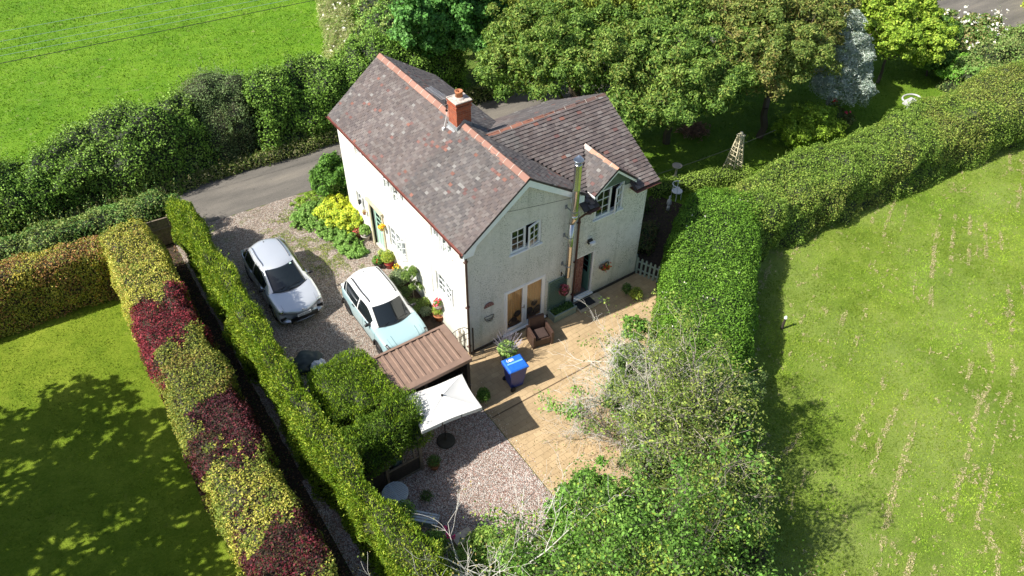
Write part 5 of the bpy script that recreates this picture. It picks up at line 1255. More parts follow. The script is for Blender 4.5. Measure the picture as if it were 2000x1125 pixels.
def flowers(name, loc, label, cat, r, h, greens, blooms, pot=None, n=500, size=0.05, nb=60, bsize=0.06, group=None, tall=1.0, base=0.0, potcol=None, potr=None, poth=0.3, trail=0.0):
    t = thing(name, loc, label, cat, group); x, y, z = loc
    zb = z+base
    if potcol is not None:
        pr_ = potr or r*0.6; m = MB(); m.sm = True; m.lathe([(pr_*0.72,zb),(pr_*0.98,zb+poth*0.86),(pr_*1.08,zb+poth*0.87),(pr_*1.08,zb+poth),(pr_*0.92,zb+poth),(pr_*0.9,zb+poth-0.04),(0.0,zb+poth-0.045)], 20, (x,y,0)); m.build('pot', potcol, t); zb += poth-0.02
    lf = Leaves(); q = unit(RNG.normal(size=(n,3))); q[:,2] = np.abs(q[:,2])*(1-trail)+q[:,2]*trail; rr = RNG.uniform(0.45,1.0,n)[:,None]
    P = np.array([x,y,zb+h*0.35*tall]) + q*rr*np.array([r,r,h*0.65]); P[:,2] = np.maximum(P[:,2], zb-0.02 if not trail else -9)
    lf.leaves(P, q+RNG.normal(size=(n,3))*0.6+np.array([0,0,0.4]), size, greens, 0.5, patch=0.2)
    k = 24; a = RNG.uniform(0,6.28,k); lf.tubes(np.tile([x,y,zb-0.02],(k,1)), np.stack([x+np.cos(a)*r*0.6, y+np.sin(a)*r*0.6, np.full(k, zb+h*0.6)], axis=1), np.full(k,0.006), np.full(k,0.003), (0.08,0.09,0.03), n=3)
    lf.build('foliage', parent=t)
    if blooms:
        lf = Leaves(); q = unit(RNG.normal(size=(nb,3))+np.array([0,0,0.7])); P0 = np.array([x,y,zb+h*0.35*tall])+q*np.array([r,r,h*0.68])*1.02
        for _ in range(4): lf.leaves(P0+RNG.normal(size=P0.shape)*bsize*0.25, q+RNG.normal(size=P0.shape)*0.5, bsize, blooms, 0.9)
        lf.build('blooms', parent=t)
    return t
GREEN = [(0.06,0.14,0.02),(0.10,0.20,0.03),(0.15,0.25,0.05),(0.04,0.09,0.015)]
t = flowers('hanging_basket', (3.90,-0.26,1.20), 'hanging basket of trailing pink red foliage in front of the trellis', 'hanging basket', 0.20, 0.30, [(0.07,0.11,0.03),(0.16,0.05,0.05),(0.22,0.07,0.07)], [(0.36,0.06,0.09),(0.45,0.15,0.18)], n=520, size=0.06, nb=50, bsize=0.05, trail=0.8)
m = MB(); m.sm = True; m.lathe([(0.02,1.06),(0.12,1.10),(0.17,1.20),(0.175,1.23)], 16, (3.90,-0.26,0)); m.build('basket', M_SOIL, t)
m = MB(); m.tube([(3.90,-0.03,1.95),(3.90,-0.10,1.98),(3.90,-0.26,1.86)], 0.010, 6); m.box(3.88,3.92,-0.03,-0.01,1.80,2.0)
for a in (0, 2.1, 4.2): m.tube([(3.90,-0.26,1.86),(3.90+0.17*math.cos(a),-0.26+0.17*math.sin(a)*0.9,1.22)], 0.003, 4)
m.build('hanger', M_IRON, t)
t = thing('wall_basket', (5.95,-0.02,1.25), 'heart shaped wicker wall basket of red and yellow flowers right of the back door', 'wall basket')
m = MB(); pts = []
for k in range(29):
    a = 2*math.pi*k/28; pts.append((5.93+0.21*math.sin(a)**3*1.1, -0.03-0.02, 1.30+0.20*(0.8125*math.cos(a)-0.3125*math.cos(2*a)-0.125*math.cos(3*a)-0.0625*math.cos(4*a))))
m.tube(pts, 0.022, 6); m.lathe([(0.02,1.14),(0.12,1.17),(0.17,1.27)], 14, (5.93,-0.08,0), sy=0.6); m.build('wicker_frame', plain('willow', (0.13,0.09,0.065), 0.85, var=0.3), t)
lf = Leaves(); P = np.array([5.95,-0.13,1.27])+RNG.normal(size=(260,3))*np.array([0.09,0.045,0.06]); lf.leaves(P, RNG.normal(size=(260,3))+np.array([0,-0.6,0.6]), 0.05, GREEN); lf.build('foliage', parent=t)
lf = Leaves(); P = np.array([5.99,-0.16,1.30])+RNG.normal(size=(40,3))*np.array([0.09,0.04,0.055])
for _ in range(3): lf.leaves(P+RNG.normal(size=P.shape)*0.012, RNG.normal(size=P.shape)*0.5+np.array([0,-0.6,0.8]), 0.05, [(0.55,0.01,0.02),(0.60,0.35,0.03),(0.45,0.02,0.04)], 0.9)
lf.build('blooms', parent=t)
m = MB()
arc = [(0.80+0.20*math.cos(a), -0.012, 1.96+0.20*math.sin(a)) for a in np.linspace(0, math.pi, 15)]
m.prism(arc, (0,-0.02,0)); o = m.build('wall_plaque', plain('red_clay', (0.24,0.11,0.09), 0.85, var=0.25), origin=(0.8,-0.012,1.96), bevel=0.004); tag(o, 'half round reddish clay plaque on the gable wall left of the glazed doors', 'wall plaque')
m = MB(); arc = [(0.80+0.16*math.cos(a)*1.05, -0.022, 2.0+0.13*math.sin(a)) for a in np.linspace(0.2, math.pi-0.2, 9)]; m.tube([(p[0],-0.034,p[2]) for p in arc], 0.010, 5)
for k in range(3): m.box(0.70+k*0.08,0.74+k*0.08,-0.040,-0.031,1.99,2.05+0.03*(k==1))
m.build('relief', plain('red_clay_relief', (0.33,0.18,0.15), 0.85), o)
m = MB()
for z, w_ in ((1.50,0.20),(1.42,0.18),(1.34,0.13)): m.tube([(0.79-w_,-0.01,z),(0.79-w_*0.8,-0.09,z-0.01),(0.79,-0.13,z-0.015),(0.79+w_*0.8,-0.09,z-0.01),(0.79+w_,-0.01,z)], 0.007, 5)
for k in range(7):
    a = (k-3)/3; m.tube([(0.79+a*0.19,-0.02-0.10*(1-a*a),1.50),(0.79+a*0.12,-0.02-0.09*(1-a*a),1.34),(0.79,-0.02,1.28)], 0.005, 4)
m.box(0.60,0.98,-0.012,-0.002,1.495,1.51); o = m.build('wall_rack', M_IRON, origin=(0.79,0,1.4)); tag(o, 'empty black wire manger rack on the wall below the clay plaque', 'wall rack')

# ------------------------------------------------------------------ picket gate, iron gate
t = thing('picket_gate', (7.75,-0.45,0.02), 'low sage green picket gate between the house corner and the round hedge', 'gate')
A = Vector((7.72,0.02,0.02)); B = Vector((8.22,-1.30,0.02)); d = (B-A).normalized(); L_ = (B-A).length
for k in range(8):
    p = A + d*(0.06+k*(L_-0.12)/7); m = MB(); s_ = d*0.042; nrm = Vector((d.y,-d.x,0))*0.010
    m.prism([p-s_-nrm, p+s_-nrm, p+s_-nrm+Vector((0,0,0.80)), p-nrm+Vector((0,0,0.86)), p-s_-nrm+Vector((0,0,0.80))], nrm*2); m.build('picket', M_SAGEL, t)
m = MB()
for z in (0.22, 0.62): m.beam(A+Vector((0,0,z))+Vector((d.y,-d.x,0))*-0.03, B+Vector((0,0,z))+Vector((d.y,-d.x,0))*-0.03, 0.03, 0.07)
m.build('rail', M_SAGEL, t)
m = MB(); m.box(A.x-0.04,A.x+0.04,A.y-0.0,A.y+0.08,0.02,0.95); m.box(B.x-0.04,B.x+0.04,B.y-0.08,B.y,0.02,0.95); m.build('post', M_SAGEL, t)
t = thing('iron_gate', (-0.5,-0.14,0), 'black arched wrought iron gate between the shed and the house corner', 'gate')
m = MB(); pts = []
for k in range(13):
    a = math.pi*(1-k/12); pts.append((-0.50+0.42*math.cos(a), -0.14, 1.30+0.42*math.sin(a)))
m.tube([(-0.92,-0.14,0.05)]+pts+[(-0.08,-0.14,0.05)], 0.012, 6); m.build('arched_frame', M_IRON, t)
m = MB()
for x in (-0.78,-0.64,-0.50,-0.36,-0.22):
    top = 1.30+math.sqrt(max(0,0.42**2-(x+0.5)**2)); m.tube([(x,-0.14,0.12),(x,-0.14,top)], 0.006, 5)
for z in (0.12,1.05,1.30): m.tube([(-0.92,-0.14,z),(-0.08,-0.14,z)], 0.008, 5)
m.build('bars', M_IRON, t)
m = MB(); m.box(0.02,0.06,-0.16,-0.12,0,1.45); m.build('gate_post', M_IRON, t); m = MB(); m.box(-1.0,-0.95,-0.17,-0.12,0,1.4); m.build('gate_post', M_IRON, t)
# pale stone figure against the wall
m = MB(); m.sm = True; m.lathe([(0.12,0.02),(0.13,0.08),(0.07,0.12),(0.06,0.45),(0.09,0.60),(0.11,0.72),(0.07,0.84),(0.035,0.88),(0.065,0.95),(0.06,1.02),(0.0,1.06)], 14, (-0.17,0.42,0)); o = m.build('garden_statue', plain('cast_stone', (0.60,0.54,0.45), 0.9, var=0.25, vscale=12), origin=(-0.17,0.42,0)); tag(o, 'small pale cast stone figure against the white wall near the downpipe', 'statue')
m = MB(); m.sm = True; m.lathe([(0.08,0.02),(0.12,0.10),(0.10,0.16),(0.12,0.2),(0.15,0.24),(0.10,0.24),(0.0,0.22)], 14, (-0.42,0.28,0)); o = m.build('stone_urn', plain('urn_stone', (0.5,0.42,0.34), 0.9, var=0.25), origin=(-0.42,0.28,0)); tag(o, 'squat stone urn on the earth beside the pale figure', 'urn')

# ------------------------------------------------------------------ timber gate, table, bench, bags
t = thing('timber_gate', (-4.3,-3.16,0), 'weathered timber panel gate with open top under the clipped conifer', 'gate')
m = MB(); m.box(-3.80,-3.70,-3.20,-3.10,0,1.66); m.build('post', M_WOOD, t, bevel=0.004); m = MB(); m.box(-4.92,-4.84,-3.20,-3.12,0,1.55); m.build('post', M_WOOD, t, bevel=0.004)
m = MB(); m.box(-4.83,-3.81,-3.19,-3.15,1.48,1.56); m.build('rail', M_WOOD, t); m = MB(); m.box(-4.83,-3.81,-3.19,-3.15,0.72,0.80); m.build('rail', M_WOOD, t); m = MB(); m.box(-4.83,-3.81,-3.19,-3.15,0.05,0.12); m.build('rail', M_WOOD, t); m = MB(); m.box(-4.35,-4.29,-3.185,-3.15,0.80,1.48); m.build('upright', M_WOOD, t); m = MB(); m.box(-3.98,-3.92,-3.185,-3.15,0.80,1.48); m.build('upright', M_WOOD, t)
m = MB(); m.beam((-4.28,-3.165,0.84),(-4.0,-3.165,1.46),0.05,0.03,(0,1,0)); m.build('brace', M_WOOD, t)
m = MB(); m.box(-4.82,-3.82,-3.17,-3.15,0.12,0.72); m.build('lower_panel', M_WOODD, t)
m = MB(); m.box(-5.7,-4.94,-3.17,-3.13,0.02,1.3)
o = m.build('fence_panel', M_WOODD, origin=(-5.3,-3.15,0)); tag(o, 'dark timber fence panel left of the weathered gate', 'fence panel')
m = MB(); m.sm = True; m.lathe([(0.01,0.55),(0.16,0.6),(0.18,0.9),(0.12,1.25),(0.05,1.42),(0.0,1.42)], 12, (-4.45,-3.0,0), sy=0.5); o = m.build('sack', plain('grey_blue_sheet', (0.20,0.25,0.28), 0.6, var=0.3, bump=0.6, bscale=9), origin=(-4.45,-3.0,0.5)); tag(o, 'crumpled grey blue sack standing behind the weathered timber gate', 'sack')
m = MB(); m.box(-4.7,-4.2,-3.08,-2.92,0.02,0.56); o = m.build('crate', M_WOODD, origin=(-4.45,-3.0,0), bevel=0.01); tag(o, 'dark box under the grey blue sack behind the timber gate', 'crate')
t = thing('garden_table', (-4.98,-3.86,0.018), 'round garden table with slatted pale grey top by the clipped hedge', 'table')
m = MB(); R_ = 0.37; cx, cy = -4.98, -3.86
for k in range(13):
    o_ = -R_+0.03+k*(2*R_-0.06)/12; h_ = math.sqrt(max(0.001, R_*R_-o_*o_)); m.box(cx+0-h_, cx+h_, cy+o_-0.019, cy+o_+0.019, 0.70, 0.715)
m.build('slats', plain('pale_grey_paint', (0.55,0.60,0.64), 0.5), t)
m = MB(); m.tube([(cx+R_*math.cos(a), cy+R_*math.sin(a), 0.70) for a in np.linspace(0, 2*math.pi, 33)], 0.014, 6, caps=False); m.box(cx-0.02,cx+0.02,cy-R_,cy+R_,0.685,0.699); m.build('rim', plain('pale_grey_paint', (0.55,0.60,0.64), 0.5), t)
for a in (0.6, 2.2, 3.7, 5.3): m = MB(); m.tube([(cx+0.05*math.cos(a),cy+0.05*math.sin(a),0.69),(cx+0.30*math.cos(a),cy+0.30*math.sin(a),0.02)], 0.011, 6); m.build('leg', M_LEAD, t)
t = thing('garden_bench', (-4.72,-4.80,0.018), 'slatted pale grey garden bench half hidden by the clipped hedge', 'bench', rz=math.radians(-46)); ORG[t] = Vector((0,0,0)); MG = plain('bench_grey', (0.52,0.57,0.60), 0.5)
for k in range(5): m = MB(); m.box(-0.56,0.56,-0.20+k*0.085,-0.14+k*0.085,0.42,0.44); m.build('seat_slat', MG, t, local=True)
for k in range(4): m = MB(); m.box(-0.56,0.56,-0.285-k*0.015,-0.265-k*0.015,0.50+k*0.09,0.56+k*0.09); m.build('back_slat', MG, t, local=True)
for sx in (-0.54,0.54):
    m = MB(); m.tube([(sx,0.2,0),(sx,0.2,0.6),(sx,-0.24,0.62)], 0.014, 6); m.tube([(sx,-0.22,0),(sx,-0.26,0.42),(sx,-0.34,0.9)], 0.014, 6); m.tube([(sx,0.2,0.41),(sx,-0.25,0.41)], 0.012, 6); m.build('leg_frame', M_LEAD, t, local=True)
def bag(name, loc, label, cat, sx, sy, sz, col, seed, rough=0.5):
    rng = np.random.default_rng(seed); bm = bmesh.new(); bmesh.ops.create_icosphere(bm, subdivisions=4, radius=1)
    P = np.array([v.co[:] for v in bm.verts]); d = (vnoise(P*1.0+seed, 0.6, seed)-0.5)*0.55 + (vnoise(P+seed, 0.22, seed)-0.5)*0.25
    for v, k, p in zip(bm.verts, d, P):
        v.co = Vector(p)*(1+k); v.co.x *= sx; v.co.y *= sy; v.co.z = max(-0.0, (v.co.z+0.6)*sz)
    me = bpy.data.meshes.new(name); bm.to_mesh(me); bm.free(); me.materials.append(col); 
    for p in me.polygons: p.use_smooth = (seed % 2 == 0)
    o = bpy.data.objects.new(name, me); COL.objects.link(o); o.location = loc; ORG[o] = Vector(loc); return tag(o, label, cat)
bag('tarpaulin', (-5.05,2.75,0.016), 'dark green grey tarpaulin heaped on the gravel beside the clipped conifer', 'tarpaulin', 0.55, 0.42, 0.25, plain('dark_tarp', (0.025,0.04,0.037), 0.55), 4)
bag('plastic_sack', (-4.72,2.30,0.016), 'crumpled white plastic sack lying against the dark tarpaulin', 'sack', 0.24, 0.33, 0.24, plain('white_sack', (0.60,0.62,0.66), 0.4), 7)
bag('plastic_sack', (-5.05,1.85,0.016), 'smaller crumpled blue white plastic sack nearest the clipped conifer', 'sack', 0.25, 0.16, 0.2, plain('blue_white_sack', (0.38,0.45,0.56), 0.4), 9)
m = MB(); m.box(-4.25,-3.75,-6.15,-5.85,0.018,0.42); m.box(-4.28,-3.72,-6.18,-5.82,0.42,0.45); o = m.build('wooden_box', plain('bleached_board', (0.55,0.46,0.36), 0.85, var=0.2), origin=(-4,-6,0.018), bevel=0.006); tag(o, 'bleached wooden planter box at the foot of the gravel garden', 'planter box')
m = MB(); m.tube([(-3.62,-3.55,0.03),(-3.25,-3.35,0.05)], 0.010, 5); o = m.build('cane', M_WOOD, origin=(-3.4,-3.45,0.03)); tag(o, 'short bamboo cane lying on the shaded gravel near the timber gate', 'cane')

# ------------------------------------------------------------------ plants in pots along the house
flowers('lavender_pot', (0.93,-0.95,0.026), 'bushy lavender with pale flower spikes in a grey pot behind the blue bin', 'potted plant', 0.36, 0.55, [(0.16,0.27,0.06),(0.10,0.20,0.04),(0.24,0.32,0.10)], None, potcol=plain('grey_pot', (0.22,0.22,0.21), 0.8, var=0.2), potr=0.24, poth=0.34, n=2200, size=0.10)
lf = Leaves(); k = 130; a = RNG.uniform(0,6.28,k); r_ = RNG.uniform(0.1,0.42,k); A_ = np.stack([0.93+np.cos(a)*r_*0.5,-0.95+np.sin(a)*r_*0.5,np.full(k,0.6)],axis=1); B_ = np.stack([0.93+np.cos(a)*r_*1.35,-0.95+np.sin(a)*r_*1.35,RNG.uniform(0.85,1.15,k)],axis=1); lf.tubes(A_,B_,np.full(k,0.004),np.full(k,0.007),(0.30,0.28,0.34),n=3)
lv = [o for o in COL.objects if o.name.startswith('lavender_pot')][0]; lf.build('flower_spikes', parent=lv)
MP = plain
flowers('boxwood_pot', (-0.03,2.12,0.02), 'round clipped yellow green ball shrub in an orange clay pot by the shed roof', 'potted plant', 0.27, 0.50, [(0.16,0.25,0.03),(0.24,0.30,0.05),(0.09,0.16,0.02)], None, potcol=M_TERRA, potr=0.22, poth=0.30, n=1800, size=0.045).location.x
flowers('wall_flower_basket', (-0.14,1.93,0.82), 'wall basket of red and pink geraniums above the clipped ball shrub', 'wall basket', 0.19, 0.28, GREEN, [(0.65,0.02,0.04),(0.70,0.08,0.22),(0.6,0.03,0.05)], n=300, nb=26, bsize=0.06, potcol=plain('pale_wall_pot', (0.5,0.45,0.4), 0.8), potr=0.15, poth=0.14)
flowers('patio_conifer', (-0.22,5.75,0.015), 'yellow green dwarf conifer in a red glazed pot by the sunny wall', 'potted plant', 0.30, 0.62, [(0.24,0.30,0.03),(0.16,0.23,0.03),(0.33,0.36,0.06)], None, potcol=plain('red_glaze', (0.35,0.04,0.03), 0.3), potr=0.18, poth=0.26, n=1300, size=0.06)
flowers('fern_pot', (-0.55,6.0,0.015), 'dark green fern in a brown pot left of the yellow dwarf conifer', 'potted plant', 0.26, 0.35, GREEN, [(0.45,0.05,0.03)], potcol=M_WOODD, potr=0.20, poth=0.22, n=500, size=0.08, nb=8)
flowers('marigold_pot', (-0.10,5.22,0.015), 'small pot of yellow and orange flowers below the sunny ground floor window', 'potted plant', 0.20, 0.24, GREEN, [(0.75,0.45,0.03),(0.78,0.60,0.05),(0.7,0.2,0.03)], potcol=M_TERRA, potr=0.13, poth=0.2, n=260, nb=36, bsize=0.055)
flowers('rosemary_shrub', (-0.35,4.62,0.015), 'grey green rosemary bush spreading over the gravel behind the blue car', 'shrub', 0.42, 0.75, [(0.13,0.18,0.09),(0.19,0.24,0.12),(0.08,0.12,0.05)], None, n=1900, size=0.075)
flowers('lily_pot', (-0.20,7.85,0.015), 'strappy green plant in a whitewashed pot beside the mint front door', 'potted plant', 0.26, 0.50, [(0.12,0.22,0.04),(0.2,0.3,0.08)], None, potcol=plain('whitewash_pot', (0.5,0.46,0.42), 0.85, var=0.2), potr=0.19, poth=0.26, n=420, size=0.13)
flowers('red_heather_pot', (-0.42,8.15,0.015), 'low clump of red leaved flowers next to the whitewashed pot', 'potted plant', 0.22, 0.28, [(0.12,0.10,0.04),(0.25,0.06,0.05)], [(0.5,0.08,0.08),(0.45,0.15,0.12)], potcol=M_TERRA, potr=0.13, poth=0.16, n=300, nb=30, bsize=0.05)
flowers('door_flower_basket', (-0.16,6.12,1.62), 'small yellow and orange flower basket hung on the wall by the mint door', 'wall basket', 0.13, 0.16, GREEN, [(0.78,0.55,0.03),(0.75,0.30,0.04)], potcol=plain('pale_wall_pot', (0.5,0.45,0.4), 0.8), potr=0.10, poth=0.12, n=120, nb=50, bsize=0.05)
flowers('wall_pot_plant', (-0.12,7.82,1.30), 'dried flower bunch hung on the white wall between small window and door', 'wall basket', 0.09, 0.16, [(0.4,0.32,0.15),(0.3,0.26,0.12)], None, potcol=M_TERRA, potr=0.07, poth=0.10, n=60)
flowers('climber', (-0.20,5.30+1.15,0.015), 'thin yellow green climber at the foot of the mint door frame', 'plant', 0.16, 0.45, [(0.26,0.33,0.08),(0.2,0.28,0.06)], None, n=160, size=0.07)
t = tree('standard_tree', 'small bushy standard tree on a bare pale stem against the white wall', 'tree', (-0.30,3.62,0.02), [(-0.30,3.62,1.25,0.22,0.22,0.26),(-0.24,3.5,0.75,0.2,0.2,0.14)], [(0.09,0.16,0.03),(0.15,0.22,0.05),(0.05,0.10,0.02)], 0.02, (0.35,0.29,0.20), dens=1200, size=0.055, sub=6, puff=0.12)
for i, (x, y, r, h, c, lb) in enumerate(((-0.55,3.9,0.36,0.45,[(0.05,0.09,0.03),(0.09,0.14,0.04)],'low dark evergreen shrub left of the standard tree'),(-0.62,3.05,0.42,0.5,[(0.08,0.13,0.03),(0.13,0.19,0.05),(0.05,0.08,0.02)],'spreading green shrub in the bed beside the car door mirror'),(-0.18,2.95,0.25,0.5,[(0.18,0.24,0.05),(0.12,0.18,0.04)],'yellowish upright shrub against the wall beneath the side window'),(-0.35,2.6,0.26,0.36,[(0.20,0.24,0.16),(0.14,0.18,0.1)],'small grey leaved shrub at the near end of the bed'))):
    flowers('bed_shrub', (x,y,0.02), lb, 'shrub', r, h, c, None, n=int(2600*r), size=0.06, group='shrubs in the flower bed')
flowers('round_bush', (-0.78,-2.05,0.018), 'round clipped dark green bush at the corner of the white parasol', 'shrub', 0.25, 0.72, [(0.06,0.13,0.02),(0.10,0.18,0.03),(0.03,0.08,0.01)], None, n=2400, size=0.045)
flowers('pot_bush', (-3.42,-3.35,0.018), 'small leafy bush in a clay pot beneath the near corner of the parasol', 'potted plant', 0.24, 0.35, [(0.05,0.10,0.02),(0.08,0.14,0.03)], None, potcol=M_TERRA, potr=0.16, poth=0.22, n=500, size=0.06)
flowers('box_bush', (6.72,-1.15,0.026), 'small golden green clipped bush where the paving meets the round hedge', 'shrub', 0.28, 0.6, [(0.17,0.23,0.03),(0.25,0.29,0.05),(0.09,0.14,0.02)], None, n=1500, size=0.05)
flowers('box_bush', (6.60,-0.75,0.026), 'small dark green bush right behind the golden clipped bush', 'shrub', 0.22, 0.6, [(0.05,0.10,0.02),(0.07,0.13,0.03)], None, n=900, size=0.05)
flowers('rose_bush', (-4.75,-5.75,0.018), 'leafy rose bush with two magenta blooms below the slatted bench', 'shrub', 0.42, 0.95, [(0.13,0.23,0.04),(0.18,0.28,0.06),(0.08,0.15,0.03)], None, n=1200, size=0.085)
rb = [o for o in COL.objects if o.name.startswith('rose_bush')][0]; lf = Leaves()
for p in ((-4.38,-5.72,0.88),(-4.30,-6.0,0.72),(-4.45,-5.98,0.95)):
    P = np.array(p)+RNG.normal(size=(26,3))*0.03; lf.leaves(P, RNG.normal(size=(26,3))+np.array([0,-0.4,0.8]), 0.07, [(0.55,0.03,0.15),(0.65,0.12,0.28)], 0.9)
lf.build('blooms', parent=rb)
flowers('table_plant', (-5.02,-4.45,0.018), 'bright green leafy plant growing over the edge of the round table', 'plant', 0.38, 0.95, [(0.16,0.27,0.05),(0.22,0.33,0.08),(0.10,0.18,0.03)], None, n=900, size=0.09)
flowers('gravel_weed', (-4.15,-4.15,0.018), 'thin dark herb growing from the shaded gravel right of the table', 'plant', 0.22, 0.35, [(0.05,0.09,0.03),(0.08,0.12,0.04)], None, n=260, size=0.07)
# back garden ornaments
m = MB(); m.sm = True; m.lathe([(0.16,0.02),(0.10,0.08),(0.06,0.12),(0.05,0.55),(0.22,0.62),(0.24,0.66),(0.19,0.66),(0.0,0.62)], 18, (13.7,4.0,0)); o = m.build('bird_bath', plain('pale_stone', (0.6,0.5,0.42), 0.85), origin=(13.7,4.0,0)); tag(o, 'pale pinkish stone bird bath on the shaded lawn behind the house', 'bird bath')
t = thing('garden_chair', (12.55,2.75,0), 'white curved back garden chair behind the round hedge', 'chair'); m = MB()
m.tube([(12.55+0.25*math.cos(a),2.75+0.25*math.sin(a),0.80) for a in np.linspace(0.5, 4.2, 14)], 0.022, 6); m.build('backrest', M_WHITE, t)
m = MB(); m.lathe([(0.24,0.42),(0.24,0.45),(0,0.45)], 18, (12.55,2.75,0)); m.build('seat', M_WHITE, t)
for a in (0.8,2.3,3.9,5.4): m = MB(); m.tube([(12.55+0.22*math.cos(a),2.75+0.22*math.sin(a),0),(12.55+0.2*math.cos(a),2.75+0.2*math.sin(a),0.43 if a > 5 else 0.8)], 0.014, 6); m.build('leg', M_WHITE, t)
m = MB(); m.sm = True; m.lathe([(0.09,0.3),(0.11,0.35),(0.08,0.55),(0.03,0.62),(0.06,0.70),(0.0,0.78)], 12, (11.7,2.35,0)); m.lathe([(0.08,0.0),(0.06,0.3)], 10, (11.7,2.35,0)); o = m.build('stone_ornament', plain('white_ornament', (0.7,0.68,0.64), 0.8), origin=(11.7,2.35,0)); tag(o, 'small white ornament on a plinth beside the white garden chair', 'ornament')
def obelisk():
    t = thing('garden_obelisk', (16.1,2.75,0), 'tall cream wooden obelisk trellis rising behind the hedge', 'obelisk'); M_ = plain('cream_wood', (0.62,0.56,0.38), 0.7, var=0.1); c = Vector((16.1,2.75,0)); b, tp, H = 0.34, 0.09, 2.05
    cs = [Vector((sx,sy,0)) for sx, sy in ((-1,-1),(1,-1),(1,1),(-1,1))]
    for q in cs: m = MB(); m.beam(c+q*b, c+q*tp+Vector((0,0,H)), 0.045, 0.045); m.build('leg', M_, t)
    m = MB()
    for k in range(4):
        a, d = cs[k], cs[(k+1)%4]
        for j in range(1, 10):
            f = j/9.5; r = b+(tp-b)*f; m.beam(c+a*r+Vector((0,0,H*f)), c+d*r+Vector((0,0,H*f)), 0.02, 0.03)
        mid = (a+d)/2; m.beam(c+mid*b+Vector((0,0,0.1)), c+mid*tp+Vector((0,0,H)), 0.02, 0.025)
    m.build('lattice', M_, t)
    m = MB(); m.box(c.x-0.15,c.x+0.15,c.y-0.15,c.y+0.15,H,H+0.05); m.lathe([(0.05,H+0.05),(0.09,H+0.12),(0.05,H+0.2),(0,H+0.22)], 12, c); m.build('finial', M_, t)
obelisk()
m = MB(); pts = [(28.7+0.55*math.cos(a), 1.95+0.40*math.sin(a), 0.42) for a in np.linspace(-0.6, 2.9, 16)]; m.tube(pts, 0.05, 8); m.box(28.0,28.7,1.6,2.0,0.3,0.5); m.box(28.02,28.1,1.62,1.7,0,0.3); m.box(28.6,28.68,1.9,1.98,0,0.3)
o = m.build('swing_bench', plain('weathered_white', (0.5,0.5,0.5), 0.6), origin=(28.5,1.9,0), bevel=0.02); tag(o, 'white curved garden seat on the sunlit far lawn beyond the long hedge', 'garden seat')
m = MB(); m.prism([(35.0,3.0,0.0),(36.4,3.0,0.0),(36.3,3.0,0.75),(35.3,3.0,0.55)], (0,1.0,0)); o = m.build('log_pile', plain('grey_logs', (0.16,0.14,0.15), 0.9, var=0.5, vscale=6, bump=0.9, bscale=8), origin=(35.6,3.4,0), bevel=0.08); tag(o, 'grey heap of stones and logs at the end of the back lawn', 'rubble heap')
lf = Leaves(); n = 900; P = np.array([17.3,6.4,0.10])+RNG.normal(size=(n,3))*np.array([0.35,0.3,0.04]); lf.leaves(P, RNG.normal(size=(n,3))+np.array([0,0,1]), 0.22, [(0.28,0.17,0.12),(0.2,0.13,0.09)], 0.3); o = lf.build('clippings_heap', origin=(17.3,6.4,0), z_min=0.01); tag(o, 'pinkish brown heap of dry clippings in the deep shade under the trees', 'clippings')
# marker post in the mown field
t = thing('marker_post', (10.2,-5.35,0), 'short dark post with a white cap in the mown field beside the hedge', 'post'); m = MB(); m.lathe([(0.05,0),(0.045,0.55),(0,0.56)], 10, (10.2,-5.35,0)); m.build('shaft', M_WOODD, t); m = MB(); m.lathe([(0.06,0.56),(0.06,0.60),(0.03,0.66),(0,0.66)], 10, (10.2,-5.35,0)); m.build('cap', M_WHITE, t)
# timber fence behind the left garden
t = thing('timber_fence', (-12,12.0,0), 'grey timber panel fence behind the yellow beech hedge', 'fence')
A = Vector((-22,13.2,0)); B = Vector((-6.75,12.02,0)); L_ = (B-A).length; d = (B-A).normalized()
for k in range(9):
    p = A+d*L_*k/8; m = MB(); m.box(p.x-0.05,p.x+0.05,p.y-0.05,p.y+0.05,0,1.42); m.build('post', M_WOOD, t)
for k in range(8):
    m = MB(); p = A+d*(L_*k/8+0.06); q = A+d*(L_*(k+1)/8-0.06)
    n = 12
    for j in range(n):
        a = p.lerp(q, j/n); b = p.lerp(q, (j+0.95)/n); m.beam(a+Vector((0,0,0.66)), b+Vector((0,0,0.66)), 0.018+0.006*(j % 2), 1.22, (0,0,1))
    m.beam(p+Vector((0,0,1.31)), q+Vector((0,0,1.31)), 0.06, 0.04); m.beam(p+Vector((0,-0.03,0.85)), q+Vector((0,-0.03,0.85)), 0.03, 0.08); m.build('panel', M_WOOD, t)
# overhead lines
def cable(p, q, sag, r, mat, label, n=24, group=None):
    p = Vector(p); q = Vector(q); m = MB(); m.tube([p.lerp(q, i/n)-Vector((0,0,sag*4*(i/n)*(1-i/n))) for i in range(n+1)], r, 5); o = m.build('overhead_cable', mat, origin=tuple(p)); return tag(o, label, 'cable', group)
MLC = plain('pale_cable', (0.30,0.45,0.33), 0.5); MDC = plain('dark_cable', (0.02,0.02,0.02), 0.6)
for i, (y_, lb) in enumerate(((19.3,'pale overhead wire highest in the field view, farthest of four'),(18.35,'second pale overhead wire over the far field'),(17.62,'third pale overhead wire over the far field'),(17.02,'pale overhead wire nearest the thick dark cable'))):
    cable((-40,y_+2.3,7.3), (45,y_-4.6,7.3), 0.3, 0.008, MLC, lb, group='pale overhead wires crossing the far field')
cable((-40,18.35,7.3), (45,12.3,7.3), 0.3, 0.013, MDC, 'thick dark overhead cable crossing the far field below the pale wires')
cable((1.46,-0.10,5.78), (13.5,-0.6,4.9), 0.35, 0.007, MDC, 'thin dark service wire running from the gable hook towards the garden')
cable((36,12,3.5), (62,1.5,3.6), 0.2, 0.03, MDC, 'dark wire crossing above the lane at the top right corner')
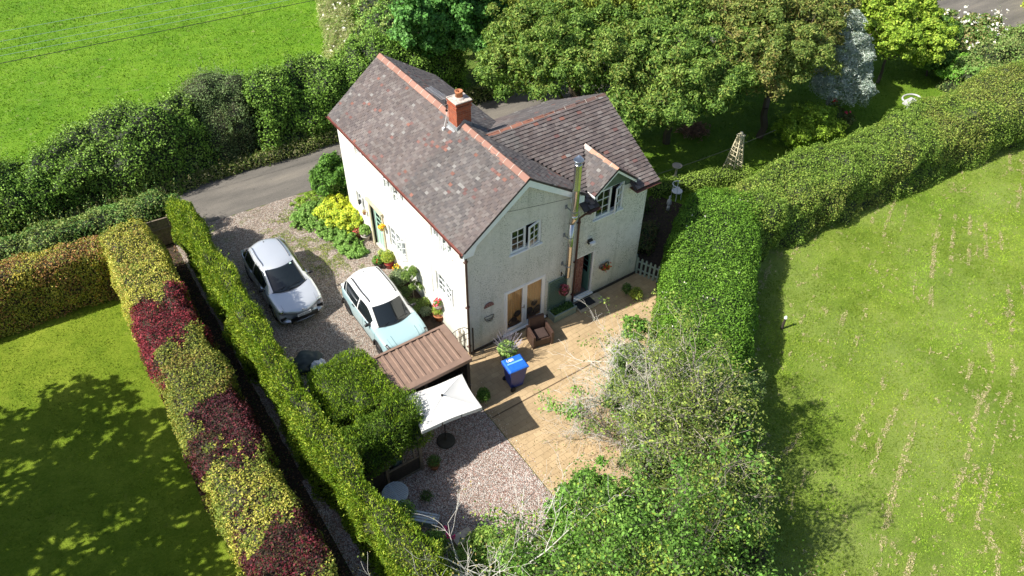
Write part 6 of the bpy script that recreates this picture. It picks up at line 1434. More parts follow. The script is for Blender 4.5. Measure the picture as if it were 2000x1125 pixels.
# ------------------------------------------------------------------ hedges
CONI = [(0.13,0.22,0.015),(0.20,0.29,0.02),(0.07,0.13,0.012),(0.28,0.34,0.04),(0.10,0.18,0.012)]
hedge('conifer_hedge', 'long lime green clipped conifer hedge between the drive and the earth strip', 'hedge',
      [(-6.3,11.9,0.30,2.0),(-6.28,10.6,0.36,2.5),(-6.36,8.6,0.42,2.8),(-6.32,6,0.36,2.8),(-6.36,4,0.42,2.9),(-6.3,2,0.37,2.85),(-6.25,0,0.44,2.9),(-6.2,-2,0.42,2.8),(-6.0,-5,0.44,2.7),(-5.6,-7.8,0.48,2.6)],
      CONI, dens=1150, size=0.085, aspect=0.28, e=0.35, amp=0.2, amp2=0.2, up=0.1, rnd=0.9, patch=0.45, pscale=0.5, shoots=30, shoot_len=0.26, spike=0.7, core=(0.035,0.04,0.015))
hedge('conifer_hedge', 'square clipped block of green conifer overhanging the left end of the shed roof', 'hedge',
      [(-4.6,0.45,1.02,2.5),(-4.7,-0.6,1.18,2.55),(-4.8,-2.1,1.15,2.5)], CONI[:3]+[(0.12,0.20,0.02),(0.17,0.25,0.025)], dens=1500, size=0.07, aspect=0.32, e=0.3, amp=0.10, amp2=0.20, up=0.1, rnd=0.9, patch=0.5, pscale=0.35, spike=0.85, shoots=30, shoot_len=0.15, core=(0.03,0.04,0.015), endround=0.3)
hedge('conifer_hedge', 'clipped green conifer arm reaching over the weathered timber gate', 'hedge',
      [(-6.1,-2.95,0.55,1.3),(-5,-2.72,0.6,1.3),(-3.35,-2.55,0.58,1.15)], CONI[1:3]+[(0.09,0.16,0.02),(0.15,0.23,0.02)], dens=1500, size=0.075, aspect=0.32, e=0.45, amp=0.10, amp2=0.20, up=0.1, rnd=0.9, patch=0.5, pscale=0.35, spike=0.85, shoots=30, shoot_len=0.2, core=(0.03,0.04,0.015), z0=1.32, endround=0.6)
YEL = [(0.33,0.31,0.05),(0.25,0.27,0.04),(0.40,0.36,0.08),(0.15,0.20,0.03),(0.26,0.19,0.05)]
RED = [(0.13,0.018,0.028),(0.075,0.013,0.02),(0.24,0.035,0.045),(0.045,0.013,0.018),(0.12,0.06,0.03)]
DRED = [(0.06,0.017,0.022),(0.038,0.013,0.018),(0.11,0.024,0.03),(0.028,0.013,0.015),(0.07,0.05,0.02)]
OLI = [(0.17,0.19,0.03),(0.10,0.14,0.025),(0.25,0.25,0.045),(0.14,0.17,0.03),(0.20,0.15,0.04)]
HX = lambda y: -8.50 + 0.07*math.sin(y*1.1) + max(0, -y)*0.015
CUTS = [(11.5,0.0),(6.45,0.17),(3.65,0.52),(0.7,0.9),(-1.4,0.3),(-3.65,0.45),(-5.4,0.4),(-9.0,0.0)]
def mh(i, cols, lb, h=2.5, hw=0.98, w=None, sz=0.065):
    y0 = min(CUTS[i][0]+1.6, 10.9); y1 = max(CUTS[i+1][0]-1.6, -8.2); er = 0.28 if y0 > 10.5 else 0.02
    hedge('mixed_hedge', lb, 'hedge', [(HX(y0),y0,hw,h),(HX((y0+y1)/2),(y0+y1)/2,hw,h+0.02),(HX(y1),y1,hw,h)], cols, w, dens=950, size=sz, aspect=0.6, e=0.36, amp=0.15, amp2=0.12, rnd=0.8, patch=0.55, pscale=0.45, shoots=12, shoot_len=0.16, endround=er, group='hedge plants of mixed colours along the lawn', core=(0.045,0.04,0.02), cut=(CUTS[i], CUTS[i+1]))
mh(0, YEL, 'golden yellow hedge stretch at the far end, topmost of the mixed hedge')
mh(1, RED, 'bright crimson hedge stretch just below the golden far end', 2.47)
mh(2, OLI, 'olive green hedge stretch between the crimson and the dark purple stretch', 2.47)
mh(3, DRED, 'dark purple red hedge stretch in the middle of the mixed hedge', 2.45)
mh(4, YEL[:1]+YEL[1:4]+OLI[:2], 'speckled yellow green hedge stretch between the two dark red stretches', 2.5)
mh(5, DRED+RED[:2], 'dark red hedge stretch nearest the bottom of the mixed hedge', 2.47)
mh(6, YEL[:2]+OLI[:2]+YEL[2:4], 'yellow green hedge stretch at the very bottom of the mixed hedge', 2.5)
hedge('beech_hedge', 'clipped yellow and copper beech hedge behind the small left lawn', 'hedge', [(-24,11.3,0.62,2.45),(-14,10.75,0.62,2.45),(-9.3,10.45,0.62,2.4)],
      [(0.40,0.33,0.06),(0.30,0.30,0.05),(0.20,0.22,0.04),(0.36,0.20,0.07),(0.16,0.09,0.04)], dens=800, size=0.07, aspect=0.6, e=0.35, amp=0.12, amp2=0.09, rnd=0.8, patch=0.4, pscale=0.6, shoots=8, shoot_len=0.15, endround=0.3, core=(0.05,0.04,0.02))
DKG = [(0.075,0.15,0.02),(0.12,0.22,0.03),(0.17,0.29,0.045),(0.055,0.105,0.015),(0.22,0.33,0.07)]
hedge('roadside_hedge', 'low mixed green hedge between the timber fence and the lane', 'hedge', [(-24,14.0,0.8,1.7),(-12,13.35,0.75,1.75),(-9.5,13.1,0.7,1.8),(-7.2,12.85,0.65,2.0),(-6.1,12.55,0.5,1.8)],
      [(0.10,0.24,0.05),(0.14,0.24,0.06),(0.20,0.25,0.07),(0.07,0.15,0.03)], dens=480, size=0.10, aspect=0.45, e=0.6, amp=0.22, amp2=0.16, rnd=0.9, patch=0.6, pscale=1.4, shoots=14, shoot_len=0.7, z0=0)
hedge('field_hedgerow', 'tall wild hedgerow with lighter hawthorn tips along the left stretch of the lane', 'hedge', [(-34,18.2,1.3,2.9),(-20,17.6,1.4,2.9),(-11,17.3,1.4,2.5),(-7.5,17.25,1.5,3.3),(-5,17.3,1.5,3.5),(-3.4,17.3,1.5,3.4)],
      DKG, dens=600, size=0.095, aspect=0.65, e=0.7, amp=0.60, amp2=0.28, rnd=0.8, patch=0.45, pscale=1.1, shoots=10, shoot_len=0.6, core=(0.02,0.03,0.012), fluff=0.28, endround=0.5)
hedge('field_hedgerow', 'grey green hawthorn part of the tall hedgerow standing above its neighbours', 'hedge', [(-4.2,17.6,1.3,3.5),(-2.6,17.8,1.5,3.9),(-1.0,17.6,1.3,3.4)],
      [(0.13,0.20,0.07),(0.18,0.25,0.10),(0.08,0.13,0.04),(0.14,0.15,0.07)], dens=750, size=0.065, aspect=0.6, e=0.65, amp=0.35, amp2=0.22, rnd=0.9, patch=0.4, shoots=34, shoot_len=0.6, core=(0.03,0.03,0.015), fluff=0.25)
hedge('field_hedgerow', 'dense dark hazel hedgerow across the lane from the far gable', 'hedge', [(-1.4,17.2,1.4,3.1),(1.5,17.3,1.5,3.2),(4.5,17.1,1.6,3.4),(7.5,16.9,1.7,3.6),(10,17,1.6,3.6)],
      DKG, dens=600, size=0.10, aspect=0.7, e=0.7, amp=0.55, amp2=0.28, rnd=0.75, patch=0.45, pscale=1.0, shoots=8, shoot_len=0.5, core=(0.02,0.03,0.012), fluff=0.28, endround=0.4)
hedge('verge_growth', 'rough weeds and nettles at the foot of the tall hedgerow along the lane', 'verge plants', [(-14,15.85,0.35,0.45),(-6,15.75,0.35,0.5),(2,15.6,0.4,0.6),(7,15.4,0.5,0.8),(12,14.9,0.5,0.7)],
      [(0.10,0.17,0.03),(0.16,0.20,0.05),(0.25,0.24,0.12),(0.07,0.12,0.02)], dens=420, size=0.13, aspect=0.3, e=0.8, amp=0.15, amp2=0.12, rnd=1.1, shoots=10, shoot_len=0.5, kind='stuff')
hedge('bramble_thicket', 'bank of brambles and nettles between the hedgerow and the far field', 'undergrowth', [(4.6,19.7,1.3,1.2),(8,21.6,2.6,1.5),(11.6,24,3.9,1.8),(15,29,5,2.2),(18,36,5,2.2)],
      [(0.12,0.24,0.04),(0.17,0.28,0.06),(0.22,0.28,0.08),(0.08,0.16,0.03)], dens=130, size=0.17, aspect=0.55, e=0.9, amp=0.6, amp2=0.3, rnd=0.9, patch=0.6, pscale=2.2, fluff=0.3, kind='stuff', endround=0.7)
hedge('dry_verge', 'dry tufted grass and seed heads at the corner of the far field', 'tall grass', [(3.2,19.8,0.7,0.3),(4.9,22.2,0.9,0.4),(6.8,25.5,1.0,0.45),(8.9,31,1.2,0.5),(11,38,1.5,0.6)],
      [(0.17,0.25,0.05),(0.22,0.27,0.07),(0.13,0.22,0.04),(0.36,0.35,0.19)], dens=230, size=0.20, aspect=0.14, e=0.9, amp=0.25, amp2=0.15, rnd=1.0, up=0.8, fluff=0.15, kind='stuff', core=(0.14,0.15,0.05), extra=[(60,0.16,[(0.62,0.60,0.48)])])
# right hand hedge: clipped dome then long hawthorn
LAU = [(0.075,0.165,0.015),(0.11,0.22,0.022),(0.05,0.11,0.012),(0.15,0.27,0.035)]
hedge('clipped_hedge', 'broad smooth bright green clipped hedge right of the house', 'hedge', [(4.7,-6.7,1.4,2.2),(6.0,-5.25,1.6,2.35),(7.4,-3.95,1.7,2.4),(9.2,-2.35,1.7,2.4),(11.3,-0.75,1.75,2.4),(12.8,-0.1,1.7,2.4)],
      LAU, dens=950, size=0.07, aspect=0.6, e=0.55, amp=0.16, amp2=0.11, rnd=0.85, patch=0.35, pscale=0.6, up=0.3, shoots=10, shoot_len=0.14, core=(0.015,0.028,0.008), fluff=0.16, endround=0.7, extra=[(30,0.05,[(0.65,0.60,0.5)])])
hedge('boundary_hedge', 'dark rough hedge continuing down the field edge under the bottom right trees', 'hedge', [(4.8,-6.6,0.8,2.0),(3.5,-8.1,0.8,2.0),(2.1,-10.1,0.8,2.0),(0.7,-12.2,0.85,2.0),(-1.1,-15,0.9,2.0)],
      [(0.06,0.12,0.02),(0.09,0.16,0.03),(0.13,0.20,0.05)], dens=420, size=0.09, aspect=0.6, e=0.6, amp=0.25, amp2=0.2, rnd=0.9, patch=0.4, shoots=16, shoot_len=0.35, core=(0.03,0.04,0.015), fluff=0.2)
HAW = [(0.12,0.20,0.03),(0.17,0.25,0.04),(0.08,0.14,0.02),(0.23,0.29,0.055),(0.15,0.16,0.04)]
hedge('hawthorn_hedge', 'long olive green hawthorn hedge running from the clipped hedge to the top right corner', 'hedge', [(11.2,-1.2,1.3,2.1),(13.5,-0.75,1.55,2.35),(16.5,-1.0,1.5,2.35),(20,-1.15,1.6,2.35),(25,-1.3,1.7,2.4),(31,-1.7,2.0,2.5),(38,-2.6,2.4,2.6),(48,-4.5,2.6,2.8),(60,-7.5,2.6,2.8)],
      HAW, dens=650, size=0.078, aspect=0.55, e=0.6, amp=0.30, amp2=0.18, rnd=0.85, patch=0.5, pscale=1.3, shoots=18, shoot_len=0.3, core=(0.035,0.045,0.02), fluff=0.18)
hedge('hedge_top_plants', 'wild shrubs bulging on the garden side of the hawthorn hedge near the top right', 'hedge', [(31.5,1.0,1.2,1.9),(34,1.0,1.5,2.0),(38,0.6,2.0,2.2),(44,-0.4,2.4,2.4)],
      [(0.10,0.20,0.04),(0.15,0.25,0.06),(0.18,0.22,0.07),(0.07,0.13,0.03)], dens=280, size=0.12, aspect=0.6, e=0.65, amp=0.4, amp2=0.22, rnd=0.9, patch=0.6, pscale=1.5, shoots=10, shoot_len=0.4, fluff=0.2)
hedge('box_hedge', 'low wavy green border hedge on the dark lawn behind the house', 'hedge', [(11.8,3.7,0.35,0.5),(13.4,3.2,0.4,0.6),(15.0,2.6,0.45,0.7),(16.5,2.0,0.4,0.6)],
      [(0.14,0.22,0.03),(0.19,0.27,0.05),(0.09,0.15,0.02)], dens=600, size=0.075, aspect=0.6, amp=0.1, amp2=0.08, e=0.6, shoots=8, shoot_len=0.12)
hedge('garden_shrubs', 'dark low shrubs in the shade between the house end and the clipped hedge', 'shrubs', [(8.5,2.4,0.5,0.7),(9.6,2.9,0.6,0.8),(11,3.4,0.6,0.7)],
      [(0.06,0.11,0.03),(0.10,0.14,0.04),(0.04,0.08,0.02)], dens=450, size=0.09, aspect=0.6, amp=0.25, amp2=0.15, e=0.8, shoots=8, shoot_len=0.2)
hedge('garden_shrubs', 'small rust tinged shrubs near the picket gate in the shade', 'shrubs', [(8.6,0.6,0.35,0.5),(9.4,1.2,0.45,0.6),(10.2,1.9,0.4,0.5)],
      [(0.12,0.12,0.04),(0.08,0.12,0.03),(0.14,0.09,0.04)], dens=450, size=0.08, aspect=0.5, amp=0.2, amp2=0.12, e=0.8, shoots=8, shoot_len=0.2)
# plants at the far corner of the house
t = tree('laurel_bush', 'round dark glossy laurel bush at the far corner of the white wall', 'bush', (-0.15,11.0,0), [(-0.05,10.9,1.05,0.85,0.8,1.15)], [(0.06,0.14,0.02),(0.10,0.21,0.03),(0.04,0.09,0.015)], 0.06, dens=420, size=0.10, aspect=0.6, puff=0.28, fill=0.3)
ALC = [(0.42,0.46,0.03),(0.32,0.40,0.03),(0.48,0.50,0.06),(0.20,0.30,0.04)]
for (x, y, z, rx, ry, rz_, lb) in ((-0.70,9.75,0.42,0.75,0.75,0.55,'yellow flowering mound below the laurel bush, farthest of three'),(-0.35,8.85,0.38,0.65,0.6,0.5,'middle bright yellow flowering mound against the white wall'),):
    t = tree('yellow_shrub', lb, 'shrub', (x,y,0), [(x,y,z,rx,ry,rz_)], ALC, 0.03, dens=620, size=0.07, aspect=0.8, puff=0.16, up=0.9, group='yellow flowering mounds beside the drive')
t = tree('leafy_border_plant', 'fresh green ground covering plants edging the drive below the yellow mounds', 'plants', (-1.2,8.8,0), [(-1.5,10.4,0.12,0.8,1.0,0.3),(-1.25,9.0,0.1,0.5,0.8,0.28),(-1.0,7.9,0.1,0.5,0.6,0.25),(-0.95,7.3,0.08,0.35,0.4,0.2)], [(0.13,0.25,0.05),(0.18,0.30,0.07),(0.09,0.18,0.03)], 0.015, dens=700, size=0.07, aspect=0.7, puff=0.11, up=0.9, sub=2)
t = tree('verge_plant', 'bright grassy clump where the drive meets the lane by the laurel', 'plants', (-0.9,11.7,0), [(-0.9,11.7,0.05,0.8,0.45,0.2)], [(0.16,0.27,0.03),(0.22,0.30,0.05)], 0.012, dens=500, size=0.12, aspect=0.2, puff=0.14, up=0.3, sub=2)
# moss and weeds growing through the drive
lf = Leaves(); k = 9000; c = np.array([(-2.0,9.2),(-1.6,7.6),(-2.7,8.9),(-2.9,10.6),(-1.2,6.9),(-2.2,10.9),(-3.4,9.9),(-1.9,8.3),(-2.4,7.3)]); i = RNG.integers(0, len(c), k); P = np.zeros((k,3)); P[:,:2] = c[i]+RNG.normal(size=(k,2))*np.array([0.38,0.48]); P[:,2] = 0.02+RNG.uniform(0,0.02,k)
ok = (vnoise(P*np.array([1,1,0]), 0.28, 3) > 0.52) & (P[:,0] < -0.8); P = P[ok]; lf.leaves(P, RNG.normal(size=P.shape)*0.7+np.array([0,0,1]), 0.05, [(0.16,0.22,0.04),(0.24,0.26,0.06),(0.10,0.16,0.03)], 0.5)
o = lf.build('drive_weeds', origin=(-2,8.5,0)); tag(o, 'moss and small weeds growing through the gravel drive', 'weeds', kind='stuff')

# ------------------------------------------------------------------ trees
CH = [(0.085,0.16,0.028),(0.13,0.22,0.038),(0.05,0.10,0.018),(0.19,0.27,0.055),(0.16,0.19,0.04)]
CH2 = [(0.11,0.17,0.035),(0.17,0.22,0.05),(0.07,0.11,0.025),(0.22,0.23,0.06),(0.16,0.14,0.045)]
tk = dict(aspect=0.40, puff=0.42, droop=0.35, up=0.25, rnd=0.7, rough=0.7, fill=0.30, patch=0.35, puff_n=0.72, shell=0.5, sub=16, gain=1.3)
tree('cherry_tree', 'spreading cherry tree with drooping leaves directly behind the wing roof', 'tree', (12.0,8.6,0), [(10.9,9.4,4.6,2.9,2.4,1.9),(12.6,8.0,4.6,2.4,2.2,2.0),(9.3,10.6,3.9,1.7,1.7,1.4),(11.2,5.4,3.4,1.5,1.3,1.2),(11.4,11.6,4.9,2.4,2.2,1.8)], CH, 0.20, dens=215, size=0.145, **tk)
tree('cherry_tree', 'wide cherry tree in the middle with gaps of bare branch showing', 'tree', (15.4,6.4,0), [(14.2,6.2,4.4,2.5,2.2,2.0),(15.6,4.8,4.0,2.2,2.0,1.9),(13.2,4.9,3.6,1.5,1.4,1.4),(16.0,8.0,5.2,2.3,2.2,1.9)], CH, 0.20, dens=215, size=0.145, **tk)
tree('cherry_tree', 'rusty tinged cherry tree beside the silver leaved tree', 'tree', (19.6,4.2,0), [(18.0,4.3,4.5,2.2,1.9,1.8),(20.0,3.7,4.6,2.0,1.6,1.6),(19.4,5.8,5.2,2.4,2.2,1.9),(22.0,5.0,4.8,1.9,1.9,1.6)], CH2, 0.20, dens=215, size=0.145, **tk)
tree('cherry_tree', 'yellow tipped cherry tree touching the top edge behind its neighbours', 'tree', (14.5,12.6,0), [(13.6,12.2,5.2,2.6,2.2,1.9),(16.4,11.2,5.4,2.4,2.2,1.9),(15.5,14.6,5.4,2.8,2.4,1.8)], [(0.15,0.20,0.03),(0.22,0.26,0.04),(0.09,0.13,0.02)], 0.20, dens=190, size=0.15, **tk)
tree('cherry_tree', 'dark cherry tree at the top edge behind the rusty tinged one', 'tree', (21.5,9.0,0), [(20.0,8.6,5.2,2.5,2.2,1.8),(22.8,7.4,5.2,2.4,2.2,1.8),(25.0,6.9,4.6,2.0,1.8,1.6)], CH2, 0.20, dens=190, size=0.15, **tk)
SY = [(0.06,0.16,0.03),(0.09,0.22,0.045),(0.04,0.10,0.02),(0.13,0.27,0.07)]
tree('sycamore_tree', 'deep green sycamore overhanging the lane left of the cherry trees', 'tree', (9.6,17.2,0), [(8.3,16.4,4.0,2.2,1.7,1.8),(10.2,16.0,4.4,2.0,1.7,2.0),(10.6,18.3,4.8,2.4,2.1,1.9)], SY, 0.22, dens=190, size=0.17, aspect=0.75, puff=0.42, rough=0.7, gain=1.5)
tree('ash_tree', 'blue green tree at the top edge between the bramble bank and the cherries', 'tree', (14.0,22,0), [(13.4,21.3,4.0,2.4,2.2,2.0),(16.4,20.4,4.8,2.6,2.4,2.0),(12.5,18.6,4.2,2.0,1.8,1.7)], SY, 0.22, dens=170, size=0.17, aspect=0.7, puff=0.42, rough=0.7, gain=1.5)
SIL = [(0.34,0.40,0.36),(0.26,0.32,0.28),(0.46,0.50,0.46),(0.18,0.24,0.20)]
tree('silver_pear_tree', 'silver grey leaved weeping tree right of the cherries', 'tree', (24.9,4.2,0), [(24.9,4.4,2.9,1.6,1.5,1.8),(23.9,3.2,2.1,1.3,1.1,1.3),(25.9,5.9,3.6,1.1,1.1,1.3)], SIL, 0.12, (0.35,0.35,0.33), dens=190, size=0.14, aspect=0.25, puff=0.4, droop=0.4, rnd=1.0, patch=0.2, rough=0.4)
LIM = [(0.17,0.27,0.025),(0.23,0.33,0.035),(0.11,0.19,0.02),(0.28,0.35,0.05)]
tree('golden_tree', 'bright lime green tree just right of the silver tree', 'tree', (29.4,4.4,0), [(29.2,4.6,2.8,1.5,1.4,1.5),(30.9,3.5,2.2,1.4,1.2,1.4),(29.4,6.6,3.4,1.6,1.5,1.3),(31.8,5.2,3.2,1.5,1.4,1.2)], LIM, 0.10, dens=300, size=0.13, aspect=0.6, puff=0.28, patch=0.2, rough=0.8, shell=0.5, puff_n=0.8, sub=14)
tree('dark_shrub', 'dark green bush between the lime green tree and the white roses', 'bush', (32.5,3.4,0), [(32.4,3.4,1.4,1.1,1.0,1.1),(33.4,4.4,1.8,1.1,1.0,1.1)], [(0.05,0.11,0.02),(0.08,0.15,0.03)], 0.06, dens=200, size=0.14, aspect=0.6, puff=0.35)
def rose_tree(name, base, clumps, lb, n, blooms, cols, size=0.13, bs=0.13, pieces=5):
    t = thing(name, base, lb, 'bush'); lf = Leaves(); tg = puffs(lf, clumps, 170, size, cols, aspect=0.6, puff=0.35, rough=0.4)
    ls = Leaves(); limbs(base, clumps, tg, 0.05, (0.12,0.09,0.06), ls, 10); ls.build('stems', parent=t)
    idx = RNG.integers(0, len(tg), n); P = tg[idx]+RNG.normal(size=(n,3))*0.28+np.array([0,0,0.28])
    for _ in range(pieces): lf.leaves(P+RNG.normal(size=P.shape)*bs*0.4, RNG.normal(size=P.shape)*0.7+np.array([0,-0.3,0.9]), bs, blooms, 0.9)
    lf.build('flowering_foliage', parent=t)
rose_tree('rambling_rose', (35.6,3.4,0), [(34.8,3.0,1.3,1.4,1.1,0.9),(36.3,3.6,1.3,1.4,1.1,0.9),(35.6,4.9,1.3,1.5,1.1,0.8),(38.0,3.6,1.1,1.4,1.1,0.8)], 'rambling rose with pale cream blooms near the lane at the top right', 150, [(0.75,0.66,0.55),(0.70,0.70,0.62)], [(0.12,0.20,0.05),(0.20,0.20,0.07),(0.08,0.16,0.03),(0.25,0.19,0.09)])
rose_tree('rose_shrub', (23.2,2.3,0), [(23.2,2.5,0.6,0.8,0.6,0.5)], 'dark rose shrub with scattered crimson blooms beside the yellow green box shrub', 7, [(0.60,0.03,0.05),(0.55,0.06,0.12)], [(0.06,0.10,0.03),(0.10,0.12,0.04)], bs=0.16)
tree('box_shrub', 'big rounded yellow green shrub in front of the dark trees', 'shrub', (20.9,2.5,0), [(20.6,2.6,0.85,1.35,1.15,1.0),(21.7,2.5,0.75,1.1,0.9,0.9)], [(0.14,0.24,0.02),(0.20,0.30,0.03),(0.09,0.16,0.015)], 0.06, dens=380, size=0.09, aspect=0.6, puff=0.28, fill=0.35)
tree('round_green_shrub', 'round leafy green shrub on the far edge of the sunlit back lawn', 'shrub', (32.6,1.6,0), [(32.6,1.6,0.9,1.1,1.0,0.9)], [(0.10,0.23,0.03),(0.15,0.29,0.04)], 0.05, dens=260, size=0.12, aspect=0.7, puff=0.3)
hedge('golden_hedge', 'golden yellow hedge beyond the lane in the top right corner', 'hedge', [(42.6,1.6,0.9,1.9),(45.5,3.2,1.1,2.1),(50,6.5,1.2,2.2),(56,11,1.2,2.2)], [(0.44,0.46,0.05),(0.36,0.40,0.05),(0.24,0.32,0.04)], dens=300, size=0.12, aspect=0.7, amp=0.2, amp2=0.12, e=0.5)
# trees beyond the lane at the top edge, and to the right
tree('roadside_tree', 'shadowed dark tree over the lane edge at the top right', 'tree', (38,13,0), [(37.5,12.8,3.0,2.4,2.0,2.0),(41,12.0,2.6,2.4,1.8,1.6)], SY, 0.2, dens=90, size=0.25, aspect=0.7, puff=0.6)

# ---- trees in the bottom right corner
BR = [(0.085,0.19,0.025),(0.13,0.26,0.04),(0.055,0.12,0.018),(0.19,0.32,0.06),(0.28,0.33,0.05)]
def grown(name, label, stems, cols, leaf_n, size, seed, bark=(0.30,0.27,0.23), r0=0.06, depth=4, kids=(3,4), spread=0.55, shrink=0.66, up=0.3, zmin=0.8, sig=0.13, gain=1.25, cat='tree', dark=0):
    base = stems[0][0]; t = thing(name, base, label, cat); rg = np.random.default_rng(seed); lf = Leaves(); E = []
    for bs, dirs in stems: E.append(twigs(bs, dirs, r0, bark, lf, depth=depth, kids=kids, rng=rg, spread=spread, shrink=shrink, up=up))
    lf.build('trunk', parent=t); e = np.concatenate(E); e = e[e[:,2] > zmin]; k = leaf_n; i = np.repeat(np.arange(len(e)), k); m = len(i)
    q = rg.normal(size=(m,3)); P = e[i] + q*sig*(0.5+vnoise(e, 0.9, 3)[i])[:,None]*np.array([1,1,0.7]); lf = Leaves()
    lf.leaves(P, q*0.6+np.array([0,0,0.8])+rg.normal(size=(m,3))*0.5, size, cols, 0.58, patch=0.4, pscale=0.9, gain=gain, jit=0.35); lf.build('crown', parent=t); return t, e
grown('damson_tree', 'full leafed bright green tree filling the bottom right of the garden',
    [((-2.2,-10.7,0.1), [((-0.1,0.25,1),2.7),((0.3,0.1,1),2.8),((-0.35,-0.2,0.9),2.4),((0.0,0.5,0.85),2.2)]), ((-1.35,-11.3,0.1), [((-0.2,0.3,1),2.8),((0.2,0.1,1),3.0),((0.1,-0.35,1),3.0),((0.15,0.5,0.85),2.5),((0.4,0.1,0.9),2.4)])],
    BR, 32, 0.09, 5, depth=4, kids=(3,4), bark=(0.16,0.14,0.12), sig=0.20, gain=1.05, shrink=0.64, zmin=1.2)
tree('small_leafy_tree', 'leafy green bush at the lower left foot of the big bottom tree', 'bush', (-1.3,-7.7,0), [(-1.6,-7.9,1.8,0.75,0.7,0.75),(-0.5,-7.5,1.5,0.8,0.6,0.7)], BR[:4], 0.06, dens=420, size=0.09, aspect=0.6, puff=0.26)
grown('elder_tree', 'olive yellow thin leaved tree with pale limbs beside the clipped hedge', [((2.1,-8.3,0.1), [((0.05,0.1,1),3.0),((0.15,0.12,1),3.1),((0.0,-0.1,1),2.7),((0.22,0.35,1),2.9),((0.15,0.3,1),2.5),((0.2,0.02,1),2.8)])],
    [(0.12,0.175,0.03),(0.18,0.23,0.045),(0.08,0.13,0.025),(0.23,0.26,0.07)], 20, 0.078, 15, bark=(0.34,0.30,0.24), depth=4, kids=(3,4), sig=0.12, zmin=1.5)
tree('ivy_clad_tree', 'dark ivy covered lower trees under the bare grey branches', 'tree', (3.2,-6.0,0), [(2.6,-6.0,1.6,1.0,0.9,1.3),(3.6,-5.6,1.7,1.1,0.9,1.3),(3.0,-7.2,1.5,1.1,0.9,1.2),(4.4,-7.4,1.6,1.2,1.0,1.3),(1.9,-7.3,1.1,0.8,0.8,0.9),(3.4,-4.5,1.4,0.6,0.6,0.9),(2.7,-5.0,1.7,0.6,0.6,0.8)], [(0.08,0.14,0.04),(0.13,0.19,0.06),(0.05,0.09,0.02),(0.17,0.21,0.09)], 0.12, (0.16,0.13,0.10), dens=560, size=0.062, aspect=0.6, puff=0.20, rough=0.9, fill=0.35, shell=0.45)
def bare(name, label, base, starts, r0, col, depth, L=None, leaves=None, kids=(3,5), seed=1, shrink=0.66, spread=0.6, up=0.25, group=None):
    t = thing(name, base, label, 'tree', group); lf = Leaves(); ends = twigs(base, starts, r0, col, lf, depth=depth, kids=kids, rng=np.random.default_rng(seed), shrink=shrink, spread=spread, up=up); lf.build('branches', parent=t)
    if leaves:
        n, sz, cols, pick = leaves; e = ends[pick(ends)] if pick else ends
        if len(e):
            i = RNG.integers(0, len(e), n); P = e[i]+RNG.normal(size=(n,3))*0.10; lf = Leaves(); lf.leaves(P, RNG.normal(size=(n,3))+np.array([0,0,0.8]), sz, cols, 0.6); lf.build('foliage', parent=t)
    return t
DEADC = (0.60,0.57,0.51)
bare('dead_tree', 'leafless pale grey tree with dense fine twigs beside the tan paving', (2.35,-5.9,0.2), [((0.05,0.15,1),2.6),((-0.2,0.3,1),1.9),((0.5,0.45,0.9),1.8),((-0.3,0.0,1),1.8),((0.05,0.6,0.9),1.9),((0.1,-0.4,1),2.1)], 0.05, (0.58,0.55,0.49), 4, seed=12, leaves=(3200, 0.055, [(0.13,0.18,0.07),(0.18,0.22,0.10),(0.10,0.14,0.05)], None), kids=(4,6), spread=0.7)
bare('dead_tree', 'low bare grey twiggy branches reaching left over the paving', (1.9,-6.6,0.2), [((-0.6,0.3,0.85),1.5),((-0.8,0.0,0.7),1.4),((-0.35,0.6,0.7),1.4),((-0.4,-0.2,0.9),1.4)], 0.03, (0.45,0.42,0.37), 4, seed=21, kids=(3,5), leaves=(900, 0.055, [(0.13,0.18,0.07),(0.18,0.22,0.10)], None))
bare('dead_tree', 'bare pale limbs poking out of the dark foliage near the elder', (3.9,-6.3,1.0), [((-0.3,0.4,0.9),1.4),((0.2,0.2,0.9),1.5),((-0.2,-0.4,0.9),1.3)], 0.045, DEADC, 3, seed=31, kids=(2,4), leaves=(700,0.07,[(0.2,0.24,0.06),(0.26,0.28,0.08)],None))
# a live spray of leaves reaching over the paving
t = thing('leafy_branch_sapling', (1.6,-5.6,0.02), 'thin sapling holding out a spray of green leaves over the sunlit paving', 'sapling'); lf = Leaves(); rg = np.random.default_rng(9)
e = twigs((1.6,-5.6,0.3), [((-0.55,0.45,1.0),1.8),((-0.8,0.25,0.9),1.8),((-0.6,0.6,0.7),1.5)], 0.02, (0.20,0.17,0.13), lf, depth=3, kids=(2,4), rng=rg, spread=0.45, shrink=0.6, up=0.5); lf.build('branches', parent=t)
e = e[(e[:,2] > 1.5)]; i = RNG.integers(0, len(e), 900); lf = Leaves(); lf.leaves(e[i]+RNG.normal(size=(900,3))*0.10, RNG.normal(size=(900,3))+np.array([0,0,0.9]), 0.095, [(0.12,0.24,0.04),(0.18,0.30,0.06),(0.09,0.17,0.03)], 0.6); lf.build('foliage', parent=t)
tree('leafy_sprig_bush', 'fresh green bush tip behind the dead tree next to the golden bush', 'bush', (4.6,-3.3,0), [(4.6,-3.3,1.5,0.35,0.3,0.5)], BR[:4], 0.02, dens=400, size=0.085, aspect=0.6, puff=0.16)
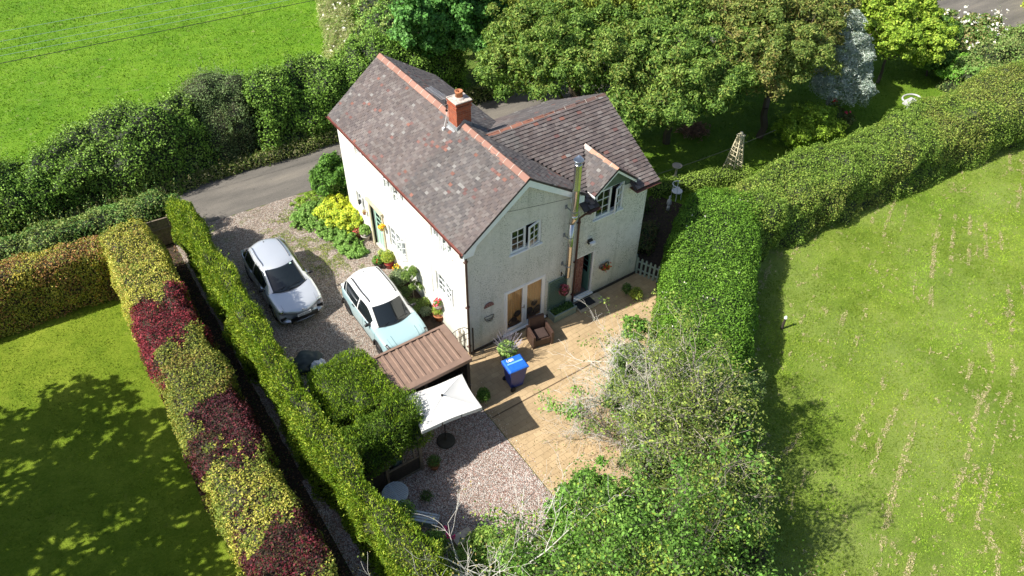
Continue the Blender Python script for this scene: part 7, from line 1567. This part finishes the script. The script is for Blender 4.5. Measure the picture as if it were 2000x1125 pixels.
# bottom centre: grey dead shrub over a green one
tree('garden_shrub', 'yellow green leafy shrub at the bottom of the gravel behind the grey branches', 'shrub', (-3.7,-6.9,0), [(-3.75,-6.9,0.75,0.75,0.55,0.6),(-4.7,-7.4,0.8,0.8,0.7,0.6),(-3.2,-7.8,0.8,0.8,0.8,0.7),(-2.4,-8.2,0.9,0.8,0.7,0.7)], [(0.15,0.25,0.04),(0.21,0.30,0.06),(0.10,0.17,0.03),(0.26,0.25,0.06)], 0.05, dens=420, size=0.075, aspect=0.5, puff=0.26, fill=0.35)
bare('dead_shrub', 'pale dead branches spreading along the bottom edge of the photo', (-4.2,-8.3,0.1), [((0,0.5,1),2.3),((-0.6,0.6,0.9),2.4),((0.6,0.5,0.9),2.4),((-0.8,0.3,0.8),2.4),((0.2,0.2,1),2.3),((0.8,0.3,0.8),2.3)], 0.045, (0.62,0.59,0.53), 4, seed=41, kids=(2,4), spread=0.55, leaves=(900,0.06,[(0.2,0.2,0.06),(0.3,0.24,0.08),(0.13,0.18,0.04)],None))
tree('leafy_shoot', 'small leafy shoots standing out at the right edge of the bottom tree', 'bush', (1.9,-10.4,0), [(1.9,-10.2,1.9,0.3,0.3,0.35),(2.0,-10.8,1.8,0.3,0.3,0.4)], BR[:3], 0.03, dens=240, size=0.10, aspect=0.6, puff=0.24)
# ---- trees standing left of the frame; their shade falls across the small lawn
for i, (x, y, lb) in enumerate(((-19.0,-3.0,'broad tree standing outside the left lawn, nearest the camera'),(-19.5,1.5,'broad tree standing outside the left lawn, middle of its row'),(-20.5,5.0,'broad tree standing outside the left lawn, farthest of its row'),(-17.5,-8.5,'broad tree standing outside the left lawn beyond the bottom edge'))):
    tree('garden_tree', lb, 'tree', (x,y,0), [(x+0.5,y,5.6,2.3,2.3,1.9),(x+2.6,y+0.8,5.4,1.8,1.7,1.3),(x+3.6,y-1.2,6.4,1.5,1.5,1.1),(x-1.5,y-0.5,6.8,2.2,2.2,1.8),(x-3.6,y+0.6,5.8,1.9,2.0,1.6)], BR, 0.25, dens=11, size=0.30, aspect=0.7, puff=0.55, fill=0.04, group='trees beyond the left edge of the lawn')
# a few weeds and leaf litter on the bare strip
lf = Leaves(); k = 2600; P = np.stack([RNG.uniform(-7.6,-6.9,k), RNG.uniform(-7,12,k), np.full(k,0.02)], axis=1); lf.leaves(P, RNG.normal(size=(k,3))*0.5+np.array([0,0,1]), 0.07, [(0.16,0.09,0.05),(0.22,0.12,0.07),(0.07,0.10,0.03)], 0.6); o = lf.build('leaf_litter', origin=(-7.3,2,0)); tag(o, 'fallen leaves on the bare earth between the two hedges', 'leaf litter', kind='stuff')
# ------------------------------------------------------------------ grass blades on the nearer turf
def blades(name, label, n, region, inside, h, cols, wdt=0.012, lean=0.5, dry=None):
    x0, x1, y0, y1 = region; P = np.stack([RNG.uniform(x0,x1,n), RNG.uniform(y0,y1,n), np.full(n,0.0)], axis=1); e_ = np.minimum(np.minimum(P[:,0]-x0, x1-P[:,0]), np.minimum(P[:,1]-y0+1.5, y1-P[:,1])); P = P[inside(P[:,0], P[:,1]) & (RNG.uniform(0,3.5,n) < e_)]; n = len(P)
    D = dry(P) if dry else np.zeros(n, bool)
    hh = h*RNG.uniform(0.4,1.3,n)*(0.6+0.8*vnoise(P, 0.7, 4)); d = RNG.normal(size=(n,3))*np.array([lean,lean,0]); d[:,2] = 1; T = unit(d)*hh[:,None]
    s_ = unit(np.cross(T, RNG.normal(size=(n,3))))*(wdt*RNG.uniform(0.6,1.4,n))[:,None]
    V = np.stack([P-s_, P+s_, P+T*0.6+s_*0.7+T*0.0, P+T-s_*0.2], axis=1); lf = Leaves(); C = np.array(cols)[RNG.integers(0,len(cols),n)]*RNG.uniform(0.85,1.15,(n,1))
    tone = (0.80+0.40*vnoise(P*np.array([0.5,1.5,1]), 0.9, 44))*(0.72+0.56*vnoise(P, 1.5, 41))*(0.8+0.4*vnoise(P, 0.3, 42)); C = C*tone[:,None]; C[:,0] *= 0.93+0.16*vnoise(P, 3.5, 43)
    C[D] = np.array([(0.50,0.41,0.24),(0.58,0.49,0.31),(0.42,0.33,0.18)])[RNG.integers(0,3,D.sum())]*RNG.uniform(0.8,1.15,(D.sum(),1))
    V[D,:,2] *= 0.35
    lf.V.append(V); lf.C.append(C); lf.M.append(np.zeros(n,int)); o = lf.build(name); tag(o, label, 'grass', kind='stuff')
def streaks(P):
    a = math.radians(27); u = P[:,0]*math.cos(a)+P[:,1]*math.sin(a); v = -P[:,0]*math.sin(a)+P[:,1]*math.cos(a)
    Q = np.stack([u, v, np.zeros_like(u)], axis=1); v2 = v + (vnoise(Q, 9.0, 31)-0.5)*3.0 + (vnoise(Q, 2.0, 33)-0.5)*0.25
    f = np.abs((v2/0.62) % 1.0 - 0.5); on = vnoise(Q*np.array([0.25,1,1]), 1.0, 35) > 0.52
    chip = vnoise(Q*np.array([1.0,1.6,1]), 0.14, 37)*0.6 + vnoise(Q, 0.45, 38)*0.4
    return ((f < 0.12) & on & (chip > 0.49)) | (chip > 0.80)
def in_right(x, y):
    yb = np.interp(x, [3,5,7.5,10,14,20,30,60], [-9.5,-7.6,-5.4,-3.6,-1.9,-2.3,-3.2,-6.2]); return (y < yb) & (0.5654*(x+8.93)*1.0+0.0*y > -99)
blades('field_grass', 'short mown grass blades over the sunlit right hand field', 350000, (1,38,-19,-1.0), in_right, 0.065, [(0.20,0.315,0.028),(0.25,0.36,0.04),(0.15,0.255,0.02),(0.26,0.35,0.05),(0.21,0.33,0.03)], 0.013, 0.8, streaks)
blades('pasture_blades', 'lush short grass blades over the far field', 85000, (-22,13,18.0,50), lambda x, y: x < np.interp(y, [18,20.5,24,29,40], [2.6,4.2,5.8,7.8,12]), 0.10, [(0.115,0.25,0.012),(0.165,0.32,0.022),(0.095,0.21,0.01),(0.21,0.36,0.04)], 0.02)
blades('lawn_blades', 'mown grass blades over the small left lawn', 70000, (-21,-7.0,-6,12.5), lambda x, y: (x < -9.7) & (y < 10.2), 0.05, [(0.13,0.21,0.012),(0.20,0.28,0.02),(0.09,0.15,0.01)], 0.010)
blades('back_lawn_blades', 'grass blades over the back lawn behind the long hedge', 30000, (8,37,0.6,11), lambda x, y: (y < 12-0.18*(x-8)) & ~((x < 8.2) & (y < 6)), 0.07, [(0.11,0.22,0.015),(0.17,0.28,0.03),(0.08,0.15,0.01)], 0.016)
n = 420000; P = np.stack([RNG.uniform(3,34,n), RNG.uniform(-17,-1.8,n), np.full(n,0.02)], axis=1); P = P[in_right(P[:,0], P[:,1]-0.3)]; P = P[streaks(P)]
P[:,2] = RNG.uniform(0.02,0.07,len(P)); lf = Leaves(); lf.leaves(P, RNG.normal(size=P.shape)*0.25+np.array([0,0,1]), 0.06, [(0.46,0.41,0.21),(0.54,0.48,0.28),(0.38,0.34,0.16)], 0.34, gain=1.0)
o = lf.build('hay_clippings', origin=(12,-8,0)); tag(o, 'pale dried clippings left in broken lines along the mown right hand field', 'hay', kind='stuff')
n = 420; P = np.stack([-0.95+np.abs(RNG.normal(size=n))*0.16, RNG.uniform(-6.3,-0.4,n), np.full(n,0.036)], axis=1); lf = Leaves(); lf.leaves(P, RNG.normal(size=(n,3))*0.4+np.array([0,0,1]), 0.035, [(0.6,0.5,0.45),(0.4,0.28,0.22),(0.7,0.66,0.6)], 0.8, gain=1.0); o = lf.build('stray_gravel', origin=(-0.8,-3,0.03)); tag(o, 'stray stones kicked from the gravel over the edge of the paving', 'stones', kind='stuff')
n = 700; P = np.stack([RNG.normal(0.9,1.0,n), RNG.normal(-5.2,1.1,n), np.full(n,0.034)], axis=1); P = P[(P[:,0] > -0.9) & (P[:,1] < -2.2)]; lf = Leaves(); lf.leaves(P, RNG.normal(size=P.shape)*0.4+np.array([0,0,1]), 0.04, [(0.22,0.14,0.07),(0.3,0.2,0.1),(0.15,0.14,0.05)], 0.5, gain=1.0); o = lf.build('fallen_leaves', origin=(0.9,-5,0.03)); tag(o, 'dry fallen leaves and twigs on the paving beneath the bare branches', 'leaf litter', kind='stuff')
